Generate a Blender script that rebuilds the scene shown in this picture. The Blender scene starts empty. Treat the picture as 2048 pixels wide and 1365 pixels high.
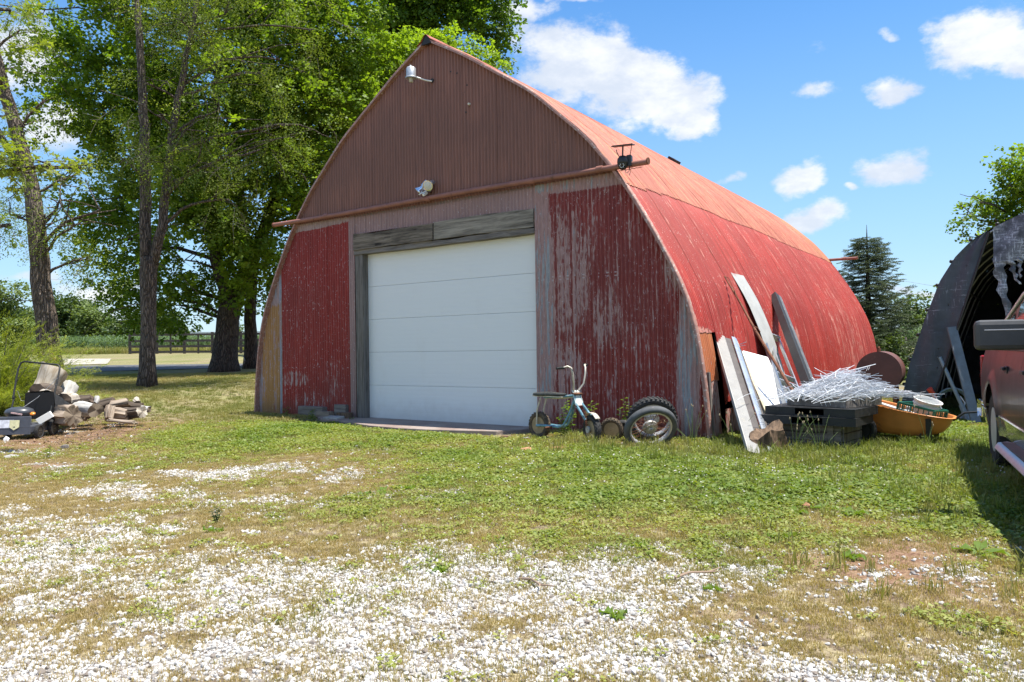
import bpy, math, random
import numpy as np
from mathutils import Vector, Matrix, Euler
S = bpy.context.scene
random.seed(7); RNG = np.random.default_rng(7)
PI = math.pi
# ------------------------------------------------------------------ camera
F = 1534.0; H = 1.25; ROLL = 0.0150; TILT = 16.5 / F
_r = Vector((math.cos(ROLL), 0, -math.sin(ROLL))); _f = Vector((0, math.cos(TILT), math.sin(TILT))).normalized()
_r = (_r - _f * _r.dot(_f)).normalized(); _u = _r.cross(_f)
cam = bpy.data.cameras.new('camera'); camo = bpy.data.objects.new('camera', cam); S.collection.objects.link(camo)
cam.sensor_width = 36.0; cam.lens = 36.0 * F / 2048; cam.clip_end = 3000; cam.clip_start = 0.05
camo.matrix_world = Matrix(((_r.x, _u.x, -_f.x, 0), (_r.y, _u.y, -_f.y, 0), (_r.z, _u.z, -_f.z, H), (0, 0, 0, 1)))
S.camera = camo
CAM = Vector((0, 0, H))
def ray(px, py): return _f + _r * ((px - 1024) / F) + _u * ((682.5 - py) / F)
def at(px, py, Y):
    d = ray(px, py); return CAM + d * (Y / d.y)
# ------------------------------------------------------------------ sun, sky, exposure
SUN = Vector((0.30, -0.085, 1)).normalized()
S.view_settings.view_transform = 'Standard'; S.view_settings.look = 'None'
S.view_settings.exposure = 0.90; S.view_settings.gamma = 1; S.view_settings.use_curve_mapping = False
sl = bpy.data.lights.new('sun', 'SUN'); so = bpy.data.objects.new('sun', sl); S.collection.objects.link(so)
sl.energy = 5.0; sl.angle = math.radians(0.5); sl.color = (1, 0.955, 0.88)
so.rotation_euler = SUN.to_track_quat('Z', 'Y').to_euler(); so.location = SUN * 50

class NT:
    """small node-tree helper"""
    def __init__(s, tree): s.t = tree; s.n = tree.nodes; s.l = tree.links
    def new(s, typ, **kw):
        nd = s.n.new(typ)
        for k, v in kw.items(): setattr(nd, k, v)
        return nd
    def put(s, sock, v):
        if v is None: return
        if hasattr(v, 'is_output') or isinstance(v, bpy.types.NodeSocket): s.l.new(v, sock)
        else:
            if hasattr(sock.default_value, '__len__') and not hasattr(v, '__len__'): v = (v,) * len(sock.default_value)
            if hasattr(sock.default_value, '__len__') and len(sock.default_value) == 4 and len(v) == 3: v = (*v, 1)
            sock.default_value = v
    def m(s, op, a, b=None, c=None, clamp=False):
        nd = s.new('ShaderNodeMath', operation=op, use_clamp=clamp)
        s.put(nd.inputs[0], a); s.put(nd.inputs[1], b); s.put(nd.inputs[2], c); return nd.outputs[0]
    def mix(s, f, a, b, mode='MIX'):
        nd = s.new('ShaderNodeMix', data_type='RGBA', blend_type=mode)
        s.put(nd.inputs[0], f); s.put(nd.inputs[6], a); s.put(nd.inputs[7], b); return nd.outputs[2]
    def noise(s, vec, scale=5, detail=3, rough=0.55, out=0, dist=0.0, dim='3D'):
        nd = s.new('ShaderNodeTexNoise'); s.put(nd.inputs['Vector'], vec)
        nd.inputs['Scale'].default_value = scale; nd.inputs['Detail'].default_value = detail
        nd.inputs['Roughness'].default_value = rough; nd.inputs['Distortion'].default_value = dist
        return nd.outputs[out]
    def voro(s, vec, scale=5, feature='F1', out=0, rand=1.0):
        nd = s.new('ShaderNodeTexVoronoi', feature=feature); s.put(nd.inputs['Vector'], vec)
        nd.inputs['Scale'].default_value = scale; nd.inputs['Randomness'].default_value = rand; return nd.outputs[out]
    def step(s, v, lo, hi):
        nd = s.new('ShaderNodeMapRange', interpolation_type='SMOOTHSTEP'); s.put(nd.inputs[0], v)
        s.put(nd.inputs[1], lo); s.put(nd.inputs[2], hi); return nd.outputs[0]
    def scl(s, vec, sc, loc=(0, 0, 0)):
        nd = s.new('ShaderNodeMapping'); s.put(nd.inputs[0], vec); nd.inputs[1].default_value = loc
        nd.inputs[3].default_value = sc; return nd.outputs[0]
    def obj(s): return s.new('ShaderNodeTexCoord').outputs['Object']
    def sep(s, v):
        nd = s.new('ShaderNodeSeparateXYZ'); s.put(nd.inputs[0], v); return nd.outputs
    def comb(s, x, y, z):
        nd = s.new('ShaderNodeCombineXYZ'); s.put(nd.inputs[0], x); s.put(nd.inputs[1], y); s.put(nd.inputs[2], z); return nd.outputs[0]
    def bump(s, h, dist=0.01, strength=1.0, normal=None):
        nd = s.new('ShaderNodeBump'); s.put(nd.inputs['Height'], h); nd.inputs['Distance'].default_value = dist
        nd.inputs['Strength'].default_value = strength
        if normal is not None: s.l.new(normal, nd.inputs['Normal'])
        return nd.outputs[0]

w = bpy.data.worlds.new('World'); S.world = w; w.use_nodes = True
W = NT(w.node_tree); W.n.clear()
sky = W.new('ShaderNodeTexSky'); sky.sky_type = 'NISHITA'; sky.sun_disc = False
sky.sun_elevation = math.asin(SUN.z); sky.sun_rotation = math.atan2(SUN.x, SUN.y)
sky.air_density = 1.0; sky.dust_density = 0.0; sky.ozone_density = 4.0
hs = W.new('ShaderNodeHueSaturation'); hs.inputs['Saturation'].default_value = 1.25; hs.inputs['Value'].default_value = 0.95; hs.inputs['Hue'].default_value = 0.52; hs.inputs['Hue'].default_value = 0.5
W.l.new(sky.outputs[0], hs.inputs['Color'])
dirv = W.new('ShaderNodeTexCoord').outputs['Generated']
dx, dy, dz = W.sep(dirv)
# cloud masks: ellipses on the plane y=1 in front, plus clouds out of view, put there partly as neutral fill light
ys = W.m('MAXIMUM', dy, 0.02); cx = W.m('DIVIDE', dx, ys); cz = W.m('DIVIDE', dz, ys)
CL = [(1170, 110, 120, 62, 1), (1280, 190, 120, 60, 1), (1360, 245, 70, 32, 1), (1110, 165, 90, 60, .9), (1230, 150, 130, 60, 1),
      (1075, 35, 90, 22, .75), (1180, 14, 55, 10, .6), (1960, 90, 110, 70, 1), (1920, 130, 60, 60, .8), (2060, 110, 90, 55, 1), (1780, 185, 55, 34, .95),
      (1590, 356, 52, 34, 1), (1775, 345, 72, 34, .9), (1640, 440, 62, 34, .9), (1440, 340, 34, 14, .75), (1700, 383, 22, 9, .7), (1770, 70, 22, 12, .6),
      (1620, 187, 60, 16, .62), (30, 100, 90, 90, .95), (70, 260, 60, 60, .9), (1850, 577, 80, 10, .8), (60, 555, 60, 14, .6), (300, 590, 300, 40, .45),
      (150, 640, 300, 25, .5), (900, 640, 500, 40, .4), (1640, 100, 50, 18, .5)]
acc = None
wob = W.noise(dirv, 5.0, 5, 0.6, out=1); wsx = W.sep(wob)
wx = W.m('MULTIPLY_ADD', W.m('SUBTRACT', wsx[0], 0.5), 0.15, cx); wz = W.m('MULTIPLY_ADD', W.m('SUBTRACT', wsx[1], 0.5), 0.10, cz)
for (px, py, a, b, k) in CL:
    d = ray(px, py); X0, Z0 = d.x / d.y, d.z / d.y
    e1 = W.m('DIVIDE', W.m('SUBTRACT', wx, X0), a / F * 1.15); e2 = W.m('DIVIDE', W.m('SUBTRACT', wz, Z0), b / F * 1.15)
    r2 = W.m('ADD', W.m('MULTIPLY', e1, e1), W.m('MULTIPLY', e2, e2))
    g = W.m('MULTIPLY', W.m('SUBTRACT', 1.02, W.m('MULTIPLY', r2, 0.66)), k)
    acc = g if acc is None else W.m('MAXIMUM', acc, g)
front = W.step(dy, 0.15, 0.45)
zc = W.m('MAXIMUM', dz, 0.05); gx = W.m('DIVIDE', dx, zc); gy = W.m('DIVIDE', dy, zc)
free = W.m('SUBTRACT', W.m('MULTIPLY', W.noise(W.comb(gx, gy, 3.3), 0.8, 5, 0.6), 2.6), 0.86)
inwin = W.m('MULTIPLY', front, W.m('SUBTRACT', 1.0, W.step(cz, 0.5, 0.75)))
inwin = W.m('MULTIPLY', inwin, W.m('SUBTRACT', 1.0, W.step(W.m('ABSOLUTE', cx), 0.7, 1.6)))
base = W.m('ADD', W.m('MULTIPLY', acc, inwin), W.m('MULTIPLY', free, W.m('SUBTRACT', 1.0, inwin)))
fine = W.noise(W.scl(dirv, (1, 1, 1.7)), 9.0, 9, 0.66)
dens = W.m('ADD', base, W.m('MULTIPLY', W.m('SUBTRACT', fine, 0.5), 2.5))
cm = W.step(dens, 0.26, 0.82)
shade = W.step(W.noise(W.scl(dirv, (1, 1, 2), (0, 0, .12)), 12.0, 6, 0.6), 0.35, 0.65)
ccol = W.mix(shade, (3.3, 3.6, 4.1), (4.6, 4.65, 4.75))
low = W.m('SUBTRACT', 1.0, W.step(dz, -0.08, 0.55))
skyb = W.mix(W.m('MULTIPLY', low, 0.78), hs.outputs[0], (1.95, 2.95, 4.1))
skyc = W.mix(W.m('MULTIPLY', cm, 0.93), skyb, ccol)
bg = W.new('ShaderNodeBackground'); W.l.new(skyc, bg.inputs[0]); bg.inputs[1].default_value = 0.125
W.l.new(bg.outputs[0], W.new('ShaderNodeOutputWorld').inputs[0])

# ------------------------------------------------------------------ barn frame and terrain
A = Vector((-5.331, 16.078, 0)); UX = Vector((0.8089, -0.5879, 0)); VY = Vector((0.5879, 0.8089, 0))
BW, BL, SK = 9.88, 14.75, -0.045        # width, length, skew of the side walls
PROF = [(0, 6.59), (.79, 6.15), (1.44, 5.72), (2.15, 5.25), (2.87, 4.60), (3.12, 4.37), (3.50, 3.90), (3.80, 3.50), (4.15, 2.92), (4.42, 2.42), (4.62, 2.00), (4.78, 1.42), (4.88, .75), (4.94, 0)]
_pw = np.array([p[0] for p in PROF]); _pz = np.array([p[1] for p in PROF])
def _smoothprof():
    t = np.concatenate([[0], np.cumsum(np.hypot(np.diff(_pw), np.diff(_pz)))]); tt = np.linspace(0, t[-1], 400)
    a = np.interp(tt, t, _pw); b = np.interp(tt, t, _pz); k = np.hanning(41); k /= k.sum()
    ap = np.concatenate([2 * a[0] - a[20:0:-1], a, 2 * a[-1] - a[-2:-22:-1]]); bp = np.concatenate([2 * b[0] - b[20:0:-1], b, 2 * b[-1] - b[-2:-22:-1]])
    return tt, np.convolve(ap, k, 'valid'), np.convolve(bp, k, 'valid')
PT, PW, PZ = _smoothprof(); PW[0] = 0
def half_w(z): return np.interp(z, PZ[::-1], PW[::-1])
def top_z(u): return np.interp(np.abs(np.asarray(u) - BW / 2), PW, PZ)
def barn_w(u, v, z): return A + UX * (u + SK * v) + VY * v + Vector((0, 0, z))
def barn_local(p):
    q = p - A; v = q.dot(VY); return q.dot(UX) - SK * v, v, p.z
def front_uv(px, py):
    d = ray(px, py); t = (A - CAM).dot(VY) / d.dot(VY); u, v, z = barn_local(CAM + d * t); return u, z
def roof_hit(px, py, off=0.0):
    d = ray(px, py); prev = None
    for i in range(1, 4000):
        p = CAM + d * (8 + i * 0.005); u, v, z = barn_local(p)
        if z > 0 and v > -0.1 and u - BW / 2 < half_w(z) + off and u > BW / 2: return p
    return CAM + d * 12
def smst(x, a, b):
    t = np.clip((np.asarray(x, float) - a) / (b - a), 0, 1); return t * t * (3 - 2 * t)
_ly = [0, 13, 16, 20, 25, 30, 38, 46, 60, 1000]; _lz = [0, 0, .12, .45, .68, .78, 1.03, 1.36, 1.48, 1.48]
def terrain(x, y):
    x = np.asarray(x, float); y = np.asarray(y, float)
    L = (np.interp(y - 1, _ly, _lz) + np.interp(y, _ly, _lz) + np.interp(y + 1, _ly, _lz)) / 3
    Rr = smst(y, 24, 48) * 1.1
    dl = -((x - A.x) * UX.x + (y - A.y) * UX.y)
    wl = smst(dl, 0.3, 4.5); return L * wl + Rr * (1 - wl)
def G(px, py):
    d = ray(px, py); lo = None
    t = 1.0
    while t < 400:
        p = CAM + d * t
        if p.z < float(terrain(p.x, p.y)): break
        t *= 1.01
    a, b = t / 1.01, t
    for _ in range(20):
        m = (a + b) / 2; p = CAM + d * m
        if p.z < float(terrain(p.x, p.y)): b = m
        else: a = m
    return p
def gz(x, y): return float(terrain(x, y))

# ------------------------------------------------------------------ noise in numpy
def _hash(ix, iy, s):
    h = (ix.astype(np.int64) * 374761393 + iy.astype(np.int64) * 668265263 + s * 974634777) & 0x7fffffff
    h = ((h ^ (h >> 13)) * 1274126177) & 0x7fffffff
    return ((h ^ (h >> 16)) & 0xffff) / 65535.0
def vnoise(x, y, s=0):
    ix = np.floor(x); iy = np.floor(y); fx = x - ix; fy = y - iy; fx = fx * fx * (3 - 2 * fx); fy = fy * fy * (3 - 2 * fy)
    a = _hash(ix, iy, s); b = _hash(ix + 1, iy, s); c = _hash(ix, iy + 1, s); d = _hash(ix + 1, iy + 1, s)
    return (a * (1 - fx) + b * fx) * (1 - fy) + (c * (1 - fx) + d * fx) * fy
def fbm(x, y, sc=1.0, oc=4, s=0):
    v = 0; a = 1; t = 0
    for i in range(oc):
        v = v + a * vnoise(x * sc, y * sc, s + i); t += a; a *= 0.55; sc *= 2.03
    return v / t

# ------------------------------------------------------------------ mesh helpers
class MB:
    def __init__(s): s.v = []; s.f = []; s.mi = []; s.cur = 0
    def add(s, vs, fs):
        o = len(s.v); s.v.extend([tuple(v) for v in vs]); s.f.extend([tuple(i + o for i in f) for f in fs]); s.mi.extend([s.cur] * len(fs)); return s
    def box(s, c, size, R=None):
        hx, hy, hz = size[0] / 2, size[1] / 2, size[2] / 2; c = Vector(c)
        vs = [Vector((x, y, z)) for x in (-hx, hx) for y in (-hy, hy) for z in (-hz, hz)]
        if R is not None: vs = [R @ v for v in vs]
        return s.add([c + v for v in vs], [(0, 1, 3, 2), (4, 6, 7, 5), (0, 4, 5, 1), (2, 3, 7, 6), (0, 2, 6, 4), (1, 5, 7, 3)])
    def beam(s, p0, p1, w, h, upv=(0, 0, 1)):
        p0 = Vector(p0); p1 = Vector(p1); d = (p1 - p0).normalized(); a = Vector(upv); x = d.cross(a)
        if x.length < 1e-4: x = d.cross(Vector((1, 0, 0)))
        x.normalize(); y = x.cross(d).normalized(); vs = []
        for p in (p0, p1):
            for i, j in ((-1, -1), (1, -1), (1, 1), (-1, 1)): vs.append(p + x * (i * w / 2) + y * (j * h / 2))
        return s.add(vs, [(3, 2, 1, 0), (4, 5, 6, 7), (0, 1, 5, 4), (1, 2, 6, 5), (2, 3, 7, 6), (3, 0, 4, 7)])
    def tube(s, pts, rad, n=8, caps=True, wob=0.0, seed=0, ridge=0):
        pts = [Vector(p) for p in pts]; k = len(pts)
        if not hasattr(rad, '__len__'): rad = [rad] * k
        rn = random.Random(seed); ph = [rn.uniform(0, 6.28) for _ in range(6)]
        vs = []; ref = None
        for i, p in enumerate(pts):
            d = (pts[min(i + 1, k - 1)] - pts[max(i - 1, 0)]).normalized()
            if ref is None: ref = d.orthogonal().normalized()
            x = (ref - d * ref.dot(d)).normalized(); ref = x; y = d.cross(x)
            for j in range(n):
                a = 2 * PI * j / n; r = rad[i]
                if wob: r *= 1 + wob * (math.sin(2 * a + ph[0] + i * .5) + .6 * math.sin(3 * a + ph[1] - i * .35) + .5 * math.sin(5 * a + ph[2] + i * .2) + ridge * rn.uniform(-1, 1))
                vs.append(p + x * (math.cos(a) * r) + y * (math.sin(a) * r))
        fs = []
        for i in range(k - 1):
            for j in range(n):
                a = i * n + j; b = i * n + (j + 1) % n; fs.append((a, b, b + n, a + n))
        if caps: fs.append(tuple(range(n - 1, -1, -1))); fs.append(tuple((k - 1) * n + j for j in range(n)))
        return s.add(vs, fs)
    def lathe(s, prof, n=24, M=None, closed=False, scale=(1, 1)):
        """prof = list of (r, z) round the local Z axis"""
        M = M or Matrix(); vs = []; k = len(prof)
        for r, z in prof:
            for j in range(n):
                a = 2 * PI * j / n; vs.append(M @ Vector((math.cos(a) * r * scale[0], math.sin(a) * r * scale[1], z)))
        fs = []
        for i in range(k if closed else k - 1):
            for j in range(n):
                a = i * n + j; b = i * n + (j + 1) % n; c = ((i + 1) % k) * n; fs.append((a, b, c + (j + 1) % n, c + j))
        if not closed:
            if prof[0][0] > 1e-5: fs.append(tuple(range(n - 1, -1, -1)))
            if prof[-1][0] > 1e-5: fs.append(tuple((k - 1) * n + j for j in range(n)))
        return s.add(vs, fs)
    def prism(s, poly, z0, z1, M=None):
        M = M or Matrix(); n = len(poly)
        vs = [M @ Vector((x, y, z0)) for x, y in poly] + [M @ Vector((x, y, z1)) for x, y in poly]
        return s.add(vs, [tuple(range(n - 1, -1, -1)), tuple(range(n, 2 * n))] + [(i, (i + 1) % n, n + (i + 1) % n, n + i) for i in range(n)])
    def grid(s, P):
        """P[i][j] rows of points"""
        m = len(P); n = len(P[0]); fs = []
        for i in range(m - 1):
            for j in range(n - 1): fs.append((i * n + j, i * n + j + 1, (i + 1) * n + j + 1, (i + 1) * n + j))
        return s.add([p for r in P for p in r], fs)
    def mesh(s, name, mats, smooth=None, T=None):
        me = bpy.data.meshes.new(name)
        vs = s.v if T is None else [T @ Vector(v) for v in s.v]
        me.from_pydata(vs, [], s.f); mats = mats if isinstance(mats, (list, tuple)) else [mats]
        for m in mats: me.materials.append(m)
        if len(mats) > 1: me.polygons.foreach_set('material_index', s.mi)
        me.validate(); me.update()
        if smooth:
            me.polygons.foreach_set('use_smooth', [True] * len(me.polygons)); me.set_sharp_from_angle(angle=math.radians(smooth))
        return me
    def build(s, name, mats, parent=None, smooth=None, T=None, bevel=0):
        o = bpy.data.objects.new(name, s.mesh(name, mats, smooth, T)); S.collection.objects.link(o)
        if parent is not None: o.parent = parent
        if bevel:
            b = o.modifiers.new('bevel', 'BEVEL'); b.width = bevel; b.segments = 2; b.limit_method = 'ANGLE'; b.angle_limit = math.radians(40)
        return o
def grid_obj(name, X, Y, Z, mat, parent=None, smooth=True, attrs=None):
    m, n = X.shape; me = bpy.data.meshes.new(name)
    co = np.stack([X, Y, Z], -1).reshape(-1, 3).astype(np.float32)
    idx = np.arange(m * n).reshape(m, n); q = np.stack([idx[:-1, :-1], idx[:-1, 1:], idx[1:, 1:], idx[1:, :-1]], -1).reshape(-1, 4)
    me.vertices.add(len(co)); me.vertices.foreach_set('co', co.ravel())
    me.loops.add(q.size); me.loops.foreach_set('vertex_index', q.ravel().astype(np.int32))
    me.polygons.add(len(q)); me.polygons.foreach_set('loop_start', np.arange(0, q.size, 4, dtype=np.int32))
    me.update(calc_edges=True); me.validate()
    me.polygons.foreach_set('use_smooth', [bool(smooth)] * len(me.polygons)); me.materials.append(mat)
    for k, v in (attrs or {}).items():
        a = me.attributes.new(k, 'FLOAT', 'POINT'); a.data.foreach_set('value', np.asarray(v, np.float32).ravel())
    o = bpy.data.objects.new(name, me); S.collection.objects.link(o)
    if parent is not None: o.parent = parent
    return o
def tag(o, label=None, cat=None, group=None, kind=None):
    if label: o['label'] = label
    if cat: o['category'] = cat
    if group: o['group'] = group
    if kind: o['kind'] = kind
    return o
def thing(name, label, cat, loc=(0, 0, 0), rot=0, group=None, M=None):
    o = bpy.data.objects.new(name, None); S.collection.objects.link(o); o.empty_display_size = 0.1
    if M is not None: o.matrix_world = M
    else:
        o.location = loc; o.rotation_euler = (0, 0, rot) if not hasattr(rot, '__len__') else rot
    return tag(o, label, cat, group)
def sub(name, parent, M=None):
    o = bpy.data.objects.new(name, None); S.collection.objects.link(o); o.parent = parent; o.empty_display_size = 0.05
    if M is not None: o.matrix_local = M
    return o
def frame(o, x, up=(0, 0, 1)):
    """matrix with origin o, x axis along x, z as near up as can be"""
    x = Vector(x).normalized(); z = Vector(up); z = (z - x * z.dot(x)).normalized(); y = z.cross(x)
    return Matrix(((x.x, y.x, z.x, o[0]), (x.y, y.y, z.y, o[1]), (x.z, y.z, z.z, o[2]), (0, 0, 0, 1)))
def rotm(ax, a): return Matrix.Rotation(a, 4, ax)
def trm(x, y, z): return Matrix.Translation((x, y, z))

# scatter: one object whose geometry nodes set copies of small source meshes on its points
def source(name, mesh):
    return bpy.data.objects.new(name, mesh)
def scatter(name, P, rot, scale, idx, srcs, parent=None, tint=None):
    real = parent is not None   # a part of a thing is turned into its own mesh, ground cover stays instanced
    P = np.asarray(P, np.float32); N = len(P)
    me = bpy.data.meshes.new(name); me.vertices.add(N); me.vertices.foreach_set('co', P.ravel())
    def att(k, typ, data, f='value'):
        a = me.attributes.new(k, typ, 'POINT'); a.data.foreach_set(f, np.ascontiguousarray(data).ravel())
    sc = np.asarray(scale, np.float32)
    if sc.ndim == 1: sc = np.repeat(sc[:, None], 3, 1)
    att('rot', 'FLOAT_VECTOR', np.asarray(rot, np.float32), 'vector'); att('scl', 'FLOAT_VECTOR', sc, 'vector')
    att('idx', 'INT', np.asarray(idx, np.int32)); att('tint', 'FLOAT', np.asarray(tint if tint is not None else RNG.random(N), np.float32))
    o = bpy.data.objects.new(name, me); S.collection.objects.link(o)
    if parent is not None: o.parent = parent
    g = bpy.data.node_groups.new(name + '_nodes', 'GeometryNodeTree')
    g.interface.new_socket('Geometry', in_out='INPUT', socket_type='NodeSocketGeometry'); g.interface.new_socket('Geometry', in_out='OUTPUT', socket_type='NodeSocketGeometry')
    gi = g.nodes.new('NodeGroupInput'); go = g.nodes.new('NodeGroupOutput'); J = g.nodes.new('GeometryNodeJoinGeometry')
    def na(k, t):
        n_ = g.nodes.new('GeometryNodeInputNamedAttribute'); n_.data_type = t; n_.inputs['Name'].default_value = k; return n_.outputs['Attribute']
    e = g.nodes.new('FunctionNodeEulerToRotation'); g.links.new(na('rot', 'FLOAT_VECTOR'), e.inputs[0]); sv = na('scl', 'FLOAT_VECTOR'); ia = na('idx', 'INT')
    for k, so_ in enumerate(srcs):
        ob = g.nodes.new('GeometryNodeObjectInfo'); ob.inputs['Object'].default_value = so_; ob.inputs['As Instance'].default_value = True
        cp = g.nodes.new('FunctionNodeCompare'); cp.data_type = 'INT'; cp.operation = 'EQUAL'
        ii = [s_ for s_ in cp.inputs if s_.enabled and s_.type == 'INT']; g.links.new(ia, ii[0]); ii[1].default_value = k
        ip = g.nodes.new('GeometryNodeInstanceOnPoints'); g.links.new(gi.outputs[0], ip.inputs['Points']); g.links.new(cp.outputs[0], ip.inputs['Selection'])
        g.links.new(ob.outputs['Geometry'], ip.inputs['Instance']); g.links.new(e.outputs[0], ip.inputs['Rotation']); g.links.new(sv, ip.inputs['Scale'])
        g.links.new(ip.outputs[0], J.inputs[0])
    if real:
        rz = g.nodes.new('GeometryNodeRealizeInstances'); g.links.new(J.outputs[0], rz.inputs[0]); g.links.new(rz.outputs[0], go.inputs[0])
    else: g.links.new(J.outputs[0], go.inputs[0])
    md = o.modifiers.new('scatter', 'NODES'); md.node_group = g
    return o

# ------------------------------------------------------------------ materials
def material(name):
    m = bpy.data.materials.new(name); m.use_nodes = True; t = NT(m.node_tree); b = t.n['Principled BSDF']; return m, t, b
def simple(name, col, rough=0.6, metal=0.0, var=0.15, vscale=6.0, bump=0.0, bscale=40, dirt=None, dirt_amt=0.0, stretch=(1, 1, 1), spec=0.5):
    m, t, b = material(name); o = t.obj(); ov = t.scl(o, stretch)
    n1 = t.noise(ov, vscale, 4); c = t.mix(t.step(n1, 0.3, 0.7), tuple(x * (1 - var) for x in col), tuple(min(1, x * (1 + var)) for x in col))
    if dirt is not None:
        n2 = t.noise(t.scl(o, stretch, (3, 1, 2)), vscale * 1.9, 6, 0.65); c = t.mix(t.step(n2, 0.62 - dirt_amt, 0.75 - dirt_amt), c, dirt)
    t.put(b.inputs['Base Color'], c); b.inputs['Metallic'].default_value = metal; b.inputs['Specular IOR Level'].default_value = spec
    t.put(b.inputs['Roughness'], t.m('ADD', rough - 0.08, t.m('MULTIPLY', n1, 0.16)))
    if bump: t.put(b.inputs['Normal'], t.bump(t.noise(ov, bscale, 4), bump))
    return m
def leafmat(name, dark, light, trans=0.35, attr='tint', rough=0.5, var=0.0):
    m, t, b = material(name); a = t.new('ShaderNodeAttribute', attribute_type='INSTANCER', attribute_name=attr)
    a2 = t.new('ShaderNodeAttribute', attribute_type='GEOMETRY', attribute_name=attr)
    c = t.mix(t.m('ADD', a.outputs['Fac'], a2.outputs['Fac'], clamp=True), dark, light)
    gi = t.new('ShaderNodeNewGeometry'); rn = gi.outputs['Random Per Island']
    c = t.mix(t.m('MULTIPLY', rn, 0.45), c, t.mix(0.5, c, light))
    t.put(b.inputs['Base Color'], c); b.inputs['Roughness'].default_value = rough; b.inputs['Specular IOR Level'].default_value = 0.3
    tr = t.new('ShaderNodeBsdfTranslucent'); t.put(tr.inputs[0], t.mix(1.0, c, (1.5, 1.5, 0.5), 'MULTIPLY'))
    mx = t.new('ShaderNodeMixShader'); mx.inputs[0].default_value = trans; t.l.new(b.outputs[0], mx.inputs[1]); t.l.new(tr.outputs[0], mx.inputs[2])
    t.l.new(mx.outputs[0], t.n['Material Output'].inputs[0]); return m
def barkmat(name, dark, light, sc=1.0, moss=None):
    m, t, b = material(name); o = t.obj(); ov = t.scl(o, (1, 1, 0.16))
    v = t.voro(t.scl(t.mix(0.06, o, t.noise(o, 6, 2, out=1), 'ADD'), (1, 1, 0.14)), 22 * sc, 'DISTANCE_TO_EDGE'); n = t.noise(ov, 30 * sc, 6, 0.65)
    h = t.m('ADD', t.step(v, 0.0, 0.28), t.m('MULTIPLY', n, 0.6))
    c = t.mix(t.step(h, 0.25, 1.1), dark, light); c = t.mix(t.m('MULTIPLY', t.step(t.noise(o, 1.7, 3), .45, .7), .4), c, t.mix(0.5, c, light))
    if moss is not None:
        z = t.sep(o)[2]; mk = t.m('MULTIPLY', t.step(t.noise(o, 5, 4), 0.42, 0.6), t.m('SUBTRACT', 1.0, t.step(z, 0.6, 1.6))); c = t.mix(mk, c, moss)
    t.put(b.inputs['Base Color'], c); b.inputs['Roughness'].default_value = 0.92
    t.put(b.inputs['Normal'], t.bump(h, 0.035)); return m
def woodmat(name, dark, light, axis=0, grain=1.0, rough=0.85, crack=0.4):
    m, t, b = material(name); o = t.obj(); s_ = [14 * grain] * 3; s_[axis] = 0.9 * grain
    ov = t.scl(o, s_); n = t.noise(ov, 1.6, 6, 0.62, dist=0.4); n2 = t.noise(ov, 6, 4, 0.6); h = t.m('ADD', t.m('MULTIPLY', n, .7), t.m('MULTIPLY', n2, .3))
    c = t.mix(t.step(h, 0.32, 0.66), dark, light); k = t.step(n, 0.37, 0.33); c = t.mix(t.m('MULTIPLY', k, crack), c, tuple(x * .25 for x in dark))
    c = t.mix(t.m('MULTIPLY', t.step(t.noise(o, 1.4, 3), .5, .75), .35), c, dark)
    t.put(b.inputs['Base Color'], c); b.inputs['Roughness'].default_value = rough; t.put(b.inputs['Normal'], t.bump(h, 0.006)); return m

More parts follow.
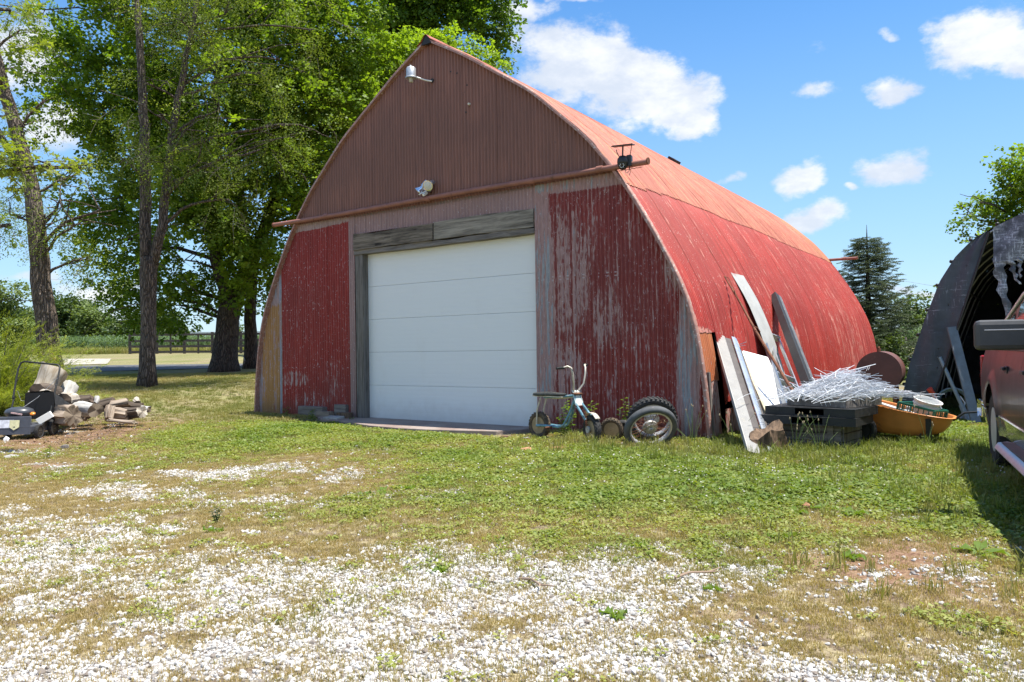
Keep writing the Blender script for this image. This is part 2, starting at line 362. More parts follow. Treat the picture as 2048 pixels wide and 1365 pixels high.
def blobmask(t, X, Z, x0, z0, rx, rz, soft=0.6):
    e1 = t.m('DIVIDE', t.m('SUBTRACT', X, x0), rx); e2 = t.m('DIVIDE', t.m('SUBTRACT', Z, z0), rz)
    r = t.m('ADD', t.m('MULTIPLY', e1, e1), t.m('MULTIPLY', e2, e2)); return t.m('SUBTRACT', 1.0, t.step(r, soft * 0.6, 1.4))
def wallpaint(name, base, under, zinc, regions, bias=0.0, fleck=(0.55, 0.5, 0.5), lines=(), across='x', rust=None, rustamt=0.0, zincbias=0.0, rough=0.55, rib_light=0.30, pit=0.068):
    """flaking paint on corrugated sheet; barn-local coordinates; streaks run with the corrugation"""
    m, t, b = material(name); o = t.obj(); X, Y, Z = t.sep(o)
    if across == 'x': st = (15, 2, 1.1); st2 = (52, 3, 7.5); U = X
    else: st = (0.9, 13, 0.9); st2 = (5, 46, 5); U = Y
    n1 = t.noise(t.scl(o, st), 1.0, 6, 0.62); n2 = t.noise(t.scl(o, st2), 1.0, 5, 0.6); nb = t.noise(o, 0.55, 3); nf = t.noise(t.scl(o, st), 6.0, 4, 0.7)
    c = t.mix(t.step(n1, 0.3, 0.7), tuple(x * .78 for x in base), tuple(min(1, x * 1.18) for x in base))
    c = t.mix(t.m('MULTIPLY', t.step(t.m('COSINE', t.m('MULTIPLY', U, 2 * PI / pit)), .35, .95), rib_light), c, tuple(min(1, x * 1.25 + .05) for x in base))   # ridges lightened in the colour so the ribs show in flat shade
    c = t.mix(t.m('MULTIPLY', t.step(nb, .42, .62), .5), c, tuple(x * .68 + .015 for x in base))
    reg = None
    for (x0, z0, rx, rz, k) in regions:
        g = t.m('MULTIPLY', blobmask(t, U if across == 'x' else Y, Z, x0, z0, rx, rz), k); reg = g if reg is None else t.m('ADD', reg, g)
    crest = t.m('COSINE', t.m('MULTIPLY', U, 2 * PI / pit))      # the ridges wear first
    comb = t.m('ADD', t.m('MULTIPLY', n1, 0.52), t.m('MULTIPLY', n2, 0.48)); comb = t.m('ADD', comb, t.m('MULTIPLY_ADD', crest, .022, bias))
    if reg is not None: comb = t.m('ADD', comb, reg)
    mu = t.step(comb, 0.585, 0.61)
    # thin see-through wear first, full loss next
    c = t.mix(t.m('MULTIPLY', t.step(comb, 0.50, 0.62), 0.22), c, under)
    c = t.mix(t.m('MULTIPLY', mu, 0.9), c, t.mix(t.step(n2, .35, .65), tuple(x * .82 for x in under), tuple(min(1, x * 1.15) for x in under)))
    zc_ = t.m('ADD', t.m('ADD', t.m('MULTIPLY', n1, .5), t.m('MULTIPLY', t.noise(t.scl(o, st, (5, 5, 5)), 1.6, 5, .6), .5)), zincbias)
    if reg is not None: zc_ = t.m('ADD', zc_, t.m('MULTIPLY', reg, 0.55))
    mz = t.step(zc_, 0.64, 0.66); c = t.mix(mz, c, t.mix(t.step(nf, .4, .6), tuple(x * .7 for x in zinc), zinc))
    nn = t.noise(t.scl(o, (70, 70, 22)), 1.0, 2, .5); c = t.mix(t.m('MULTIPLY', t.step(nn, 0.675, 0.70), .8), c, fleck)
    if rust is not None:
        nr = t.noise(t.scl(o, st, (9, 2, 4)), 1.2, 6, .65); c = t.mix(t.m('MULTIPLY', t.step(nr, .62 - rustamt, .72 - rustamt), .85), c, rust)
    hh = None
    for z0 in lines:
        band = t.m('LESS_THAN', t.m('ABSOLUTE', t.m('SUBTRACT', Z, z0)), 0.008); dots = t.m('GREATER_THAN', t.m('SINE', t.m('MULTIPLY', U, 2 * PI / (pit * 2))), 0.55)
        c = t.mix(t.m('MULTIPLY', t.m('MULTIPLY', band, dots), t.m('MULTIPLY', t.m('GREATER_THAN', t.m('ADD', n1, t.m('MULTIPLY', nb, .5)), 0.80), .7)), c, fleck)
    if across == 'y':   # dark rust line where one sheet laps the next
        cwid = 15.0 / 21; fr = t.m('FRACT', t.m('DIVIDE', t.m('ADD', Y, .10), cwid)); sm_ = t.m('MULTIPLY', t.m('LESS_THAN', fr, .022), t.step(t.noise(t.scl(o, (.5, .3, 1.2)), 2.0, 4, .6), .42, .56))
        c = t.mix(t.m('MULTIPLY', sm_, .8), c, (.07, .022, .018))
        sd_ = t.m('FRACT', t.m('MULTIPLY', t.m('FLOOR', t.m('DIVIDE', t.m('ADD', Y, .10), cwid)), .618)); c = t.mix(t.m('MULTIPLY', sd_, .28), c, tuple(x * .62 for x in base))
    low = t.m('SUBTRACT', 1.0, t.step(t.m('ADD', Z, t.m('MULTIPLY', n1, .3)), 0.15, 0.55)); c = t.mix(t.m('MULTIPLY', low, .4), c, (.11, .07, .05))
    t.put(b.inputs['Base Color'], c); t.put(b.inputs['Roughness'], t.m('ADD', rough, t.m('MULTIPLY', mu, .15)))
    b.inputs['Specular IOR Level'].default_value = 0.35
    t.put(b.inputs['Normal'], t.bump(t.m('ADD', t.m('SUBTRACT', 1.0, mu), t.m('MULTIPLY', nb, 2.5)), 0.004, 0.7)); return m

M = {}
M['steel'] = simple('dull_steel', (.42, .42, .43), .42, .85, .12, 8)
M['galv'] = simple('galvanised', (.50, .52, .54), .48, .6, .12, 20, dirt=(.3, .28, .25), dirt_amt=.02)
M['alu'] = simple('aluminium', (.62, .63, .65), .34, .85, .08, 9)
M['chrome'] = simple('chrome', (.78, .78, .78), .12, 1.0, .04, 5)
M['rust'] = simple('rusty_iron', (.16, .065, .035), .85, .2, .3, 14, .002, 60, (.30, .13, .05), .05)
M['tankrust'] = simple('tank_paint', (.115, .044, .034), .62, .0, .16, 3, .001, 60, (.23, .10, .07), .0)
M['pipe'] = simple('pipe_paint', (.27, .115, .085), .6, 0, .15, 5, .001, 40, (.14, .06, .04), .05)
M['rubber'] = simple('tyre_rubber', (.028, .028, .028), .85, 0, .3, 10, .001, 60, (.09, .08, .07), .03)
M['dirtyrubber'] = simple('muddy_rubber', (.085, .065, .045), .92, 0, .3, 10, .001, 60, (.17, .12, .07), .1)
M['blackplastic'] = simple('black_plastic', (.016, .017, .018), .45, 0, .2, 9, dirt=(.05, .05, .048), dirt_amt=-.02)
M['blackpaint'] = simple('black_paint', (.013, .014, .015), .6, 0, .3, 9, .0006, 50, (.035, .03, .026), .04)
M['whiteplastic'] = simple('white_plastic', (.80, .80, .78), .45, 0, .04, 6)
M['bucket'] = simple('milky_plastic', (.72, .72, .68), .4, 0, .05, 6, dirt=(.5, .48, .42), dirt_amt=-.02)
M['bluepaint'] = simple('flaked_blue_paint', (.12, .26, .33), .55, .1, .3, 18, .001, 60, (.42, .40, .36), .06)
M['whiterust'] = simple('rusted_white_paint', (.55, .50, .42), .5, .2, .15, 24, .001, 60, (.26, .12, .06), .04)
M['concrete'] = simple('concrete', (.34, .26, .22), .85, 0, .22, 2.2, .002, 70, (.42, .37, .33), .08)
M['oldwood'] = woodmat('weathered_wood', (.085, .072, .06), (.25, .22, .19), 0)
M['oldwoodz'] = woodmat('weathered_wood_upright', (.075, .065, .055), (.21, .19, .17), 2)
M['darkwood'] = woodmat('dark_wood', (.035, .03, .026), (.085, .075, .065), 0)
M['greyboard'] = woodmat('grey_board', (.17, .17, .17), (.30, .30, .30), 0, 1, .8, .15)
M['creamboard'] = woodmat('cream_board', (.48, .40, .26), (.66, .58, .42), 0, 1, .7, .1)
M['whiteboard'] = simple('white_board', (.80, .80, .77), .55, 0, .03, 4, dirt=(.66, .63, .56), dirt_amt=-.04)
M['glass'] = simple('window_glass', (.02, .025, .03), .03, 0, .0, 2)
# ------------------------------------------------------------------ ground: what grows or lies where
def blobs(x, y, L):
    v = np.zeros_like(np.asarray(x, float))
    for (px, py, rx, ry, k) in L:
        c = BL_C(px, py); d = c[1]; RX = rx * d / F; RY = max(0.12, abs(BL_C(px, py - ry)[1] - BL_C(px, min(py + ry, 1900))[1]) / 2)
        q = ((x - c[0]) / RX) ** 2 + ((y - c[1]) / RY) ** 2
        v = np.maximum(v, k * np.exp(-q * 0.9))
    return v
_bc = {}
def BL_C(px, py):
    if (px, py) not in _bc: p = G(px, py); _bc[(px, py)] = (p.x, p.y)
    return _bc[(px, py)]
GRAV = [(1080, 1180, 480, 95, 1.0), (600, 1170, 400, 75, .8), (680, 1270, 420, 80, .95), (250, 1345, 420, 55, 1.0), (60, 1110, 190, 75, .95), (90, 1050, 110, 30, .7),
        (900, 1345, 550, 70, .8), (1400, 1340, 420, 60, .85), (1650, 1360, 260, 40, .8), (1550, 1200, 180, 90, .45), (1900, 1300, 200, 50, .55), (1720, 1165, 160, 24, .5),
        (1690, 1035, 70, 14, .6), (1830, 1045, 60, 14, .6), (240, 978, 130, 14, .95), (60, 1018, 80, 12, .7), (420, 945, 160, 10, .7), (560, 930, 110, 9, .65), (720, 952, 130, 14, .6),
        (700, 905, 60, 7, .5), (560, 880, 90, 7, .3), (480, 995, 130, 12, .5), (780, 985, 120, 9, .5), (300, 905, 130, 8, .5), (150, 925, 110, 9, .45),
        (1990, 1160, 90, 30, .6), (300, 1120, 260, 40, .55), (1500, 1365, 600, 40, .7), (650, 1500, 2400, 120, .8), (1980, 1080, 70, 25, .4), (1030, 868, 60, 9, .6)]
GREEN = [(1300, 950, 480, 75, 1.0), (1650, 950, 350, 90, 1.0), (1000, 930, 260, 50, .9), (560, 860, 320, 40, .85), (850, 880, 260, 24, .75), (1850, 1050, 120, 60, .8), (2000, 1000, 160, 130, 1.0),
         (430, 900, 250, 22, .5), (700, 1020, 200, 16, .35), (1500, 1040, 300, 30, .6), (940, 1000, 180, 20, .4), (1940, 1240, 120, 60, .5), (560, 960, 120, 9, .5), (1750, 880, 300, 30, 1.0),
         (1280, 1090, 60, 10, .5), (880, 1140, 40, 9, .4), (430, 1240, 160, 22, .35), (420, 840, 200, 10, .6)]
BROWN = [(150, 870, 170, 26, 1.0), (90, 930, 130, 16, .7), (300, 850, 140, 10, .6), (1850, 1130, 170, 45, 1.0), (1650, 1110, 120, 22, .6), (60, 895, 90, 18, .7), (60, 1235, 150, 26, .5), (1530, 1235, 220, 30, .3), (760, 940, 160, 22, .45), (560, 935, 220, 14, .35)]
SHORT = [(1200, 1290, 10, 10, 0)]
def fields(x, y):
    n1 = fbm(x, y, 1.1, 4, 1); n2 = fbm(x, y, 4.5, 4, 11); n3 = fbm(x, y, 14, 3, 21)
    wx = x + (fbm(x, y, .8, 3, 31) - .5) * .9; wy = y + (fbm(x, y, .8, 3, 41) - .5) * .9
    g = blobs(wx, wy, GRAV); g = np.clip(g * 1.25 + (n1 - .5) * 1.1 + (n2 - .5) * 1.9 + (n3 - .5) * 1.1 - .22, 0, 1)
    gr = blobs(wx, wy, GREEN) + .55 * smst(x, 4.2, 6.5); gr = np.clip(gr + (n1 - .5) * .9 + (n2 - .5) * .8, 0, 1)
    far = smst(y, 14, 18); gr = gr * (1 - far) + far * np.clip(.5 + (n1 - .5) * 1.2, 0, 1)
    br = blobs(wx, wy, BROWN); br = np.clip(br * 1.3 + (n2 - .5) * .6, 0, 1) * (br > .03); gr = gr * (1 - .8 * br)
    g = g * (1 - smst(y, 14.5, 17))
    return g, gr, br
def local_apron(x, y):
    q0 = (x - A.x); q1 = (y - A.y); u = q0 * UX.x + q1 * UX.y; v = q0 * VY.x + q1 * VY.y; return u, v

def ground_mat(name, attr=True):
    m, t, b = material(name); o = t.obj()
    def at_(k): return t.new('ShaderNodeAttribute', attribute_type='GEOMETRY', attribute_name=k).outputs['Fac']
    n = t.noise(o, 9, 6, .65); nf = t.noise(o, 55, 5, .65); nl = t.noise(o, .7, 4, .6); v = t.voro(o, 48, 'F1'); vc = t.voro(o, 48, 'F1', 1)
    soil = t.mix(t.step(nf, .35, .65), (.085, .060, .040), (.20, .155, .105)); soil = t.mix(t.m('MULTIPLY', t.step(n, .45, .7), .5), soil, (.24, .20, .15))
    lawn = t.mix(t.step(nf, .3, .7), (.07, .09, .02), (.16, .185, .045)); straw = t.mix(t.step(nf, .3, .7), (.22, .18, .10), (.40, .34, .20))
    if attr:
        g, gr, br = at_('gravel'), at_('green'), at_('brown')
        lc = t.mix(gr, straw, lawn); c = t.mix(t.step(t.m('ADD', n, t.m('MULTIPLY', gr, .25)), .42, .62), soil, lc)
        c = t.mix(t.m('MULTIPLY', br, .75), c, t.mix(t.step(nf, .35, .65), (.12, .06, .035), (.28, .16, .105)))
        grav = t.mix(t.step(v, .25, .75), t.mix(t.m('MULTIPLY', t.sep(vc)[0], .5), (.50, .48, .45), (.36, .34, .31)), (.17, .145, .12))
        c = t.mix(t.step(t.m('ADD', g, t.m('MULTIPLY', t.m('SUBTRACT', nf, .5), .5)), .25, .55), c, grav)
    else: c = t.mix(t.step(nl, .35, .65), lawn, t.mix(.5, lawn, straw))
    t.put(b.inputs['Base Color'], c); b.inputs['Roughness'].default_value = .95; b.inputs['Specular IOR Level'].default_value = .15
    t.put(b.inputs['Normal'], t.bump(t.m('ADD', t.m('SUBTRACT', 1.0, v), nf), 0.006)); return m
M['ground'] = ground_mat('yard_ground')
# one sheet: fine near the camera, coarse to the horizon
xs = np.concatenate([-np.geomspace(900, 16, 40), np.arange(-15.9, 12, .07), np.geomspace(12.1, 900, 42)])
ysv = np.concatenate([-np.geomspace(700, 3, 22), np.arange(-2.5, 2, .4), np.arange(2.0, 19, .07), np.geomspace(19.2, 1500, 75)])
GX, GY = np.meshgrid(xs, ysv)
fg, fgr, fbr = fields(GX, GY)
GZ = terrain(GX, GY) + (fbm(GX, GY, .9, 3, 5) - .5) * .05 * smst(np.hypot(GX, GY), 0, 4) + (fbm(GX, GY, 5, 3, 6) - .5) * .018
_u_, _v_ = local_apron(GX, GY)
GZ -= .05 * (smst(_u_, 1.9, 2.4) * (1 - smst(_u_, 7.2, 7.6)) * smst(_v_, -1.6, -1.1) * (1 - smst(_v_, 13, 14)))
ground = grid_obj('ground', GX, GY, GZ, M['ground'], attrs=dict(gravel=fg, green=fgr, brown=fbr)); tag(ground, kind='structure')
GHX, GHY, GHZ = xs, ysv, GZ
def gsurf(x, y):
    x = np.asarray(x, float); y = np.asarray(y, float)
    i = np.clip(np.searchsorted(GHX, x) - 1, 0, len(GHX) - 2); j = np.clip(np.searchsorted(GHY, y) - 1, 0, len(GHY) - 2)
    fx = np.clip((x - GHX[i]) / (GHX[i + 1] - GHX[i]), 0, 1); fy = np.clip((y - GHY[j]) / (GHY[j + 1] - GHY[j]), 0, 1)
    return (GHZ[j, i] * (1 - fx) + GHZ[j, i + 1] * fx) * (1 - fy) + (GHZ[j + 1, i] * (1 - fx) + GHZ[j + 1, i + 1] * fx) * fy

# ---- stones of the gravel
def stone_mesh(name, seed, mat, flat=.8):
    import bmesh
    bm = bmesh.new(); bmesh.ops.create_icosphere(bm, subdivisions=2 if seed < 2 else 1, radius=1); rn = random.Random(seed)
    s_ = (rn.uniform(.8, 1.2), rn.uniform(.65, 1), flat * rn.uniform(.75, 1.15)); pl = [(Vector((rn.gauss(0, 1), rn.gauss(0, 1), rn.gauss(0, 1))).normalized(), rn.uniform(.5, .85)) for _ in range(8)]
    for v in bm.verts:
        for nrm, dd in pl:
            k = v.co.dot(nrm)
            if k > dd: v.co -= nrm * (k - dd)
        v.co = Vector((v.co.x * s_[0], v.co.y * s_[1], v.co.z * s_[2])) * rn.uniform(.95, 1.05)
    me = bpy.data.meshes.new(name); bm.to_mesh(me); bm.free(); me.materials.append(mat); return me
m_, t_, b_ = material('limestone_gravel'); a_ = t_.new('ShaderNodeAttribute', attribute_type='INSTANCER', attribute_name='tint').outputs['Fac']
c_ = t_.mix(t_.step(a_, 0.02, 0.24), (.17, .14, .115), t_.mix(a_, (.34, .32, .29), (.56, .55, .53))); c_ = t_.mix(t_.m('MULTIPLY', t_.step(t_.noise(t_.obj(), 2.2, 4), .45, .7), .18), c_, (.50, .45, .39))
t_.put(b_.inputs['Base Color'], c_); b_.inputs['Roughness'].default_value = .85; M['gravel'] = m_
stones = [source('stone_source', stone_mesh('stone_%d' % i, i, M['gravel'])) for i in range(6)]
def wedge(n, y0, y1, spread=.78, pad=2.4):
    """random points in front of the camera, even over the ground"""
    y = np.sqrt(RNG.random(n) * (y1 ** 2 - y0 ** 2) + y0 ** 2) if y0 >= 0 else RNG.random(n) * (y1 - y0) + y0
    x = (RNG.random(n) * 2 - 1) * (y * spread + pad); return x, y
def inside_barn(x, y, m=0.0):
    u, v = local_apron(x, y); return (u > -m) & (u < BW + m) & (v > -m) & (v < BL + m)
def on_apron(x, y):
    u, v = local_apron(x, y); return (u > 2.15) & (u < 7.0) & (v > -.62 - .3 * (u > 4.2)) & (v < 1)
px_, py_ = [], []
for (n, y0, y1) in ((150000, 1.9, 5.2), (125000, 5.2, 8.5), (60000, 8.5, 14)):
    x, y = wedge(n, y0, y1); px_.append(x); py_.append(y)
x = np.concatenate(px_); y = np.concatenate(py_); g, gr, br = fields(x, y)
keep = (RNG.random(len(x)) < np.clip(g * 1.6 + .02, 0, 1)) & ~inside_barn(x, y, .05) & ~on_apron(x, y)
x = x[keep]; y = y[keep]; r = (.0055 + .0125 * RNG.random(len(x)) ** 2.8) * np.where(y > 5.2, 1.15, 1.0) * np.where(y > 8.5, 1.25, 1)
z = gsurf(x, y) + r * .25
scatter('gravel_stones', np.stack([x, y, z], 1), np.stack([RNG.random(len(x)) * 1.6 - .8, RNG.random(len(x)) * 1.6 - .8, RNG.random(len(x)) * 6.28], 1), r, RNG.integers(0, 6, len(x)), stones, tint=RNG.random(len(x)))
tag(bpy.data.objects['gravel_stones'], 'white crushed limestone gravel spread over the yard', 'gravel', kind='stuff')
print('stones', len(x))

# ---- grass
M['grass'] = leafmat('grass_blades', (.115, .180, .022), (.40, .31, .155), .36)
M['weedleaf'] = leafmat('weed_leaf', (.115, .190, .028), (.30, .32, .08), .36)
def tuft_mesh(name, seed, n=16, rad=.05, h=(.03, .07), wd=.0022, lean=.6):
    rn = random.Random(seed); mb = MB()
    for _ in range(n):
        a = rn.uniform(0, 6.28); d = rad * math.sqrt(rn.random()); p = Vector((math.cos(a) * d, math.sin(a) * d, -.004)); hh = rn.uniform(*h)
        b = rn.uniform(0, 6.28); ln = rn.uniform(.1, lean) * hh; dv = Vector((math.cos(b), math.sin(b), 0)); s_ = Vector((-dv.y, dv.x, 0)); c = rn.uniform(-.8, .8); s_ = (s_ + dv * c).normalized(); w0 = wd * rn.uniform(.7, 1.4)
        m = p + dv * ln * .35 + Vector((0, 0, hh * .6)); e = p + dv * ln + Vector((0, 0, hh * (1 - .25 * ln / hh)))
        mb.add([p - s_ * w0, p + s_ * w0, m + s_ * w0 * .8, m - s_ * w0 * .8, e], [(0, 1, 2, 3), (3, 2, 4)])
    return mb.mesh(name, M['grass'])
def leafy_mesh(name, seed, n=10, rad=.05, ls=(.012, .02), h=.035):
    """low clover and knotweed: small round leaves on short stalks"""
    rn = random.Random(seed); mb = MB()
    for _ in range(n):
        a = rn.uniform(0, 6.28); d = rad * math.sqrt(rn.random()); c = Vector((math.cos(a) * d, math.sin(a) * d, rn.uniform(.3, 1) * h)); r = rn.uniform(*ls)
        nr = Vector((rn.gauss(0, .45), rn.gauss(0, .45), 1)).normalized(); x = nr.orthogonal().normalized(); y_ = nr.cross(x); b = rn.uniform(0, 6.28); e = x * math.cos(b) + y_ * math.sin(b); f = nr.cross(e)
        mb.add([c, c + e * r * .8 + f * r * .55, c + e * r * 1.6, c + e * r * .8 - f * r * .55], [(0, 1, 2, 3)])
    return mb.mesh(name, M['weedleaf'])
tufts = [source('tuft_source', tuft_mesh('tuft_%d' % i, i, 20, .055, (.018, .045), .0019)) for i in range(4)] + [source('tuft_source', tuft_mesh('tall_tuft_%d' % i, 20 + i, 22, .06, (.07, .2), .003, .8)) for i in range(3)] + [source('clover_source', leafy_mesh('clover_%d' % i, 50 + i, 16)) for i in range(3)]
px_, py_, far_ = [], [], []
for (n, y0, y1, sp) in ((60000, 1.9, 5.2, .78), (90000, 5.2, 9.5, .78), (70000, 9.5, 14, .78), (46000, 14, 24, .72)):
    x, y = wedge(n, y0, y1, sp); px_.append(x); py_.append(y)
x = np.concatenate(px_); y = np.concatenate(py_); g, gr, br = fields(x, y)
u, v = local_apron(x, y)
ok = ~inside_barn(x, y, .02) & ~on_apron(x, y)
cl = fbm(x, y, 6, 3, 77)
keep = ok & (RNG.random(len(x)) < np.clip((1.14 - g * .84) * (.35 + .65 * gr + .35 * (cl > .5)), .02, 1) * (1 - .75 * br)) & ((x < 2) | (y < 20)) & ~((y > 14) & (x > -2.5 + (y - 14) * .2) & (x < 6))
x, y, g, gr, cl, u, v = [q[keep] for q in (x, y, g, gr, cl, u, v)]
N = len(x); dry = np.clip(1.08 - gr * 1.0 + RNG.normal(0, .2, N) + (fbm(x, y, 1.7, 3, 61) - .5) * .6, 0, 1); dry = np.where(y > 14, np.clip(.42 + (fbm(x, y, .5, 3, 9) - .5) * 1.2 + RNG.normal(0, .12, N), 0, 1), dry)
kind = RNG.integers(0, 4, N)
near_wall = (np.abs(v) < .45) & (v < 0) & (u > -.5) & (u < 10.4)
# long uncut growth round the junk, the shelter and the truck
tallp = np.zeros(N)
for (px, py, rr, k) in ((1300, 900, 1.0, .5), (1480, 905, 1.0, .6), (1640, 910, 1.1, .6), (1800, 895, 1.0, .35), (1930, 900, 1.3, .6), (1150, 888, .6, .55), (2030, 1000, 1.2, .35), (1900, 1150, .5, .2), (1250, 890, .5, .5), (880, 950, .3, .0), (520, 826, .5, .25)):
    p = G(px, py); tallp = np.maximum(tallp, k * np.exp(-((x - p.x) ** 2 + (y - p.y) ** 2) / rr ** 2))
tall = (RNG.random(N) < tallp * .16) | (RNG.random(N) < .003 * (y < 9) * (g < .15) * (gr > .35))
kind = np.where(tall, RNG.integers(4, 7, N), kind)
clov = (RNG.random(N) < gr * .75 * (cl > .36) * (1 - .75 * np.clip(g * 2, 0, 1))) & ~tall & (y < 14); kind = np.where(clov, RNG.integers(7, 10, N), kind)
sc = (.75 + .6 * RNG.random(N)) * np.where(y > 9.5, 1.15, 1) * np.where(y > 14, 1.35, 1) * (.62 + .5 * np.clip(gr, 0, 1)); sc = np.where(tall, .55 + .55 * RNG.random(N), sc); dry = np.where(tall, dry * .4, dry)
P = np.stack([x, y, gsurf(x, y)], 1); rot = np.stack([RNG.normal(0, .08, N), RNG.normal(0, .08, N), RNG.random(N) * 6.28], 1)
scatter('grass', P, rot, sc, kind, tufts, tint=dry); tag(bpy.data.objects['grass'], 'patchy short green and straw coloured grass with clover', 'grass', kind='stuff')
print('tufts', N)
# clover flowers
mb = MB(); mb.lathe([(0, -.006), (.0045, -.004), (.0062, 0), (.0045, .004), (0, .006)], 6, trm(0, 0, .05)); mb.cur = 1; mb.tube([(0, 0, 0), (.003, 0, .046)], .0008, 3)
M['clover'] = simple('clover_flower', (.68, .64, .56), .8); M['stalk'] = simple('green_stalk', (.10, .15, .04), .7)
fl = source('clover_flower_source', mb.mesh('clover_flower', [M['clover'], M['stalk']]))
x, y = wedge(5200, 5.4, 10.5, .7); k = np.exp(-((x - 2.2) / 2.4) ** 2) * np.exp(-((y - 7.6) / 1.4) ** 2); keep = (RNG.random(len(x)) < k * (.1 + .9 * (fbm(x, y, 2.5, 3, 3) > .52))) & ~inside_barn(x, y, .1)
x = x[keep]; y = y[keep]; N = len(x)
scatter('clover_flowers', np.stack([x, y, gsurf(x, y)], 1), np.stack([RNG.normal(0, .3, N), RNG.normal(0, .3, N), RNG.random(N) * 6.28], 1), .8 + .6 * RNG.random(N), np.zeros(N), [fl])
tag(bpy.data.objects['clover_flowers'], 'tiny white clover flowers dotted through the green grass', 'flowers', kind='stuff')

# ---- road, verge and far field
def strip(name, pts_near, pts_far, mat, lift, kind='structure', n=60):
    P0 = np.array(pts_near); P1 = np.array(pts_far); tt = np.linspace(0, 1, n)
    def al(Pq): s_ = np.linspace(0, 1, len(Pq)); return np.interp(tt, s_, Pq[:, 0]), np.interp(tt, s_, Pq[:, 1])
    x0, y0 = al(P0); x1, y1 = al(P1); k = np.linspace(0, 1, 7)[:, None]; X = x0 * (1 - k) + x1 * k; Y = y0 * (1 - k) + y1 * k
    return tag(grid_obj(name, X, Y, terrain(X, Y) + lift, mat), kind=kind)
M['asphalt'] = simple('road_asphalt', (.075, .078, .085), .85, 0, .15, 1.5, .003, 60, (.12, .12, .12), .05)
M['verge'] = simple('white_gravel_verge', (.36, .33, .28), .95, 0, .2, 3, .01, 30, (.3, .26, .18), .05)
def lineext(a, b, e0, e1):
    a = Vector((a.x, a.y)); b = Vector((b.x, b.y)); d = (b - a).normalized(); return [tuple(a - d * e0), tuple(b + d * e1)]
road_n = lineext(G(130, 746), G(400, 738.5), 70, 70); road_f = lineext(G(130, 733), G(400, 729.5), 70, 70)
strip('road', road_n, road_f, M['asphalt'], .02)
strip('gravel_drive', [tuple(G(0, 731.5).xy), tuple(G(120, 731.5).xy), tuple(G(215, 729.5).xy)], [tuple(G(-40, 722).xy), tuple(G(110, 719).xy), tuple(G(222, 719).xy)], M['verge'], .03)

# ------------------------------------------------------------------ the barn
BM = frame(A, UX)
barn = thing('barn', 'red corrugated metal barn with arched roof and white overhead door', 'barn', M=BM)
RED = (.235, .022, .018); PINK = (.33, .22, .22); ZINC = (.36, .37, .385)
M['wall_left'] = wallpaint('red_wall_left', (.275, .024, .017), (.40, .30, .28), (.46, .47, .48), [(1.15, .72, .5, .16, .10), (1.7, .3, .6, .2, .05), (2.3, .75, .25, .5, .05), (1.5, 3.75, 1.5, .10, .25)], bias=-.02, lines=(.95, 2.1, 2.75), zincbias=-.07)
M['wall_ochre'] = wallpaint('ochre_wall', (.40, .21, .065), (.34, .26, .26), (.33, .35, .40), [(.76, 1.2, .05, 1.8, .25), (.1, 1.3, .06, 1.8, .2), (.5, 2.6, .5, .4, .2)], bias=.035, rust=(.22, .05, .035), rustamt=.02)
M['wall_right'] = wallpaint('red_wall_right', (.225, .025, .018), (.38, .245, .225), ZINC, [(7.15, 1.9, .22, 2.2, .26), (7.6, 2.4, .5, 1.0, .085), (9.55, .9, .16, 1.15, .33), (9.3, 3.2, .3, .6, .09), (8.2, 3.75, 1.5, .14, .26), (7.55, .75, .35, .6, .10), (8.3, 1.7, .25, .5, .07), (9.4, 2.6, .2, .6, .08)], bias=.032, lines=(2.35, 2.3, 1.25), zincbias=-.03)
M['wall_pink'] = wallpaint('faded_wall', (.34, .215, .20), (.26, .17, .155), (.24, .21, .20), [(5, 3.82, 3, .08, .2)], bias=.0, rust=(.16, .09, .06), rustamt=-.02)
M['gable'] = wallpaint('brown_gable', (.23, .100, .066), (.30, .15, .12), (.33, .2, .17), [(6.3, 4.1, .4, .8, .05)], bias=-.12, fleck=(.12, .06, .05), zincbias=-.2, rough=.5, rib_light=.5)
M['roof_low'] = wallpaint('red_roof', (.36, .032, .021), (.50, .22, .17), (.56, .46, .42), [(2.9, 2.0, .25, .6, .12), (4.6, 1.6, .3, .5, .12), (5.5, 1.3, .3, .3, .1), (0.1, 1.4, .5, .12, .2), (11, 1.5, 2, 1.2, .05)], bias=-.015, across='y', fleck=(.50, .36, .32), zincbias=-.075, rust=(.22, .035, .022), rustamt=.065, lines=(.7, 1.44, 2.2, 2.95))
M['roof_top'] = wallpaint('faded_roof', (.43, .125, .075), (.50, .235, .135), (.56, .34, .26), [], bias=.03, across='y', fleck=(.30, .07, .05), zincbias=-.06, rust=(.27, .05, .032), rustamt=.105, rough=.62)
M['roof_orange'] = wallpaint('orange_roof', (.42, .15, .07), (.50, .27, .14), (.6, .38, .24), [], bias=.0, across='y', fleck=(.30, .07, .05), zincbias=-.06, rust=(.45, .10, .05), rustamt=.0)
M['roof_rust'] = wallpaint('rusted_sheet', (.44, .13, .045), (.40, .20, .12), (.42, .34, .28), [], bias=.02, across='y', rust=(.50, .20, .06), rustamt=.06)
M['roof_peel'] = wallpaint('peeled_sheet', (.38, .075, .05), (.48, .36, .32), (.50, .46, .44), [], bias=.11, across='y')
PITCH = .068; AMP = .0115
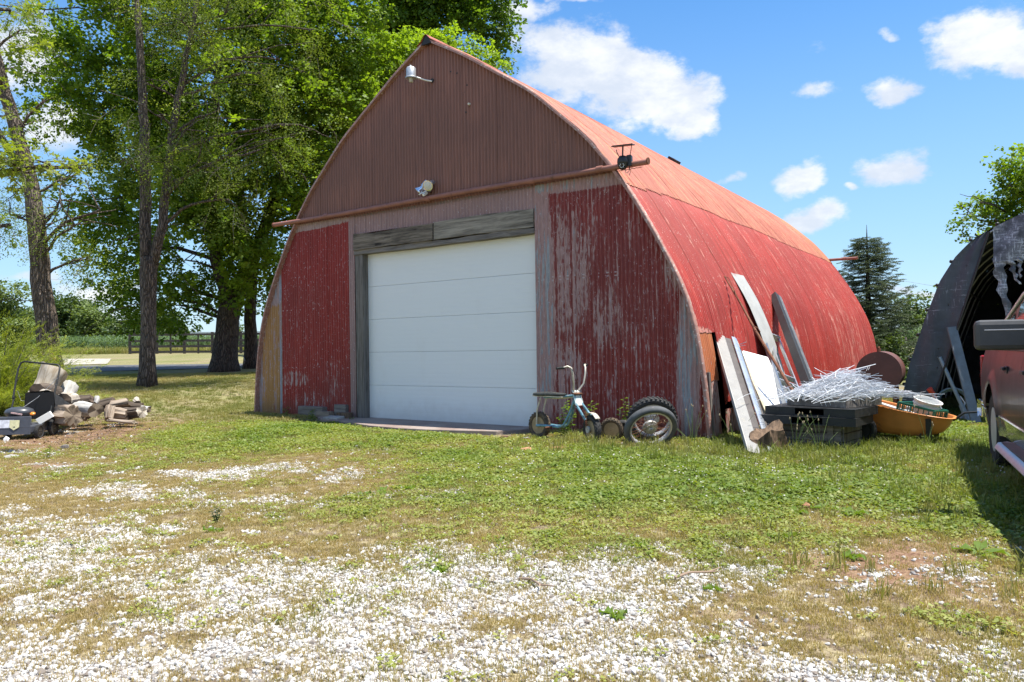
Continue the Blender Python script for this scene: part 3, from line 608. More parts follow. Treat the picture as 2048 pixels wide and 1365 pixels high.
def wall_sheet(name, u0, u1, zb, zt, mat, v=0.0, ragged=0, seed=0):
    n = max(8, int((u1 - u0) / PITCH * 7)); u = np.linspace(u0, u1, n); top = zt(u) if callable(zt) else np.full(n, zt)
    bot = zb(u) if callable(zb) else np.full(n, zb)
    if ragged: bot = bot + ragged * fbm(u * 9, u * 0 + seed, 1, 3)
    k = np.linspace(0, 1, 6)[:, None]; Z = bot * (1 - k) + top * k; U = np.repeat(u[None], 6, 0); V = v - AMP * np.cos(2 * PI * U / PITCH) + (fbm(U * 1.5, Z * 1.2, 1, 2, 3) - .5) * .02
    return grid_obj(name, U, V, Z, mat, barn)
ztop = lambda u: np.minimum(top_z(u), 3.86)
for i, (a, b, mt) in enumerate([(0.0, .82, 'wall_ochre'), (.80, 1.53, 'wall_left'), (1.51, 2.24, 'wall_left'), (2.22, 2.86, 'wall_left')]):
    o = wall_sheet('wall_sheet', a + (.01 if i == 0 else 0), b, -.05, ztop, M[mt], .004 * (i % 2), seed=i)
    if i == 0: tag(o, 'ochre and grey corrugated wall sheet at the left corner')
o = wall_sheet('wall_sheet', 2.84, 3.0, -.03, 3.84, M['wall_pink'], -.012)
for i, (a, b) in enumerate([(7.06, 7.78), (7.76, 8.49), (8.47, 9.19), (9.17, 9.875)]):
    wall_sheet('wall_sheet', a, b, -.05 if i < 3 else .02, ztop, M['wall_right'], .004 * (i % 2))
for i, a in enumerate((2.99, 4.35, 5.70)): wall_sheet('lintel_sheet', a, a + 1.37, 3.44, 3.86, M['wall_pink'], .004 * (i % 2))
k = -6
for k in range(-6, 7):
    a = 4.93 + .72 * k; b = a + .735; a = max(a, .95); b = min(b, BW - .95)
    if b - a < .05: continue
    nz = lambda u: np.maximum(top_z(u), 3.80)
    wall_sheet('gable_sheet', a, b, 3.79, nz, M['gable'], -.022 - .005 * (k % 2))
# door, frame, lintel
M['doorpaint'] = simple('white_door', (.66, .71, .74), .38, 0, .02, 1.5)
m_, t_, b_ = material('white_door_grooved'); o_ = t_.obj(); z_ = t_.sep(o_)[2]
gs = t_.m('POWER', t_.m('ABSOLUTE', t_.m('SINE', t_.m('MULTIPLY', z_, PI / .0765))), .12)
c_ = t_.mix(t_.m('MULTIPLY', t_.step(t_.noise(t_.scl(o_, (1, 1, .4)), 2.5, 5, .6), .55, .8), .2), (.78, .80, .80), (.62, .60, .55)); c_ = t_.mix(t_.m('MULTIPLY', t_.m('SUBTRACT', 1.0, t_.step(t_.m('ADD', z_, t_.m('MULTIPLY', t_.noise(o_, 6, 4), .35)), .15, .6)), .35), c_, (.42, .36, .28)); t_.put(b_.inputs['Base Color'], c_); b_.inputs['Roughness'].default_value = .35
t_.put(b_.inputs['Normal'], t_.bump(gs, .0035)); M['doorpanel'] = m_
door = sub('garage_door', barn)
for i in range(5):
    z0 = .02 + i * .608; MB().box((5.125, .155, z0 + .301), (3.86, .05, .605)).build('door_panel', M['doorpanel'], door, bevel=.003)
MB().box((5.125, .15, .008), (3.86, .05, .02)).build('rubber_seal', M['rubber'], door)
MB().box((5.125, .5, 1.6), (4.6, .05, 3.6)).build('dark_lining', M['blackpaint'], barn)
MB().box((3.10, .10, 1.54), (.20, .22, 3.10)).build('door_post', M['oldwoodz'], barn, bevel=.008)
MB().box((7.11, .17, 1.54), (.12, .14, 3.10)).build('door_post', M['oldwoodz'], barn, bevel=.006)
def rough_beam(u0, u1, z0, z1, v0, v1, seed, name, mat):
    n = 26; P = []; rn = random.Random(seed)
    us = np.linspace(u0, u1, n); lo = z0 + .012 * (fbm(us * 2, us * 0, 1, 3, seed) - .5) * 2; hi = z1 + .03 * (fbm(us * 1.7, us * 0 + 9, 1, 3, seed) - .5) * 2
    mb = MB(); vs = []
    for i, u in enumerate(us):
        e = .01 * (rn.random() - .5)
        vs += [(u, v0 + e, lo[i]), (u, v1, lo[i]), (u, v1, hi[i]), (u, v0 + e + .008, hi[i])]
    fs = [(3, 2, 1, 0), tuple(len(vs) - 4 + k for k in range(4))]
    for i in range(n - 1):
        for k in range(4): a = i * 4 + k; b = i * 4 + (k + 1) % 4; fs.append((a, b, b + 4, a + 4))
    mb.add(vs, fs); return mb.build(name, mat, barn)
rough_beam(3.0, 4.97, 3.14, 3.43, -.05, .12, 1, 'lintel_beam', woodmat('lintel_wood_a', (.045, .035, .026), (.26, .215, .165), 0, .7, .9, .8))
rough_beam(4.985, 7.05, 3.15, 3.45, -.035, .12, 2, 'lintel_beam', woodmat('lintel_wood_b', (.09, .075, .058), (.36, .32, .26), 0, .6, .9, .6))
rough_beam(2.99, 7.06, 3.05, 3.135, -.03, .13, 3, 'lintel_board', M['oldwood'])
# track pipe over the door and its twin on the far end
for (v, u0, u1) in ((-.115, .74, 9.06), (BL + .1, 1.2, 8.66)):
    n = 8; mb = MB()
    for k in range(n):
        a = u0 + (u1 - u0) * k / n; b = u0 + (u1 - u0) * (k + 1) / n; mb.tube([(a, v, 3.845 - .01 * math.sin(k)), (b, v, 3.845 - .01 * math.sin(k + 1))], .042, 14, caps=(k in (0, n - 1)))
    p = mb.build('track_pipe', M['pipe'], barn, smooth=40)
    for uc in (2.35, 4.95, 7.1, 8.3):
        MB().tube([(uc - .05, v, 3.845), (uc + .05, v, 3.845)], .049, 14).beam((uc, v, 3.83), (uc, v + (.12 if v < 0 else -.12), 3.83), .03, .012).build('pipe_bracket', M['pipe'], p, smooth=40)
    for ue in (u0, u1): MB().lathe([(.02, -.004), (.05, -.004), (.05, .012), (.02, .012)], 16, trm(ue, v, 3.845) @ rotm('Y', PI / 2)).build('pipe_end', M['rust'], p, smooth=40)
# arched roof
seam = []
for q in ((1262, 372), (1330, 392), (1410, 413), (1487, 436), (1552, 468), (1600, 488), (1650, 511)):
    u_, v_, z_ = barn_local(roof_hit(*q)); seam.append((v_, z_))
seam[0] = (-.1, 3.57); SV = [s_[0] for s_ in seam]; SZ = [min(3.75, max(3.2, s_[1])) for s_ in seam]; print('seam', [(round(a, 2), round(b, 2)) for a, b in zip(SV, SZ)])
def s_of_z(z): return np.interp(z, PZ[::-1], PT[::-1])
def roof_sheet(name, v0, v1, s0, s1, side, off, mat, ragged=0, seed=0):
    nv = max(6, int((v1 - v0) / PITCH * 6)); ns = max(4, int((s1 - s0) / .11)); v = np.linspace(v0, v1, nv); s_ = np.linspace(0, 1, ns)[:, None]
    s_end = np.full(nv, s1) + (ragged * (fbm(v * 12, v * 0 + seed, 1, 3) - .5) if ragged else 0); SS = s0 + (s_end[None] - s0) * s_; VV = np.repeat(v[None], ns, 0)
    w_ = np.interp(SS, PT, PW); z_ = np.interp(SS, PT, PZ); ds = .02
    tw = np.interp(SS + ds, PT, PW) - np.interp(SS - ds, PT, PW); tz = np.interp(SS + ds, PT, PZ) - np.interp(SS - ds, PT, PZ); L = np.hypot(tw, tz) + 1e-9
    nx, nz = -tz / L, tw / L; d = off + AMP * np.cos(2 * PI * VV / PITCH) + (fbm(VV * 1.1, SS * .9, 1, 3, 8) - .5) * .035
    Wd = w_ + nx * d; Zd = z_ + nz * d; U = BW / 2 + side * Wd + SK * VV
    if side < 0: U, VV, Zd = U[::-1], VV[::-1], Zd[::-1]
    return grid_obj(name, U, VV, Zd, mat, barn)
ncol = 21; cw = (BL + .25) / ncol; s_end = s_of_z(0)
for side in (1, -1):
    for i in range(ncol):
        v0 = -.10 + i * cw; v1 = v0 + cw + .02; vm = (v0 + v1) / 2; zs = float(np.interp(vm, SV, SZ)) + .02 * math.sin(i * 7.1); ss = float(s_of_z(zs)); off = .012 + .003 * (i % 2)
        roof_sheet('roof_sheet', v0, v1, 0.0, ss + .03, side, off + .014, M['roof_orange'] if i >= 19 else M['roof_top'], .02, i)
        if side == 1 and i == 0:
            a = float(s_of_z(1.44)); b = float(s_of_z(.78)); roof_sheet('roof_sheet', v0, v1, ss, a, 1, off, M['roof_low'], .03, i)
            tag(roof_sheet('rusty_sheet', v0 + .01, v0 + .62, a - .02, b, 1, off - .008, M['roof_rust'], .03, 3), 'orange rusted sheet at the bottom front corner')
            roof_sheet('rusty_sheet', v0 + .03, v0 + .55, b - .02, float(s_of_z(.20)), 1, off - .014, M['roof_peel'], .04, 5)
            roof_sheet('rusty_sheet', v0 + .05, v0 + .50, float(s_of_z(.22)), s_end - .01, 1, off - .02, M['roof_peel'], .1, 6)
        elif side == 1 and i == 1:
            roof_sheet('roof_sheet', v0, v1, ss, float(s_of_z(.46)), 1, off, M['roof_low'], .08, i)
            roof_sheet('rusty_sheet', v0 + .02, v1 - .0, float(s_of_z(.36)), s_end, 1, off - .01, M['roof_peel'], .05, 9)
        else:
            roof_sheet('roof_sheet', v0, v1, ss, s_end + (.03 if i > 2 else 0), side, off, M['roof_low'], .03, i)
# front edge trim, ridge cap, corner post, far end
M['trim'] = simple('edge_trim', (.36, .19, .15), .6, 0, .2, 12, .001, 60, (.55, .48, .42), .08)
for side in (1, -1):
    mb = MB(); P = []
    for t in np.linspace(0, PT[-1] - .02, 90):
        wv = float(np.interp(t, PT, PW)); zv = float(np.interp(t, PT, PZ)); t2 = float(np.interp(t + .02, PT, PW)), float(np.interp(t + .02, PT, PZ)); dx_, dz_ = t2[0] - wv, t2[1] - zv; l = math.hypot(dx_, dz_) + 1e-9; nx, nz = -dz_ / l, dx_ / l
        row = []
        for (dn, vv) in ((-.02, .01), (-.028, -.104), (.008, -.106), (.026, -.09), (.03, -.05)): row.append((BW / 2 + side * (wv + nx * dn), vv, zv + nz * dn))
        P.append(row)
    mb.grid(P).build('edge_trim', M['trim'], barn, smooth=50)
mb = MB(); P = []
for v in np.linspace(-.13, BL + .15, 60):
    o_ = SK * v; P.append([(BW / 2 + o_ + a, v, b + .008 * math.sin(v * 3)) for a, b in ((-.20, 6.51), (-.1, 6.575), (-.02, 6.66), (.02, 6.66), (.1, 6.575), (.20, 6.51))])
mb.grid(P).build('ridge_cap', M['roof_top'], barn, smooth=60)
MB().add([(BW / 2 - .12, -.11, 6.50), (BW / 2 + .12, -.11, 6.50), (BW / 2 + .02, -.11, 6.66), (BW / 2 - .02, -.11, 6.66), (BW / 2, -.04, 6.5)], [(0, 1, 2, 3), (1, 0, 4)]).build('ridge_end', M['blackpaint'], barn)
MB().beam((BW - .02, .03, 0), (BW - .06, .03, .9), .06, .05).build('corner_board', M['oldwoodz'], barn)
for i in range(14):
    a = .02 + i * .705; o = wall_sheet('end_wall_sheet', a, min(a + .72, BW - .02), -.05, top_z, M['wall_left'], 0); o.location = (SK * BL, BL, 0)
p = roof_hit(1437, 358)
rv = MB().box((0, 0, 0), (.22, .30, .06)).build('roof_patch', M['blackpaint'], barn, T=trm(BW / 2 + 1.55 + SK * 6, 7.2, float(top_z(BW / 2 + 1.55)) + .05) @ rotm('Y', .62))
# bolt holes in the gable
for (px, py) in ((937, 172), (935, 226), (904, 145), (917, 148)):
    u_, z_ = front_uv(px, py); MB().lathe([(0, 0), (.014, 0), (.014, .006), (0, .006)], 10, trm(u_, -.037, z_) @ rotm('X', PI / 2)).build('bolt', M['blackpaint'], barn)

# apron slab in front of the door
mb = MB(); poly = [(2.30, -.02), (2.18, -.25), (2.6, -.50), (3.3, -.62), (4.3, -.95), (5.0, -1.02), (5.6, -.98), (6.1, -.85), (6.75, -.66), (6.96, -.30), (6.96, .13), (3.2, .13), (3.2, -.02)]
mb.prism(poly, -.06, .022); m_, t_, b_ = material('stained_slab'); o_ = t_.obj()
c_ = t_.mix(t_.step(t_.noise(o_, 1.6, 5, .6), .35, .65), (.22, .155, .13), (.29, .235, .20)); c_ = t_.mix(t_.step(t_.noise(o_, 4, 6, .7), .55, .7), c_, (.15, .11, .095)); c_ = t_.mix(t_.m('MULTIPLY', t_.step(t_.noise(o_, 30, 4), .5, .7), .5), c_, (.33, .29, .26))
t_.put(b_.inputs['Base Color'], c_); b_.inputs['Roughness'].default_value = .9; t_.put(b_.inputs['Normal'], t_.bump(t_.noise(o_, 25, 5), .006)); M['slab'] = m_
o = mb.build('concrete_apron', M['slab'], bevel=.01); o.matrix_world = BM; tag(o, kind='structure')

# ------------------------------------------------------------------ leaves and trees
def lobed(r, seed):
    rn = random.Random(seed); pts = []
    for a, q in ((-90, .12), (-50, .5), (-28, .95), (-2, .45), (24, 1.0), (52, .5), (90, 1.25), (128, .5), (156, 1.0), (182, .45), (208, .95), (230, .5)):
        q *= rn.uniform(.88, 1.12); pts.append((math.cos(math.radians(a)) * q * r, math.sin(math.radians(a)) * q * r + r * .4))
    return pts
def spray(name, mat, seed, n, size, kind='maple', ls=.06, twig=None, droop=.3):
    """a leafy twig about `size` across, mostly along +X"""
    rn = random.Random(seed); mb = MB()
    if twig is not None:
        mb.cur = 1; mb.tube([(-.1 * size, 0, 0), (size * .5, 0, .03 * size), (size, 0, -droop * size * .4)], [.005, .0035, .002], 4); mb.cur = 0
        for _ in range(3):
            a = rn.uniform(.1, .7) * size; b = rn.choice((-1, 1)) * rn.uniform(.3, .6) * size; mb.cur = 1; mb.tube([(a, 0, 0), (a + abs(b) * .6, b, rn.uniform(-.2, .1) * size)], [.0035, .0015], 3, caps=False); mb.cur = 0
    for _ in range(n):
        t = rn.random(); c = Vector((t * size * 1.05, rn.gauss(0, .20) * size * (1.1 - .5 * t), rn.gauss(0, .11) * size - droop * size * t * t * .5))
        nr = Vector((rn.gauss(0, .55), rn.gauss(0, .55), 1)).normalized(); x = nr.orthogonal().normalized(); y = nr.cross(x); b = rn.uniform(0, 6.28); e = x * math.cos(b) + y * math.sin(b); f = nr.cross(e); s_ = ls * rn.uniform(.7, 1.25)
        if kind == 'maple':
            pl = lobed(s_, rn.random()); vs = [c + e * p[0] + f * p[1] - nr * (abs(p[0]) * .25) for p in pl]; k = len(vs); vs.append(c + f * s_ * .3); mb.add(vs, [(i, (i + 1) % k, k) for i in range(k)])
        elif kind == 'oval': mb.add([c, c + e * s_ * .7 + f * s_ * .32, c + e * s_ * 1.5, c + e * s_ * .7 - f * s_ * .32], [(0, 1, 2, 3)])
        elif kind == 'mass': # far trees: a folded leaf bunch
            mb.add([c + e * s_, c + f * s_ * .8 + nr * s_ * .2, c - e * s_ * .9, c - f * s_ - nr * s_ * .3], [(0, 1, 2), (0, 2, 3)])
    return source(name, mb.mesh(name, [mat] + ([twig] if twig is not None else [])))
M['maple'] = leafmat('maple_leaf', (.046, .105, .012), (.25, .36, .035), .52)
M['fine'] = leafmat('fine_leaf', (.070, .125, .022), (.24, .30, .06), .45)
M['bright'] = leafmat('bright_leaf', (.10, .17, .03), (.24, .29, .05), .45)
M['fartree'] = leafmat('far_leaf', (.040, .075, .025), (.13, .18, .05), .3)
M['juniper'] = leafmat('juniper_leaf', (.15, .21, .03), (.34, .38, .06), .35)
M['bark'] = barkmat('grey_bark', (.045, .036, .03), (.19, .155, .13)); M['barkdark'] = barkmat('dark_bark', (.025, .020, .017), (.105, .085, .07), .9)
M['barkmoss'] = barkmat('mossy_bark', (.05, .036, .026), (.20, .155, .12), 1, (.30, .17, .03)); M['twig'] = simple('twig_wood', (.17, .15, .12), .9, 0, .2, 9)
SPR = {
 'maple': [spray('maple_spray', M['maple'], i, 26, .66, 'mass', .062, None) for i in range(4)],
 'fine': [spray('fine_spray', M['fine'], 10 + i, 64, .8, 'oval', .038, M['twig'] if i == 0 else None, .45) for i in range(4)],
 'bright': [spray('bright_spray', M['bright'], 20 + i, 13, .5, 'maple', .075, M['twig'], .2) for i in range(3)],
 'mid': [spray('mid_spray', M['maple'], 30 + i, 40, .8, 'oval', .055, None, .3) for i in range(3)],
 'far': [spray('far_spray', M['fartree'], 40 + i, 26, 1.1, 'mass', .085, None, .2) for i in range(3)]}
def crown(name, parent, origin, BL, kind, dens=1.0, seed=0, droop=.25, tint=(.0, 1.0), size=1.0, rim=.55, gap=.44):
    """leafy sprays through the ellipsoids BL = (centre, rx, ry, rz, amount)"""
    rg = np.random.default_rng(seed); PP, RR, SS, TT = [], [], [], []
    for (c, rx, ry, rz, k) in BL:
        n = int(dens * k * 125 * (rx * ry * rz) ** (2 / 3) + 4); d = rg.normal(size=(n, 3)); d /= np.linalg.norm(d, axis=1)[:, None]
        r = rim + (1 - rim) * rg.random(n) ** .5; r *= 1 + .22 * (fbm(d[:, 0] * 2 + seed + c[0], d[:, 1] * 2 + d[:, 2] * 2, 1.3, 3, 4) - .5) * 2
        inner = rg.random(n) < .3; r = np.where(inner, rg.random(n) ** .4 * .75, r)
        p = d * r[:, None] * np.array([rx, ry, rz]) + np.array(c) - np.array(origin)
        yaw = np.arctan2(d[:, 1], d[:, 0]) + rg.normal(0, .7, n); pit = -d[:, 2] * .5 + droop + rg.normal(0, .3, n)
        PP.append(p); RR.append(np.stack([rg.normal(0, .35, n), pit, yaw], 1)); SS.append(size * rg.uniform(.65, 1.2, n))
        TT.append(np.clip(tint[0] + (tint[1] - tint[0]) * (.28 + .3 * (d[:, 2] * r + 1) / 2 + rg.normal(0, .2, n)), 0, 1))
    P = np.concatenate(PP); A_ = np.concatenate(RR); B__ = np.concatenate(SS); C__ = np.concatenate(TT)
    cl_ = fbm(P[:, 0] * 1.0 + P[:, 2] * .7 + seed, P[:, 1] * .9 - P[:, 2] * .6, 1.15 / max(.6, size), 3, 5 + seed); kp = cl_ > gap; P, RR, SS, TT = P[kp], [A_[kp]], [B__[kp]], [C__[kp]]; o = scatter(name, P, np.concatenate(RR), np.concatenate(SS), rg.integers(0, len(SPR[kind]), len(P)), SPR[kind], parent, tint=np.concatenate(TT)); return o
def limb(mb, p0, p1, r0, r1, seed, sag=0.12, n=7, sides=9, wob=.06):
    rn = random.Random(seed); p0 = Vector(p0); p1 = Vector(p1); L = (p1 - p0).length; o = Vector((rn.uniform(-1, 1), rn.uniform(-1, 1), rn.uniform(.2, 1))) * L * sag; pts = []
    for i in range(n):
        t = i / (n - 1); pts.append(p0.lerp(p1, t) + o * math.sin(PI * t) + Vector((rn.gauss(0, 1), rn.gauss(0, 1), rn.gauss(0, 1))) * L * .012 * (0 < i < n - 1))
    mb.tube(pts, [r0 + (r1 - r0) * (i / (n - 1)) for i in range(n)], sides, wob=wob, seed=seed); return pts
def make_tree(name, label, cat, base, stems, BL, kind, bark, group=None, dens=1.0, seed=0, twigs=2, tint=(0, 1), size=1.0, droop=.25, rim=.55, bare=0, flare=1.4, thin=.78):
    base = Vector(base); T = thing(name, label, cat, base, group=group); mb = MB(); rn = random.Random(seed); nodes = []
    for si, st in enumerate(stems):
        pts = [Vector(p[0]) - base for p in st]; rad = [p[1] * thin for p in st]; fine = []; fr = []
        for i in range(len(pts) - 1):
            k = max(2, int((pts[i + 1] - pts[i]).length / .35))
            for j in range(k):
                t = j / k; fine.append(pts[i].lerp(pts[i + 1], t) + Vector((rn.gauss(0, 1), rn.gauss(0, 1), 0)) * .012); fr.append(rad[i] * (1 - t) + rad[i + 1] * t)
        fine.append(pts[-1]); fr.append(rad[-1])
        if si == 0:
            fine[0] = fine[0] - Vector((0, 0, .15))
            for i in range(len(fine)):
                h = max(0, fine[i].z); fr[i] *= 1 + (flare - 1) * math.exp(-h / .22)
        mb.tube(fine, fr, 26, wob=.035, seed=seed + si, ridge=.5); nodes += [(p, r) for p, r in zip(fine, fr) if p.z > 1.2]
    for bi, (c, rx, ry, rz, k) in enumerate(BL):
        if not nodes: break
        c = Vector(c) - base; low = [q for q in nodes if q[0].z < c.z + .3] or nodes; q = min(low, key=lambda q: (q[0] - c).length + .5 * abs(q[0].z - (c.z - .8)))
        r0 = min(q[1] * .5, .02 + .016 * (q[0] - c).length); pts = limb(mb, q[0], c, r0, .02, seed * 31 + bi, .1)
        for j in range(twigs):
            e = c + Vector((rn.gauss(0, .5) * rx, rn.gauss(0, .5) * ry, rn.gauss(.1, .45) * rz)); limb(mb, pts[rn.randint(3, 6)], e, .018, .006, seed * 77 + bi * 5 + j, .08, 5, 5)
    for j in range(bare):
        q = rn.choice(nodes); e = q[0] + Vector((rn.uniform(-1.8, 1.8), rn.uniform(-1, .6), rn.uniform(-1.2, .3))); limb(mb, q[0], e, .014, .003, seed * 7 + j, .15, 8, 4)
    mb.build('trunk', bark, T, smooth=180)
    crown('crown', T, base, BL, kind, dens, seed, droop, tint, size, rim); return T
def bl(px, py, Y, rpx, k=1.0, sy=1.0, sz=.8, dY=0):
    """leaf mass centred on the line through a pixel at distance Y, rpx wide"""
    r = rpx * Y / F; return (tuple(at(px, py, Y + dY)), r, r * sy, r * sz, k)

# big maple (two trunks side by side)
b1 = G(447, 745); b1 = Vector(b1) * (25 / b1.y) if False else at(447, 746, 25.0); b1.z = gz(b1.x, b1.y)
def st(*a): return [(at(px, py, Y), r) for (px, py, Y, r) in a]
mapleA = [st((447, 746, 25, .50), (455, 640, 25, .44), (462, 600, 25, .46)), st((462, 605, 25, .30), (432, 520, 24.6, .24), (425, 380, 24.2, .2), (430, 240, 24, .16), (440, 60, 24, .1)),
          st((470, 600, 25.1, .34), (520, 480, 25.4, .26), (560, 380, 25.4, .2), (620, 250, 25, .13)), st((500, 530, 25.3, .2), (470, 330, 25.8, .2), (480, 120, 26, .12))]
mapleA[0][0] = (b1, .5)
BLA = [bl(*q) for q in [(430, 560, 24.2, 70, .8), (370, 520, 24, 80, .9), (300, 600, 25, 70, .7), (250, 560, 25, 60, .6), (230, 480, 24.5, 80, .8), (520, 560, 24.4, 55, .9), (540, 470, 24, 80, 1), (600, 400, 24.2, 75, 1), (470, 440, 24, 90, 1),
        (380, 400, 24, 90, 1), (560, 330, 24, 90, 1), (640, 300, 24.5, 80, 1), (480, 300, 23.6, 100, 1), (680, 200, 24.5, 75, 1), (590, 210, 24, 100, 1), (460, 180, 23.8, 110, 1), (350, 280, 24, 90, .9), (240, 300, 25, 100, 1), (150, 230, 25, 90, 1), (240, 160, 25, 110, 1),
        (120, 130, 25.5, 75, .9), (350, 120, 24.5, 110, 1), (560, 90, 24, 110, 1), (670, 80, 24.5, 85, 1), (700, 20, 25, 60, .8), (440, 20, 24, 110, 1), (300, 10, 24.6, 110, 1), (170, 40, 25.5, 90, .9), (560, -60, 24.5, 130, 1), (380, -100, 25, 150, 1), (200, -90, 25.5, 130, 1),
        (190, 400, 26, 80, .6), (300, 420, 26, 90, .8), (420, 320, 27, 110, .9), (560, 230, 27, 110, .9), (280, 220, 27, 120, .9), (680, -80, 25, 120, .8), (90, 20, 26, 50, .5), (350, 610, 26.4, 60, .6)]]
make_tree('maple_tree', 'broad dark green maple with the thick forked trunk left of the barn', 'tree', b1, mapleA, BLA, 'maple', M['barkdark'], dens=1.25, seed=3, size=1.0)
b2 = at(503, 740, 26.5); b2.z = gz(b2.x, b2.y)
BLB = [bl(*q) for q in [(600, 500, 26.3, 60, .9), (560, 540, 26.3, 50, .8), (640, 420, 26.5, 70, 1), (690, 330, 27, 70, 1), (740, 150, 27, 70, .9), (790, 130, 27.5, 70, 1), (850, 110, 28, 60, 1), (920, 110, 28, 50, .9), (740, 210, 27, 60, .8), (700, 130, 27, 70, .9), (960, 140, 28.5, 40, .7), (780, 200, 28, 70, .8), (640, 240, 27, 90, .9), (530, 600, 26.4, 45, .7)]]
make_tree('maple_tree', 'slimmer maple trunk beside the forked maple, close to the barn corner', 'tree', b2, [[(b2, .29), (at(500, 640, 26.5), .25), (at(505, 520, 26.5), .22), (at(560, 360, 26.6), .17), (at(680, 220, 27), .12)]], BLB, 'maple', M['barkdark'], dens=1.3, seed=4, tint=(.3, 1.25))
# fork-stemmed tree with fine leaves
b3 = at(295, 768, 20); b3.z = gz(b3.x, b3.y)
s3 = [[(b3, .26), (at(296, 640, 20), .245), (at(298, 540, 20), .27), (at(299, 515, 20), .28)], st((292, 530, 20, .19), (290, 400, 20, .175), (289, 260, 19.9, .15), (280, 100, 19.8, .12), (272, -40, 19.8, .09)),
      st((305, 530, 20, .17), (325, 450, 19.9, .15), (334, 340, 19.8, .135), (355, 200, 19.6, .11), (385, 60, 19.5, .08), (400, -40, 19.5, .06))]
BL3 = [bl(*q) for q in [(310, 230, 19, 75, .8), (370, 260, 18.8, 70, .8), (300, 170, 19, 60, .7), (400, 320, 18.8, 60, .7), (340, 320, 19, 50, .5), (440, 220, 19, 70, .6), (520, 300, 19.3, 80, .5), (480, 150, 19.3, 80, .6), (600, 250, 19.8, 80, .5), (560, 120, 19.8, 80, .5), (360, 40, 19.2, 80, .8), (450, 30, 19.2, 80, .7),
        (620, 60, 20, 80, .5), (250, 320, 19.3, 60, .4), (400, -70, 19.4, 110, .8), (280, -90, 19.4, 90, .7), (540, -50, 19.6, 100, .6), (460, 400, 19.6, 50, .3)]]
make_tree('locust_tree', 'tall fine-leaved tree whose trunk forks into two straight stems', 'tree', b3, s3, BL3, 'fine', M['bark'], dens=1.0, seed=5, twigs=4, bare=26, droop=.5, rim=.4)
# leaning tree at the left
b4 = at(112, 800, 17); b4.z = gz(b4.x, b4.y)
s4 = [[(b4, .33), (at(104, 740, 17), .30), (at(92, 640, 17), .27), (at(82, 560, 17), .25), (at(74, 460, 17), .235), (at(60, 360, 17), .21), (at(36, 270, 17), .18), (at(8, 180, 17), .16), (at(-20, 60, 17), .13), (at(-40, -60, 17), .1)],
      st((36, 330, 17, .1), (10, 290, 17.2, .09), (-20, 230, 17.4, .07))]
BL4 = [bl(*q) for q in [(150, 450, 16.6, 70, .6), (200, 420, 16.6, 60, .6), (120, 400, 16.5, 60, .5), (90, 430, 16.5, 50, .5), (170, 520, 17, 45, .35), (20, 430, 17, 60, .45), (50, 250, 17, 45, .35), (20, 380, 17.5, 60, .4), (0, 160, 16.8, 60, .5), (-40, 40, 16.8, 110, .7), (40, 60, 17, 40, .3), (90, 200, 17, 35, .2), (150, 350, 17, 50, .35)]]
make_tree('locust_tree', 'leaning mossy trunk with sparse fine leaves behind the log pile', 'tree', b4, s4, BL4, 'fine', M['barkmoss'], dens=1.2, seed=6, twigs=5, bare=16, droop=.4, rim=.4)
# tree outside the left edge whose bright branches reach in
b5 = Vector((-9.6, 9.5, 0)); top5 = b5 + Vector((.2, .2, 6))
BL5 = [bl(*q) for q in [(30, 330, 9.5, 50, 1), (100, 330, 9.6, 45, .8), (160, 335, 9.7, 32, .6), (20, 450, 9.5, 30, .7), (20, 20, 9.5, 40, .7), (-60, 300, 9.5, 110, 1), (-80, 100, 9.5, 140, 1), (-250, 200, 9.5, 260, .8)]]
BL5 = [(c, a, b * .8, d * .5, k) for (c, a, b, d, k) in BL5]
make_tree('maple_tree', 'maple reaching bright yellow green branches in from the left edge', 'tree', b5, [[(b5, .2), (b5 + Vector((0, .1, 3)), .17), (top5, .1)]], BL5, 'bright', M['bark'], dens=2.0, seed=8, size=.62, tint=(.3, 1.2), rim=.3)
# darker tree whose top shows over the barn
b6 = Vector((-6.0, 42, gz(-6, 42)))
BL6 = [bl(*q) for q in [(780, 30, 40, 60, .9), (850, 20, 40, 70, 1), (920, 30, 40, 60, 1), (975, 60, 39.5, 45, 1), (985, 110, 39.5, 32, .9), (940, 90, 40, 45, .7), (860, 70, 41, 60, .8), (790, 90, 41, 60, .8), (960, -10, 40, 60, 1), (860, -60, 40, 110, 1), (740, 20, 40, 40, .7), (760, -80, 40, 80, .8), (800, 200, 42, 100, .7)]]
make_tree('elm_tree', 'dark small-leaved tree whose top rises over the barn ridge', 'tree', b6, [[(b6, .45), (at(800, 420, 42), .36), (at(805, 200, 41), .26), (at(850, 60, 40), .14)]], BL6, 'maple', M['barkdark'], dens=.95, seed=9, size=1.5, twigs=4, tint=(-.25, .6))
# right hand tree over the shelter
b7 = Vector((16.5, 24, 0))
BL7 = [bl(*q) for q in [(2020, 370, 22, 45, 1), (1960, 405, 22, 45, .9), (1935, 430, 22, 35, .8), (1990, 440, 22, 45, .9), (1950, 470, 22, 30, .7), (2050, 330, 22, 45, 1), (2080, 420, 22.5, 90, 1), (2160, 360, 23, 120, 1), (2240, 500, 24, 140, .9)]]
make_tree('mulberry_tree', 'green leafy tree top showing above the dark fabric shelter', 'tree', b7, [[(b7, .25), (b7 + Vector((0, 0, 2.5)), .2), (b7 + Vector((-.5, -.5, 5)), .12)]], BL7, 'maple', M['bark'], dens=1.7, seed=10, size=.85, tint=(0, .8), twigs=3)
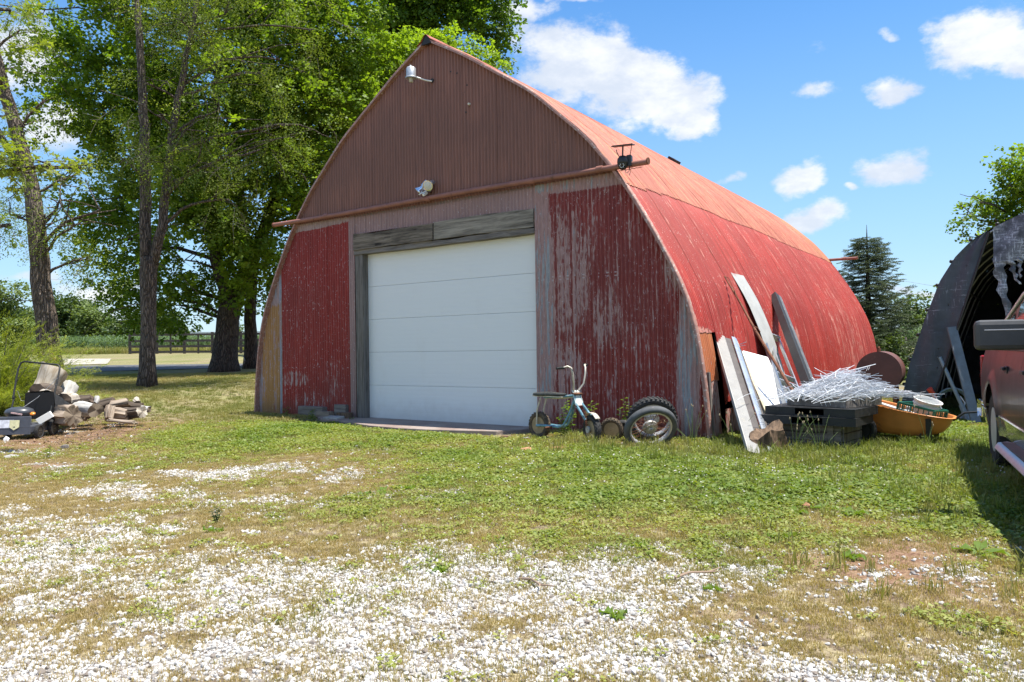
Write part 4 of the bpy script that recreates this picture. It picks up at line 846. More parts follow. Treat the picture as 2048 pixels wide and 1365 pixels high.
# spruce
def spruce(base, hgt, rad, seed):
    base = Vector(base); T = thing('spruce_tree', 'tall blue green spruce behind the rusty tank', 'tree', base); rn = random.Random(seed); mb = MB(); mb.tube([(0, 0, -.1), (0, 0, hgt * .5), (0, 0, hgt * 1.0), (0, 0, hgt * 1.07)], [.17, .1, .02, .006], 12, wob=.04)
    P, R_, S_, T_ = [], [], [], []; z = .35
    while z < hgt * .97:
        k = rn.randint(5, 7); a0 = rn.uniform(0, 6.28); f = 1 - z / hgt; L0 = rad * (f ** .8) * (1.0 if z > 1 else .85)
        for i in range(k):
            a = a0 + i * 6.28 / k + rn.gauss(0, .2); L = L0 * rn.uniform(.7, 1.2) + .12; pts = []; n = max(3, int(L / .16))
            for j in range(n + 1):
                t = j / n; zz = z - .10 * L * math.sin(PI * t) * 1.2 + .16 * L * t * t - .12 * L; pts.append(Vector((math.cos(a) * L * t, math.sin(a) * L * t, zz + .0)))
            mb.tube(pts, [.022 * (1 - .8 * j / n) * (.4 + L / rad) for j in range(n + 1)], 4, caps=False)
            for j in range(1, n + 1):
                w_ = .5 * L * (1 - j / n) * .8 + .14
                for sd in (-1, 0, 1):
                    if sd == 0 and j < n * .3: continue
                    for q in range(max(1, int(w_ / .2)) if sd else 1):
                        b = a + sd * rn.uniform(.6, 1.0); off = Vector((math.cos(b), math.sin(b), -.25)) * (q * .2 * abs(sd)); P.append(pts[j] + off); R_.append((rn.gauss(0, .3), .12 + rn.gauss(0, .15), b)); S_.append(rn.uniform(.75, 1.15)); T_.append(min(1, max(0, rn.gauss(.45, .22) + .25 * (j / n - .6))))
        z += rn.uniform(.13, .2) * (.7 + .5 * f)
    mb.build('trunk', M['barkdark'], T, smooth=180); o = scatter('crown', P, R_, S_, RNG.integers(0, 3, len(P)), NEED, T, tint=T_); return T
M['needle'] = leafmat('spruce_needle', (.030, .055, .032), (.12, .155, .07), .12)
def needles(seed):
    rn = random.Random(seed); mb = MB()
    for tw, (x0, y0, ang, L) in enumerate([(0, 0, 0, .34), (.08, 0, .65, .22), (.08, 0, -.65, .22), (.18, 0, .6, .15), (.18, 0, -.6, .15)]):
        n = int(L / .011)
        for i in range(n):
            t = i / n; c = Vector((x0 + math.cos(ang) * L * t, y0 + math.sin(ang) * L * t, 0)); b = rn.uniform(0, 6.28); d = Vector((math.cos(ang) * .8, math.sin(ang) * .8, 0)) + Vector((-math.sin(ang) * math.cos(b), math.cos(ang) * math.cos(b), math.sin(b))); d = d.normalized() * rn.uniform(.03, .042); s_ = d.cross(Vector((rn.gauss(0, 1), rn.gauss(0, 1), 1))).normalized() * .0085
            mb.add([c - s_, c + s_, c + d], [(0, 1, 2)])
    return source('needle_source', mb.mesh('needles', M['needle']))
NEED = [needles(i) for i in range(3)]
sp = at(1738, 690, 27); spruce((sp.x, sp.y, gz(sp.x, sp.y)), 5.05, 2.05, 4)
# far trees and bushes
def bush(name, label, cat, px, py_top, Y, wpx, seed, tint=(0, 1), group=None, kind='far', n=9, size=1.0, dens=1.0):
    c = at(px, 690, Y); base = Vector((c.x, c.y, gz(c.x, c.y))); topz = at(px, py_top, Y).z; hgt = topz - base.z; R_ = wpx * Y / F; rn = random.Random(seed); L = []
    for i in range(n):
        a = rn.uniform(-.8, .8); zt = rn.uniform(.25, .95) * (1 - .55 * a * a); r = R_ * rn.uniform(.28, .42); L.append(((base.x + a * R_ * .8, base.y + rn.uniform(-.5, .5) * R_, base.z + hgt * zt - r * .45), r, r, min(r * .85, hgt * .4), 1))
    L.append(((base.x, base.y, topz - R_ * .33), R_ * .4, R_ * .4, R_ * .33, 1)); L.append(((base.x, base.y, base.z + hgt * .3), R_ * .8, R_ * .7, hgt * .3, 1))
    return make_tree(name, label, cat, base, [[(base, .06 + hgt * .02), (base + Vector((0, 0, hgt * .5)), .03 + hgt * .012)]], L, kind, M['barkdark'], group, dens, seed, 0, tint, size)
bush('far_tree', 'yellow green tree at the left edge beyond the corn edge', 'tree', 10, 560, 34, 60, 21, (.6, 1.3), size=.75, dens=1.6)
bush('far_tree', 'dark rounded tree beyond the cornfield, left of the pale poplar', 'tree', 130, 600, 75, 65, 22, (-.2, .5), size=1.5, dens=.9)
bush('far_tree', 'pale yellow green poplar standing beyond the cornfield', 'tree', 190, 588, 72, 36, 23, (.7, 1.3), size=1.4, dens=.9)
bush('far_tree', 'low dark green tree seen between the fork trunk and the poplar', 'tree', 255, 625, 70, 45, 24, (0, .8), size=1.4, dens=.9)
bush('far_tree', 'small rounded green tree just right of the fork trunk, beyond the fence', 'tree', 335, 628, 70, 32, 25, (.1, .9), size=1.3, dens=.9)
bush('far_tree', 'small pale tree seen between the two maple trunks', 'tree', 478, 636, 80, 13, 26, (.6, 1.1), size=1.1, dens=.9)
bush('bush', 'dark green bush at the left edge behind the juniper', 'bush', 35, 610, 60, 55, 27, (-.2, .4), size=1.3)
bush('far_tree', 'mid green spreading tree right of the spruce', 'tree', 1835, 592, 50, 42, 28, (.2, .9), size=1.1, dens=1.1)
bush('bush', 'yellow green bush low between the spruce and the shelter', 'bush', 1812, 640, 38, 26, 29, (.6, 1.3), size=.7, dens=1.3)
bush('bush', 'low green growth under the spruce by the lane', 'bush', 1770, 672, 26, 45, 30, (.1, .8), size=.6, dens=1.3)
bush('far_tree', 'green tree far back behind the shelter', 'tree', 2000, 600, 60, 90, 31, (0, .8), size=1.3)
# juniper by the mower
def juniper():
    base = G(-6, 830); base.z = gz(base.x, base.y); T = thing('juniper_bush', 'feathery yellow green juniper behind the lawn mower', 'bush', base); rn = random.Random(3); mb = MB(); P, R_, S_, T_ = [], [], [], []
    for i in range(190):
        a = rn.uniform(0, 6.28); el = rn.uniform(.15, 1.45); L = rn.uniform(1.0, 2.15) * (.75 + .25 * math.sin(el)); d = Vector((math.cos(a) * math.cos(el) * 1.15, math.sin(a) * math.cos(el), math.sin(el) * 1.0)); n = 9; pts = [d * L * j / n + Vector((0, 0, -.10 * L * (j / n) ** 2)) for j in range(n + 1)]
        mb.tube(pts, [.016 * (1 - .85 * j / n) for j in range(n + 1)], 4, caps=False)
        for j in range(3, n + 1):
            for q in range(3): b = a + rn.gauss(0, .55); P.append(pts[j] + Vector((rn.gauss(0, .05), rn.gauss(0, .05), rn.gauss(0, .04)))); R_.append((rn.gauss(0, .5), -el * .5 + rn.gauss(0, .3), b)); S_.append(rn.uniform(.6, 1.05)); T_.append(rn.random())
    mb.build('branches', M['twig'], T); scatter('foliage', P, R_, S_, RNG.integers(0, 3, len(P)), JUN, T, tint=T_)
def junspray(seed):
    rn = random.Random(seed); mb = MB()
    for _ in range(44):
        t = rn.random(); s_ = rn.choice((-1, 1)) * (1 - t) * .11 * rn.random(); c = Vector((t * .34, s_, rn.gauss(0, .012))); d = Vector((1, s_ * 5, rn.gauss(0, .3))).normalized() * rn.uniform(.02, .04); q = d.cross(Vector((rn.gauss(0, .5), rn.gauss(0, .5), 1))).normalized() * .005; mb.add([c - q, c + q, c + d + q * .3, c + d - q * .3], [(0, 1, 2, 3)])
    return source('juniper_source', mb.mesh('juniper_spray', M['juniper']))
JUN = [junspray(i) for i in range(3)]; juniper()

# corn beyond the road, left and right
M['corn'] = leafmat('corn_leaf', (.055, .105, .040), (.16, .23, .10), .3)
def cornplant(seed):
    rn = random.Random(seed); mb = MB(); mb.tube([(0, 0, 0), (.01, 0, .7), (.02, 0, 1.32)], [.014, .011, .005], 4)
    for i in range(11):
        z = .12 + i * .105; a = (i % 2) * PI + rn.gauss(0, .5); L = rn.uniform(.45, .7); d = Vector((math.cos(a), math.sin(a), 0)); s_ = Vector((-d.y, d.x, 0)); pts = [Vector((0, 0, z)) + d * (L * t) + Vector((0, 0, L * (.75 * t - .95 * t * t))) for t in (0, .3, .65, 1)]; ws = (.02, .035, .026, .002)
        vs = []
        for p, w_ in zip(pts, ws): vs += [p - s_ * w_, p + s_ * w_]
        mb.add(vs, [(0, 1, 3, 2), (2, 3, 5, 4), (4, 5, 7, 6)])
    return source('corn_source', mb.mesh('corn_plant', M['corn']))
CORN = [cornplant(i) for i in range(4)]
def cornfield(name, label, x0, x1, y0, rows, slope=0.0):
    PX, PY = [], []
    for r in range(rows):
        yy = y0 + r * .76 * (1 if r < 16 else 1.6); xx = np.arange(x0, x1, .2 if r < 16 else .36); xx = xx + RNG.normal(0, .03, len(xx)); PX.append(xx); PY.append(yy + slope * (xx - x0) + RNG.normal(0, .04, len(xx)))
    x = np.concatenate(PX); y = np.concatenate(PY); N = len(x); o = scatter(name, np.stack([x, y, terrain(x, y) - .02], 1), np.stack([RNG.normal(0, .05, N), RNG.normal(0, .05, N), RNG.random(N) * 6.28], 1), RNG.uniform(.76, .96, N), RNG.integers(0, 4, N), CORN, tint=np.clip(RNG.normal(.4, .22, N), 0, 1)); tag(o, label, 'corn', kind='stuff')
cornfield('corn_field', 'rows of green corn beyond the road at the left', -46, -2, 48.5, 34)
cornfield('corn_field', 'strip of green corn beyond the spruce at the right', 16, 60, 46, 26)
# taller grass along the edge of the corn
x = RNG.uniform(-46, -3, 2600); y = 45.3 + RNG.random(2600) * 3.0; 
vs_ = scatter('verge_grass', np.stack([x, y, terrain(x, y)], 1), np.stack([RNG.normal(0, .1, 2600), RNG.normal(0, .1, 2600), RNG.random(2600) * 6.28], 1), RNG.uniform(1.5, 3.2, 2600), RNG.integers(4, 7, 2600), tufts, tint=RNG.random(2600) * .5 + .1); tag(vs_, 'rough grass along the edge of the cornfield', 'grass', kind='stuff')
# board fence
def fence():
    a = G(258, 704); a = at(260, 704, 45.0); b = at(540, 703, 43.0); fa = thing('fence', 'dark four-rail board fence along the cornfield', 'fence', (a.x, a.y, gz(a.x, a.y))); o = Vector(fa.location); L = (Vector((b.x, b.y, 0)) - Vector((a.x, a.y, 0))); n = 5; ext = 9
    d = L / n; P = [Vector((0, 0, 0)) + d * i for i in range(ext)]; hz = []
    for p in P: p.z = gz(o.x + p.x, o.y + p.y) - o.z
    for i, p in enumerate(P):
        MB().box((p.x, p.y, p.z + .58), (.13, .13, 1.3)).build('post', M['fencewood'], fa, bevel=.01)
        if i < ext - 1:
            q = P[i + 1]; m_ = (p + q) / 2; MB().box((m_.x, m_.y, m_.z + .55), (.08, .08, 1.2)).build('post', M['fencewood'], fa)
            for k, z in enumerate((.10, .42, .74, 1.10)): MB().beam((p.x, p.y - .09, p.z + z), (q.x, q.y - .09, q.z + z), .03, .13).build('rail', M['fencewood'], fa)
            MB().beam((p.x, p.y - .05, p.z + 1.205), (q.x, q.y - .05, q.z + 1.205), .16, .03).build('cap_rail', M['fencewood'], fa)
M['fencewood'] = woodmat('fence_wood', (.05, .042, .038), (.12, .10, .09), 0); fence()

# ------------------------------------------------------------------ things fixed to the barn front
def barnM(u, v, z, rot=0): return BM @ trm(u, v, z) @ rotm('Z', rot)
# yard light
u_, z_ = front_uv(868, 163); T = thing('yard_light', 'grey dusk-to-dawn yard light on a white arm under the gable peak', 'yard light', M=barnM(u_, -.04, z_) @ Matrix.Scale(.78, 4))
MB().lathe([(.0, 0), (.045, 0), (.045, .02), (0, .02)], 14, rotm('X', PI / 2)).build('wall_plate', M['blackpaint'], T, smooth=40)
MB().tube([(0, -.02, -.02), (-.10, -.12, .0), (-.20, -.24, .04), (-.235, -.29, .06)], .017, 10).build('arm', M['whiteplastic'], T, smooth=60)
B_ = Vector((-.30, -.36, .03))
MB().lathe([(.02, .245), (.045, .24), (.085, .225), (.105, .195), (.108, .02), (.128, .005), (.128, -.015), (.1, -.012), (.0, -.01)], 22, trm(*B_)).build('housing', M['galv'], T, smooth=40)
MB().lathe([(.045, -.01), (.046, -.09), (.038, -.10), (0, -.10)], 16, trm(*B_)).build('lamp_socket', simple('cream_socket', (.50, .46, .36), .5), T, smooth=40)
MB().tube([B_ + Vector((0, 0, .24)), B_ + Vector((0, 0, .27)), B_ + Vector((-.03, 0, .275))], .01, 8).build('photocell', M['whiteplastic'], T, smooth=60)
MB().box(B_ + Vector((.07, .08, .02)), (.05, .05, .03)).build('clamp', M['galv'], T, bevel=.004)
# twin floodlight over the pipe
u_, z_ = front_uv(866, 386); T = thing('floodlight', 'twin-bulb floodlight with clear lenses above the door track', 'floodlight', M=barnM(u_ - .03, -.06, z_ + .03) @ Matrix.Scale(1.4, 4))
MB().lathe([(0, 0), (.055, 0), (.06, .02), (.05, .035), (0, .035)], 16, rotm('X', PI / 2) @ trm(0, .03, 0)).build('junction_box', M['steel'], T, smooth=40)
def lamp(c, d, parent, face):
    Mx = frame(c, d) @ rotm('Y', PI / 2); r = sub('lamp', parent, Mx)
    MB().lathe([(.0, -.10), (.030, -.10), (.033, -.09), (.033, -.015), (.026, -.01)], 16).build('lamp_holder', M['alu'], r, smooth=40)
    MB().lathe([(.026, -.01), (.032, .015), (.062, .055), (.064, .065), (.058, .066)], 18).build('bulb', M['chrome'], r, smooth=40)
    MB().lathe([(.058, .064), (.04, .072), (0, .076)], 18).build('lens', face, r, smooth=60)
m_, t_, b_ = material('lamp_lens'); b_.inputs['Base Color'].default_value = (.75, .74, .68, 1); b_.inputs['Roughness'].default_value = .15; t_.put(b_.inputs['Normal'], t_.bump(t_.voro(t_.obj(), 120), .01)); M['lens'] = m_
lamp((-.055, -.07, .035), (-.62, -.35, -.75), T, M['lens']); lamp((.09, -.09, .05), (.28, -.9, -.45), T, M['lens'])
MB().tube([(0, -.03, 0), (-.03, -.06, .01), (-.055, -.07, .035)], .012, 8).build('swivel', M['alu'], T, smooth=60)
MB().tube([(0, -.03, 0), (.05, -.06, .02), (.085, -.08, .045)], .012, 8).build('swivel', M['alu'], T, smooth=60)
MB().beam((.0, -.04, 0), (-.05, -.13, -.06), .035, .012).beam((.0, -.05, -.03), (.0, -.11, -.07), .03, .03).build('sensor', M['whiteplastic'], T)
# insulator knob
u_, z_ = front_uv(942, 210); T = thing('insulator', 'small cream wire insulator knob on the brown gable', 'insulator', M=barnM(u_, -.03, z_))
MB().lathe([(0, 0), (.02, 0), (.022, .01), (.014, .018), (.022, .028), (.018, .04), (0, .042)], 12, rotm('X', PI / 2)).build('knob', simple('cream_porcelain', (.55, .5, .4), .3), T, smooth=40)
MB().tube([(0, -.02, 0), (.025, -.02, -.03), (.0, -.02, -.05)], .004, 5).build('wire', M['rust'], T)
# solar camera hanging at the pipe
u_, z_ = front_uv(1258, 338); T = thing('security_camera', 'black dome security camera with a solar panel on the pipe end', 'camera', M=barnM(8.72, -.21, 3.85) @ rotm('Z', .25))
MB().lathe([(0, .10), (.05, .095), (.075, .06), (.08, .02), (.078, -.01), (.07, -.02)], 22).build('dome_cover', M['blackplastic'], T, smooth=50)
MB().lathe([(.068, -.015), (.066, -.05), (.045, -.085), (.02, -.098), (0, -.10)], 20).build('lens_ball', simple('dark_glass', (.012, .012, .014), .1), T, smooth=60)
mb = MB()
for k in range(8): a = k * PI / 4; mb.lathe([(0, 0), (.006, 0), (.006, .004), (0, .005)], 8, trm(0, -.062, -.048) @ rotm('X', PI / 2) @ trm(.028 * math.cos(a), .028 * math.sin(a), 0))
mb.build('light_ring', M['whiteplastic'], T)
MB().box((.085, .05, .03), (.07, .10, .16)).build('battery_box', M['blackplastic'], T, bevel=.01)
MB().beam((.085, .09, .0), (.085, .12, .0), .06, .10).build('bracket', M['blackplastic'], T)
pn = sub('solar_panel', T, trm(.01, 0, .245) @ rotm('X', .18)); MB().box((0, 0, 0), (.30, .20, .014)).build('panel_frame', M['blackplastic'], pn, bevel=.003)
MB().box((0, 0, .009), (.28, .18, .004)).build('panel_glass', simple('solar_cell', (.01, .012, .03), .12), pn)
MB().tube([(0, 0, .09), (0, 0, .16), (.005, 0, .235)], .012, 8).build('stalk', M['blackplastic'], T, smooth=60)
MB().tube([(.10, .02, .10), (.125, .01, .22), (.135, 0, .27)], .006, 6).build('antenna', M['blackplastic'], T); MB().tube([(-.05, .02, .09), (-.085, .01, .16), (-.09, 0, .20)], .006, 6).build('antenna', M['blackplastic'], T)
MB().tube([(.09, .02, -.05), (.085, .0, -.12), (.06, -.01, -.15), (.035, 0, -.13), (.03, .01, -.08)], .004, 5).tube([(.09, .03, -.05), (.10, .02, -.14), (.085, .01, -.18)], .004, 5).build('cable', M['blackplastic'], T)

# ------------------------------------------------------------------ wheels
def make_wheel(parent, R, w, tyre_mat, rim_mat, knob=0, spokes=0, hub_r=.05, rimR=None, hub_mat=None, dish=True, sw=None):
    """axis = local Y, centre at the origin"""
    Q = rotm('X', PI / 2); rimR = rimR or R * .74; th = R - rimR
    prof = []
    for k in range(14): a = 2 * PI * k / 14 + .2; prof.append((rimR + th / 2 + math.cos(a) * th / 2 * (1.0), math.sin(a) * w / 2))
    mb = MB().lathe(prof, 48, Q, closed=True)
    if knob:
        for k in range(knob):
            a = 2 * PI * k / knob
            for s_, da in ((-.32, 0), (.32, .5), (0, .25), (-.5, .5), (.5, 0)):
                aa = a + da * 2 * PI / knob; rr = R - (abs(s_) > .4) * th * .22; c = Vector((math.cos(aa) * rr, s_ * w * .85, math.sin(aa) * rr)); Rm = Matrix.Rotation(-aa, 3, 'Y'); mb.box(c, (R * .035, w * .17, 2 * PI * R / knob * .45), Rm)
    mb.build('tyre', tyre_mat, parent, smooth=40)
    if spokes:
        pr = [(rimR + .006, -w * .32), (rimR + .006, w * .32), (rimR - .012, w * .30), (rimR - .02, w * .12), (rimR - .02, -w * .12), (rimR - .012, -w * .30)]
        MB().lathe(pr, 48, Q, closed=True).build('rim', rim_mat, parent, smooth=35)
        mb = MB()
        for k in range(spokes):
            a = 2 * PI * k / spokes; s_ = (-1) ** k; b = a + (.55 if (k // 2) % 2 else -.55)
            mb.tube([(math.cos(b) * hub_r, s_ * w * .32, math.sin(b) * hub_r), (math.cos(a) * (rimR - .015), s_ * .005, math.sin(a) * (rimR - .015))], .0026, 4, caps=False)
        mb.build('spokes', M['rust'], parent)
        MB().lathe([(0, -w * .5), (.022, -w * .5), (.026, -w * .05), (hub_r * 1.15, -w * .05), (hub_r * 1.2, -w * .40), (hub_r * 1.38, -w * .42), (hub_r * 1.42, -w * .1), (hub_r * .9, 0), (hub_r * 1.1, w * .25), (hub_r * .5, w * .3), (.02, w * .45), (0, w * .45)], 28, Q).build('hub', hub_mat or rim_mat, parent, smooth=35)
    else:
        MB().lathe([(rimR + .004, -w * .36), (rimR - .012, -w * .34), (rimR - .02, -w * .05), (hub_r * 2.3, w * .02), (hub_r * 1.7, -w * .22), (hub_r, -w * .25), (hub_r * .8, -w * .45), (hub_r * .3, -w * .45), (hub_r * .3, w * .4), (hub_r, w * .4), (hub_r * 1.5, w * .1), (rimR - .02, w * .12), (rimR + .004, w * .36)], 32, Q).build('rim', rim_mat, parent, smooth=35)
        mb = MB()
        for k in range(4): a = PI / 4 + k * PI / 2; mb.lathe([(0, 0), (.007, 0), (.007, .012), (0, .012)], 6, Q @ trm(math.cos(a) * hub_r * 1.35, math.sin(a) * hub_r * 1.35, w * .16))
        mb.build('bolts', M['steel'], parent)
# ---- the little motorbike
p0 = at(1079, 846, 10.75); p1 = at(1184, 862, 10.05); a0 = math.atan2(p1.y - p0.y, p1.x - p0.x); WB = math.hypot(p1.x - p0.x, p1.y - p0.y); g0 = gz(p0.x, p0.y); Rw = .185
T = thing('minibike', 'rusty pale blue child minibike parked beside the white door', 'minibike', M=trm(p0.x, p0.y, 0) @ rotm('Z', a0)); print('WB', WB)
rimtan = simple('tan_rim', (.33, .25, .15), .55, .3, .2, 12, 0, 40, (.18, .09, .05), .05)
rw = sub('rear_wheel', T, trm(0, 0, Rw)); make_wheel(rw, Rw, .085, M['dirtyrubber'], rimtan, 22, 0, .035, .115)
fw = sub('front_wheel', T, trm(WB, 0, Rw) @ rotm('Z', -.35)); make_wheel(fw, Rw, .09, M['rubber'], rimtan, 22, 0, .032, .115)
hx, hz = WB * .74, .66
MB().tube([(0, .06, Rw), (.02, .065, .40), (.09, .06, .575)], .011, 8).tube([(0, -.06, Rw), (.02, -.065, .40), (.09, -.06, .575)], .011, 8).build('seat_stay', M['whiterust'], T, smooth=60)
MB().tube([(0, .06, Rw), (.18, .055, .19), (.42, .05, .185), (.50, .04, .22), (.60, .03, .38), (hx - .03, 0, hz - .06)], .017, 10).tube([(0, -.06, Rw), (.18, -.055, .19), (.42, -.05, .185), (.50, -.04, .22), (.60, -.03, .38), (hx - .03, 0, hz - .06)], .017, 10).tube([(.10, 0, .58), (.35, 0, .59), (hx - .02, 0, hz - .04)], .017, 10).tube([(.3, .05, .185), (.3, -.05, .185)], .012, 8).tube([(.45, .05, .2), (.45, -.05, .2)], .012, 8).build('frame', M['bluepaint'], T, smooth=60)
MB().tube([(.12, .03, .575), (.3, .035, .57), (.5, .03, .585), (.62, .01, .60)], .015, 8).build('top_tube', M['whiterust'], T, smooth=60)
sm = MB(); P = []
for t in np.linspace(0, 1, 14):
    x_ = -.10 + .62 * t; wd = .085 * (1 - .45 * t) * min(1, 6 * t + .3) * min(1, (1 - t) * 7 + .2); h_ = .022 + .016 * math.sin(PI * min(1, t * 1.1)); P.append([(x_, wd * math.cos(b), .612 + .012 * t + h_ * math.sin(b)) for b in np.linspace(0, 2 * PI, 13)])
sm.grid(P).build('seat', simple('cracked_black_vinyl', (.035, .037, .033), .6, 0, .4, 12, .002, 50, (.16, .15, .12), .05), T, smooth=70)
MB().box((.20, 0, .593), (.56, .11, .012)).build('seat_pan', M['whiterust'], T)
fo = MB()
for s_ in (1, -1):
    e = Vector((WB, 0, Rw)); ax = Matrix.Rotation(-.35, 3, 'Z'); fo.tube([e + ax @ Vector((0, s_ * .062, 0)), e + ax @ Vector((-.06, s_ * .062, .13))], .010, 8)
fo.build('fork_leg', M['rust'], T, smooth=60)
fu = MB()
for s_ in (1, -1): fu.tube([Vector((WB, 0, Rw)) + ax @ Vector((-.055, s_ * .062, .12)), (hx + .02, s_ * .06 - .0, hz - .14), (hx - .01, s_ * .055, hz - .02)], .018, 10)
fu.build('fork_tube', M['bluepaint'], T, smooth=60)
sp_ = MB()
for s_ in (1, -1):
    A0 = Vector((WB, 0, Rw)) + ax @ Vector((-.02, s_ * .062, .04)); A1 = Vector((WB, 0, Rw)) + ax @ Vector((-.075, s_ * .062, .24)); pts = [A0.lerp(A1, i / 60) + Vector((math.cos(i * .9) * .017, math.sin(i * .9) * .017, 0)) for i in range(61)]; sp_.tube(pts, .0035, 5)
sp_.build('fork_spring', M['rust'], T)
MB().beam((hx + .045, 0, hz - .17), (hx - .02, 0, hz + .03), .15, .008, (1, 0, 0)).build('number_plate', simple('chipped_plate', (.60, .66, .62), .5, 0, .08, 12, dirt=(.25, .33, .33), dirt_amt=.02), T, bevel=.003)
MB().box((hx, 0, hz - .01), (.07, .15, .014), Matrix.Rotation(.3, 3, 'Y')).box((hx + .03, 0, hz - .17), (.06, .15, .012), Matrix.Rotation(.3, 3, 'Y')).build('fork_clamp', M['rust'], T)
fd = MB(); P = []
for a in np.linspace(.75, 2.3, 16): P.append([Vector((WB, 0, Rw)) + ax @ Vector((math.cos(a) * (.215 + .006 * (1 - abs(y) / .05)), y, math.sin(a) * (.215 + .01 * (1 - abs(y) / .05)))) for y in (-.036, -.02, 0, .02, .036)])
fd.grid(P); o = fd.build('front_fender', M['whiterust'], T, smooth=70); o.modifiers.new('t', 'SOLIDIFY').thickness = .003
hb = MB()
hb.tube([(hx - .01, .045, hz), (hx - .02, .05, hz + .03), (hx + .035, .10, hz + .12), (hx + .04, .125, hz + .26), (hx + .03, .14, hz + .33), (hx - .01, .17, hz + .365), (hx - .05, .235, hz + .365)], .0125, 10)
hb.tube([(hx - .01, -.045, hz), (hx - .02, -.05, hz + .03), (hx + .035, -.10, hz + .12), (hx + .04, -.125, hz + .26), (hx + .03, -.14, hz + .33), (hx - .01, -.17, hz + .355), (hx - .05, -.215, hz + .335)], .0125, 10).tube([(hx - .01, .045, hz), (hx - .01, -.045, hz)], .0125, 10)
hb.build('handlebar', M['whiterust'], T, smooth=60)
for s_, zz in ((1, .365), (-1, .335)):
    g = MB(); a_, b__ = Vector((hx - .045, s_ * .20, hz + zz)), Vector((hx - .085, s_ * .30, hz + zz - .004)); g.tube([a_, b__], .017, 12)
    for k in range(9): q = a_.lerp(b__, k / 8); d = (b__ - a_).normalized() * .002; g.tube([q - d, q + d], .0195, 12)
    g.build('grip', M['rubber'], T, smooth=40)
MB().tube([(hx + .03, -.15, hz + .34), (hx + .09, -.10, hz + .22), (hx + .04, -.05, hz + .05), (hx - .02, -.03, hz - .1)], .0035, 5).build('brake_cable', M['blackplastic'], T, smooth=60)
MB().lathe([(0, -.02), (.05, -.02), (.055, 0), (.05, .03), (0, .03)], 18, trm(0, .05, Rw) @ rotm('X', PI / 2)).build('brake_drum', simple('bright_blue_paint', (.03, .25, .50), .4), T, smooth=40)
MB().lathe([(0, 0), (.045, 0), (.045, .02), (0, .02)], 18, trm(WB, 0, Rw) @ rotm('Z', -.35) @ trm(0, -.05, 0) @ rotm('X', PI / 2)).build('hub_disc', M['galv'], T, smooth=40)
MB().tube([(.30, .05, .185), (.30, .20, .18)], .012, 8).tube([(.30, -.05, .185), (.30, -.20, .18)], .012, 8).build('foot_peg', M['rust'], T, smooth=60)
# ---- loose wheels
def loose(name, label, px, py, Y, R, w, yaw, lean, **kw):
    c = at(px, py, Y); T = thing(name, label, 'wheel', M=trm(*c) @ rotm('Z', yaw) @ rotm('X', lean)); T_ = T; make_wheel(T_, R, w, **kw); return T
loose('loose_wheel', 'small muddy knobbly wheel standing between the minibike and the spoked wheels', 1223, 859, 10.25, .152, .09, -.25, .12, tyre_mat=M['dirtyrubber'], rim_mat=rimtan, knob=20, spokes=0, hub_r=.03, rimR=.095)
loose('loose_wheel', 'dark small tyre half hidden behind the spoked wheels', 1246, 862, 10.45, .15, .10, -.3, .1, tyre_mat=M['rubber'], rim_mat=M['blackpaint'], knob=0, spokes=0, hub_r=.03, rimR=.09)
rimal = simple('worn_alloy_rim', (.52, .53, .55), .45, .5, .12, 20, 0, 40, (.3, .26, .22), .06)
loose('motorcycle_wheel', 'spoked motorcycle wheel with a smooth grey tyre leaning in front', 1301, 857, 9.78, .345, .10, .12, .60, tyre_mat=simple('faded_tyre', (.075, .08, .085), .8, 0, .25, 8, .001, 50, (.15, .14, .13), .03), rim_mat=rimal, knob=0, spokes=32, hub_r=.07, rimR=.268, hub_mat=simple('dirty_alloy_hub', (.50, .48, .45), .5, .4, .2, 20, 0, 40, (.12, .11, .10), .1))
loose('motorcycle_wheel', 'knobbly dirt tyre on a spoked rim leaning behind the smooth one', 1304, 840, 10.12, .325, .115, -.02, .42, tyre_mat=M['rubber'], rim_mat=rimal, knob=34, spokes=28, hub_r=.07, rimR=.235)

# ------------------------------------------------------------------ things leaning on the barn side
SV3 = Vector((VY.x + SK * UX.x, VY.y + SK * UX.y, 0)).normalized()      # along the side wall
def lean_on(px, py, off): return roof_hit(px, py, off)
def side_frame(top, bot, wdir):
    """x = width direction, z = up along the board, origin at the foot"""
    z = (top - bot); L = z.length; z.normalize(); x = Vector(wdir); x = (x - z * x.dot(z)).normalized(); y = z.cross(x)
    return Matrix(((x.x, y.x, z.x, bot.x), (x.y, y.y, z.y, bot.y), (x.z, y.z, z.z, bot.z), (0, 0, 0, 1))), L
M['ribgrey'] = simple('ribbed_aluminium', (.36, .355, .335), .55, .25, .06, 6, 0, 40, (.40, .38, .33), .03); M['channel'] = simple('dark_channel', (.075, .065, .06), .6, .2, .2, 9)
# ribbed awning panel
top = roof_hit(1452, 675, .05); bot = G(1526, 912); Mx, L = side_frame(top, bot, SV3 * .75 + Vector((.66, -.1, 0))); print('awning', L, top)
T = thing('awning_panel', 'long ribbed aluminium awning panel leaning on the rusted barn corner', 'awning panel', M=Mx)
w0 = .36; us = np.linspace(-w0 / 2, -w0 / 2 + .15, 34); hh = .006 * (np.sin(np.linspace(0, 11 * 2 * PI, 34)) > 0); Z2, U2 = np.meshgrid(np.linspace(0, L, 12), us, indexing='ij'); o = grid_obj('ribbed_sheet', U2, -np.repeat(hh[None], 12, 0) - .012, Z2, M['ribgrey'], T, smooth=False); o.modifiers.new('t', 'SOLIDIFY').thickness = .004
MB().box((-w0 / 2 + .205, .012, L / 2), (.11, .01, L)).build('channel', M['channel'], T)
MB().box((-w0 / 2 - .004, .0, L / 2), (.008, .045, L)).build('edge_strip', M['ribgrey'], T)
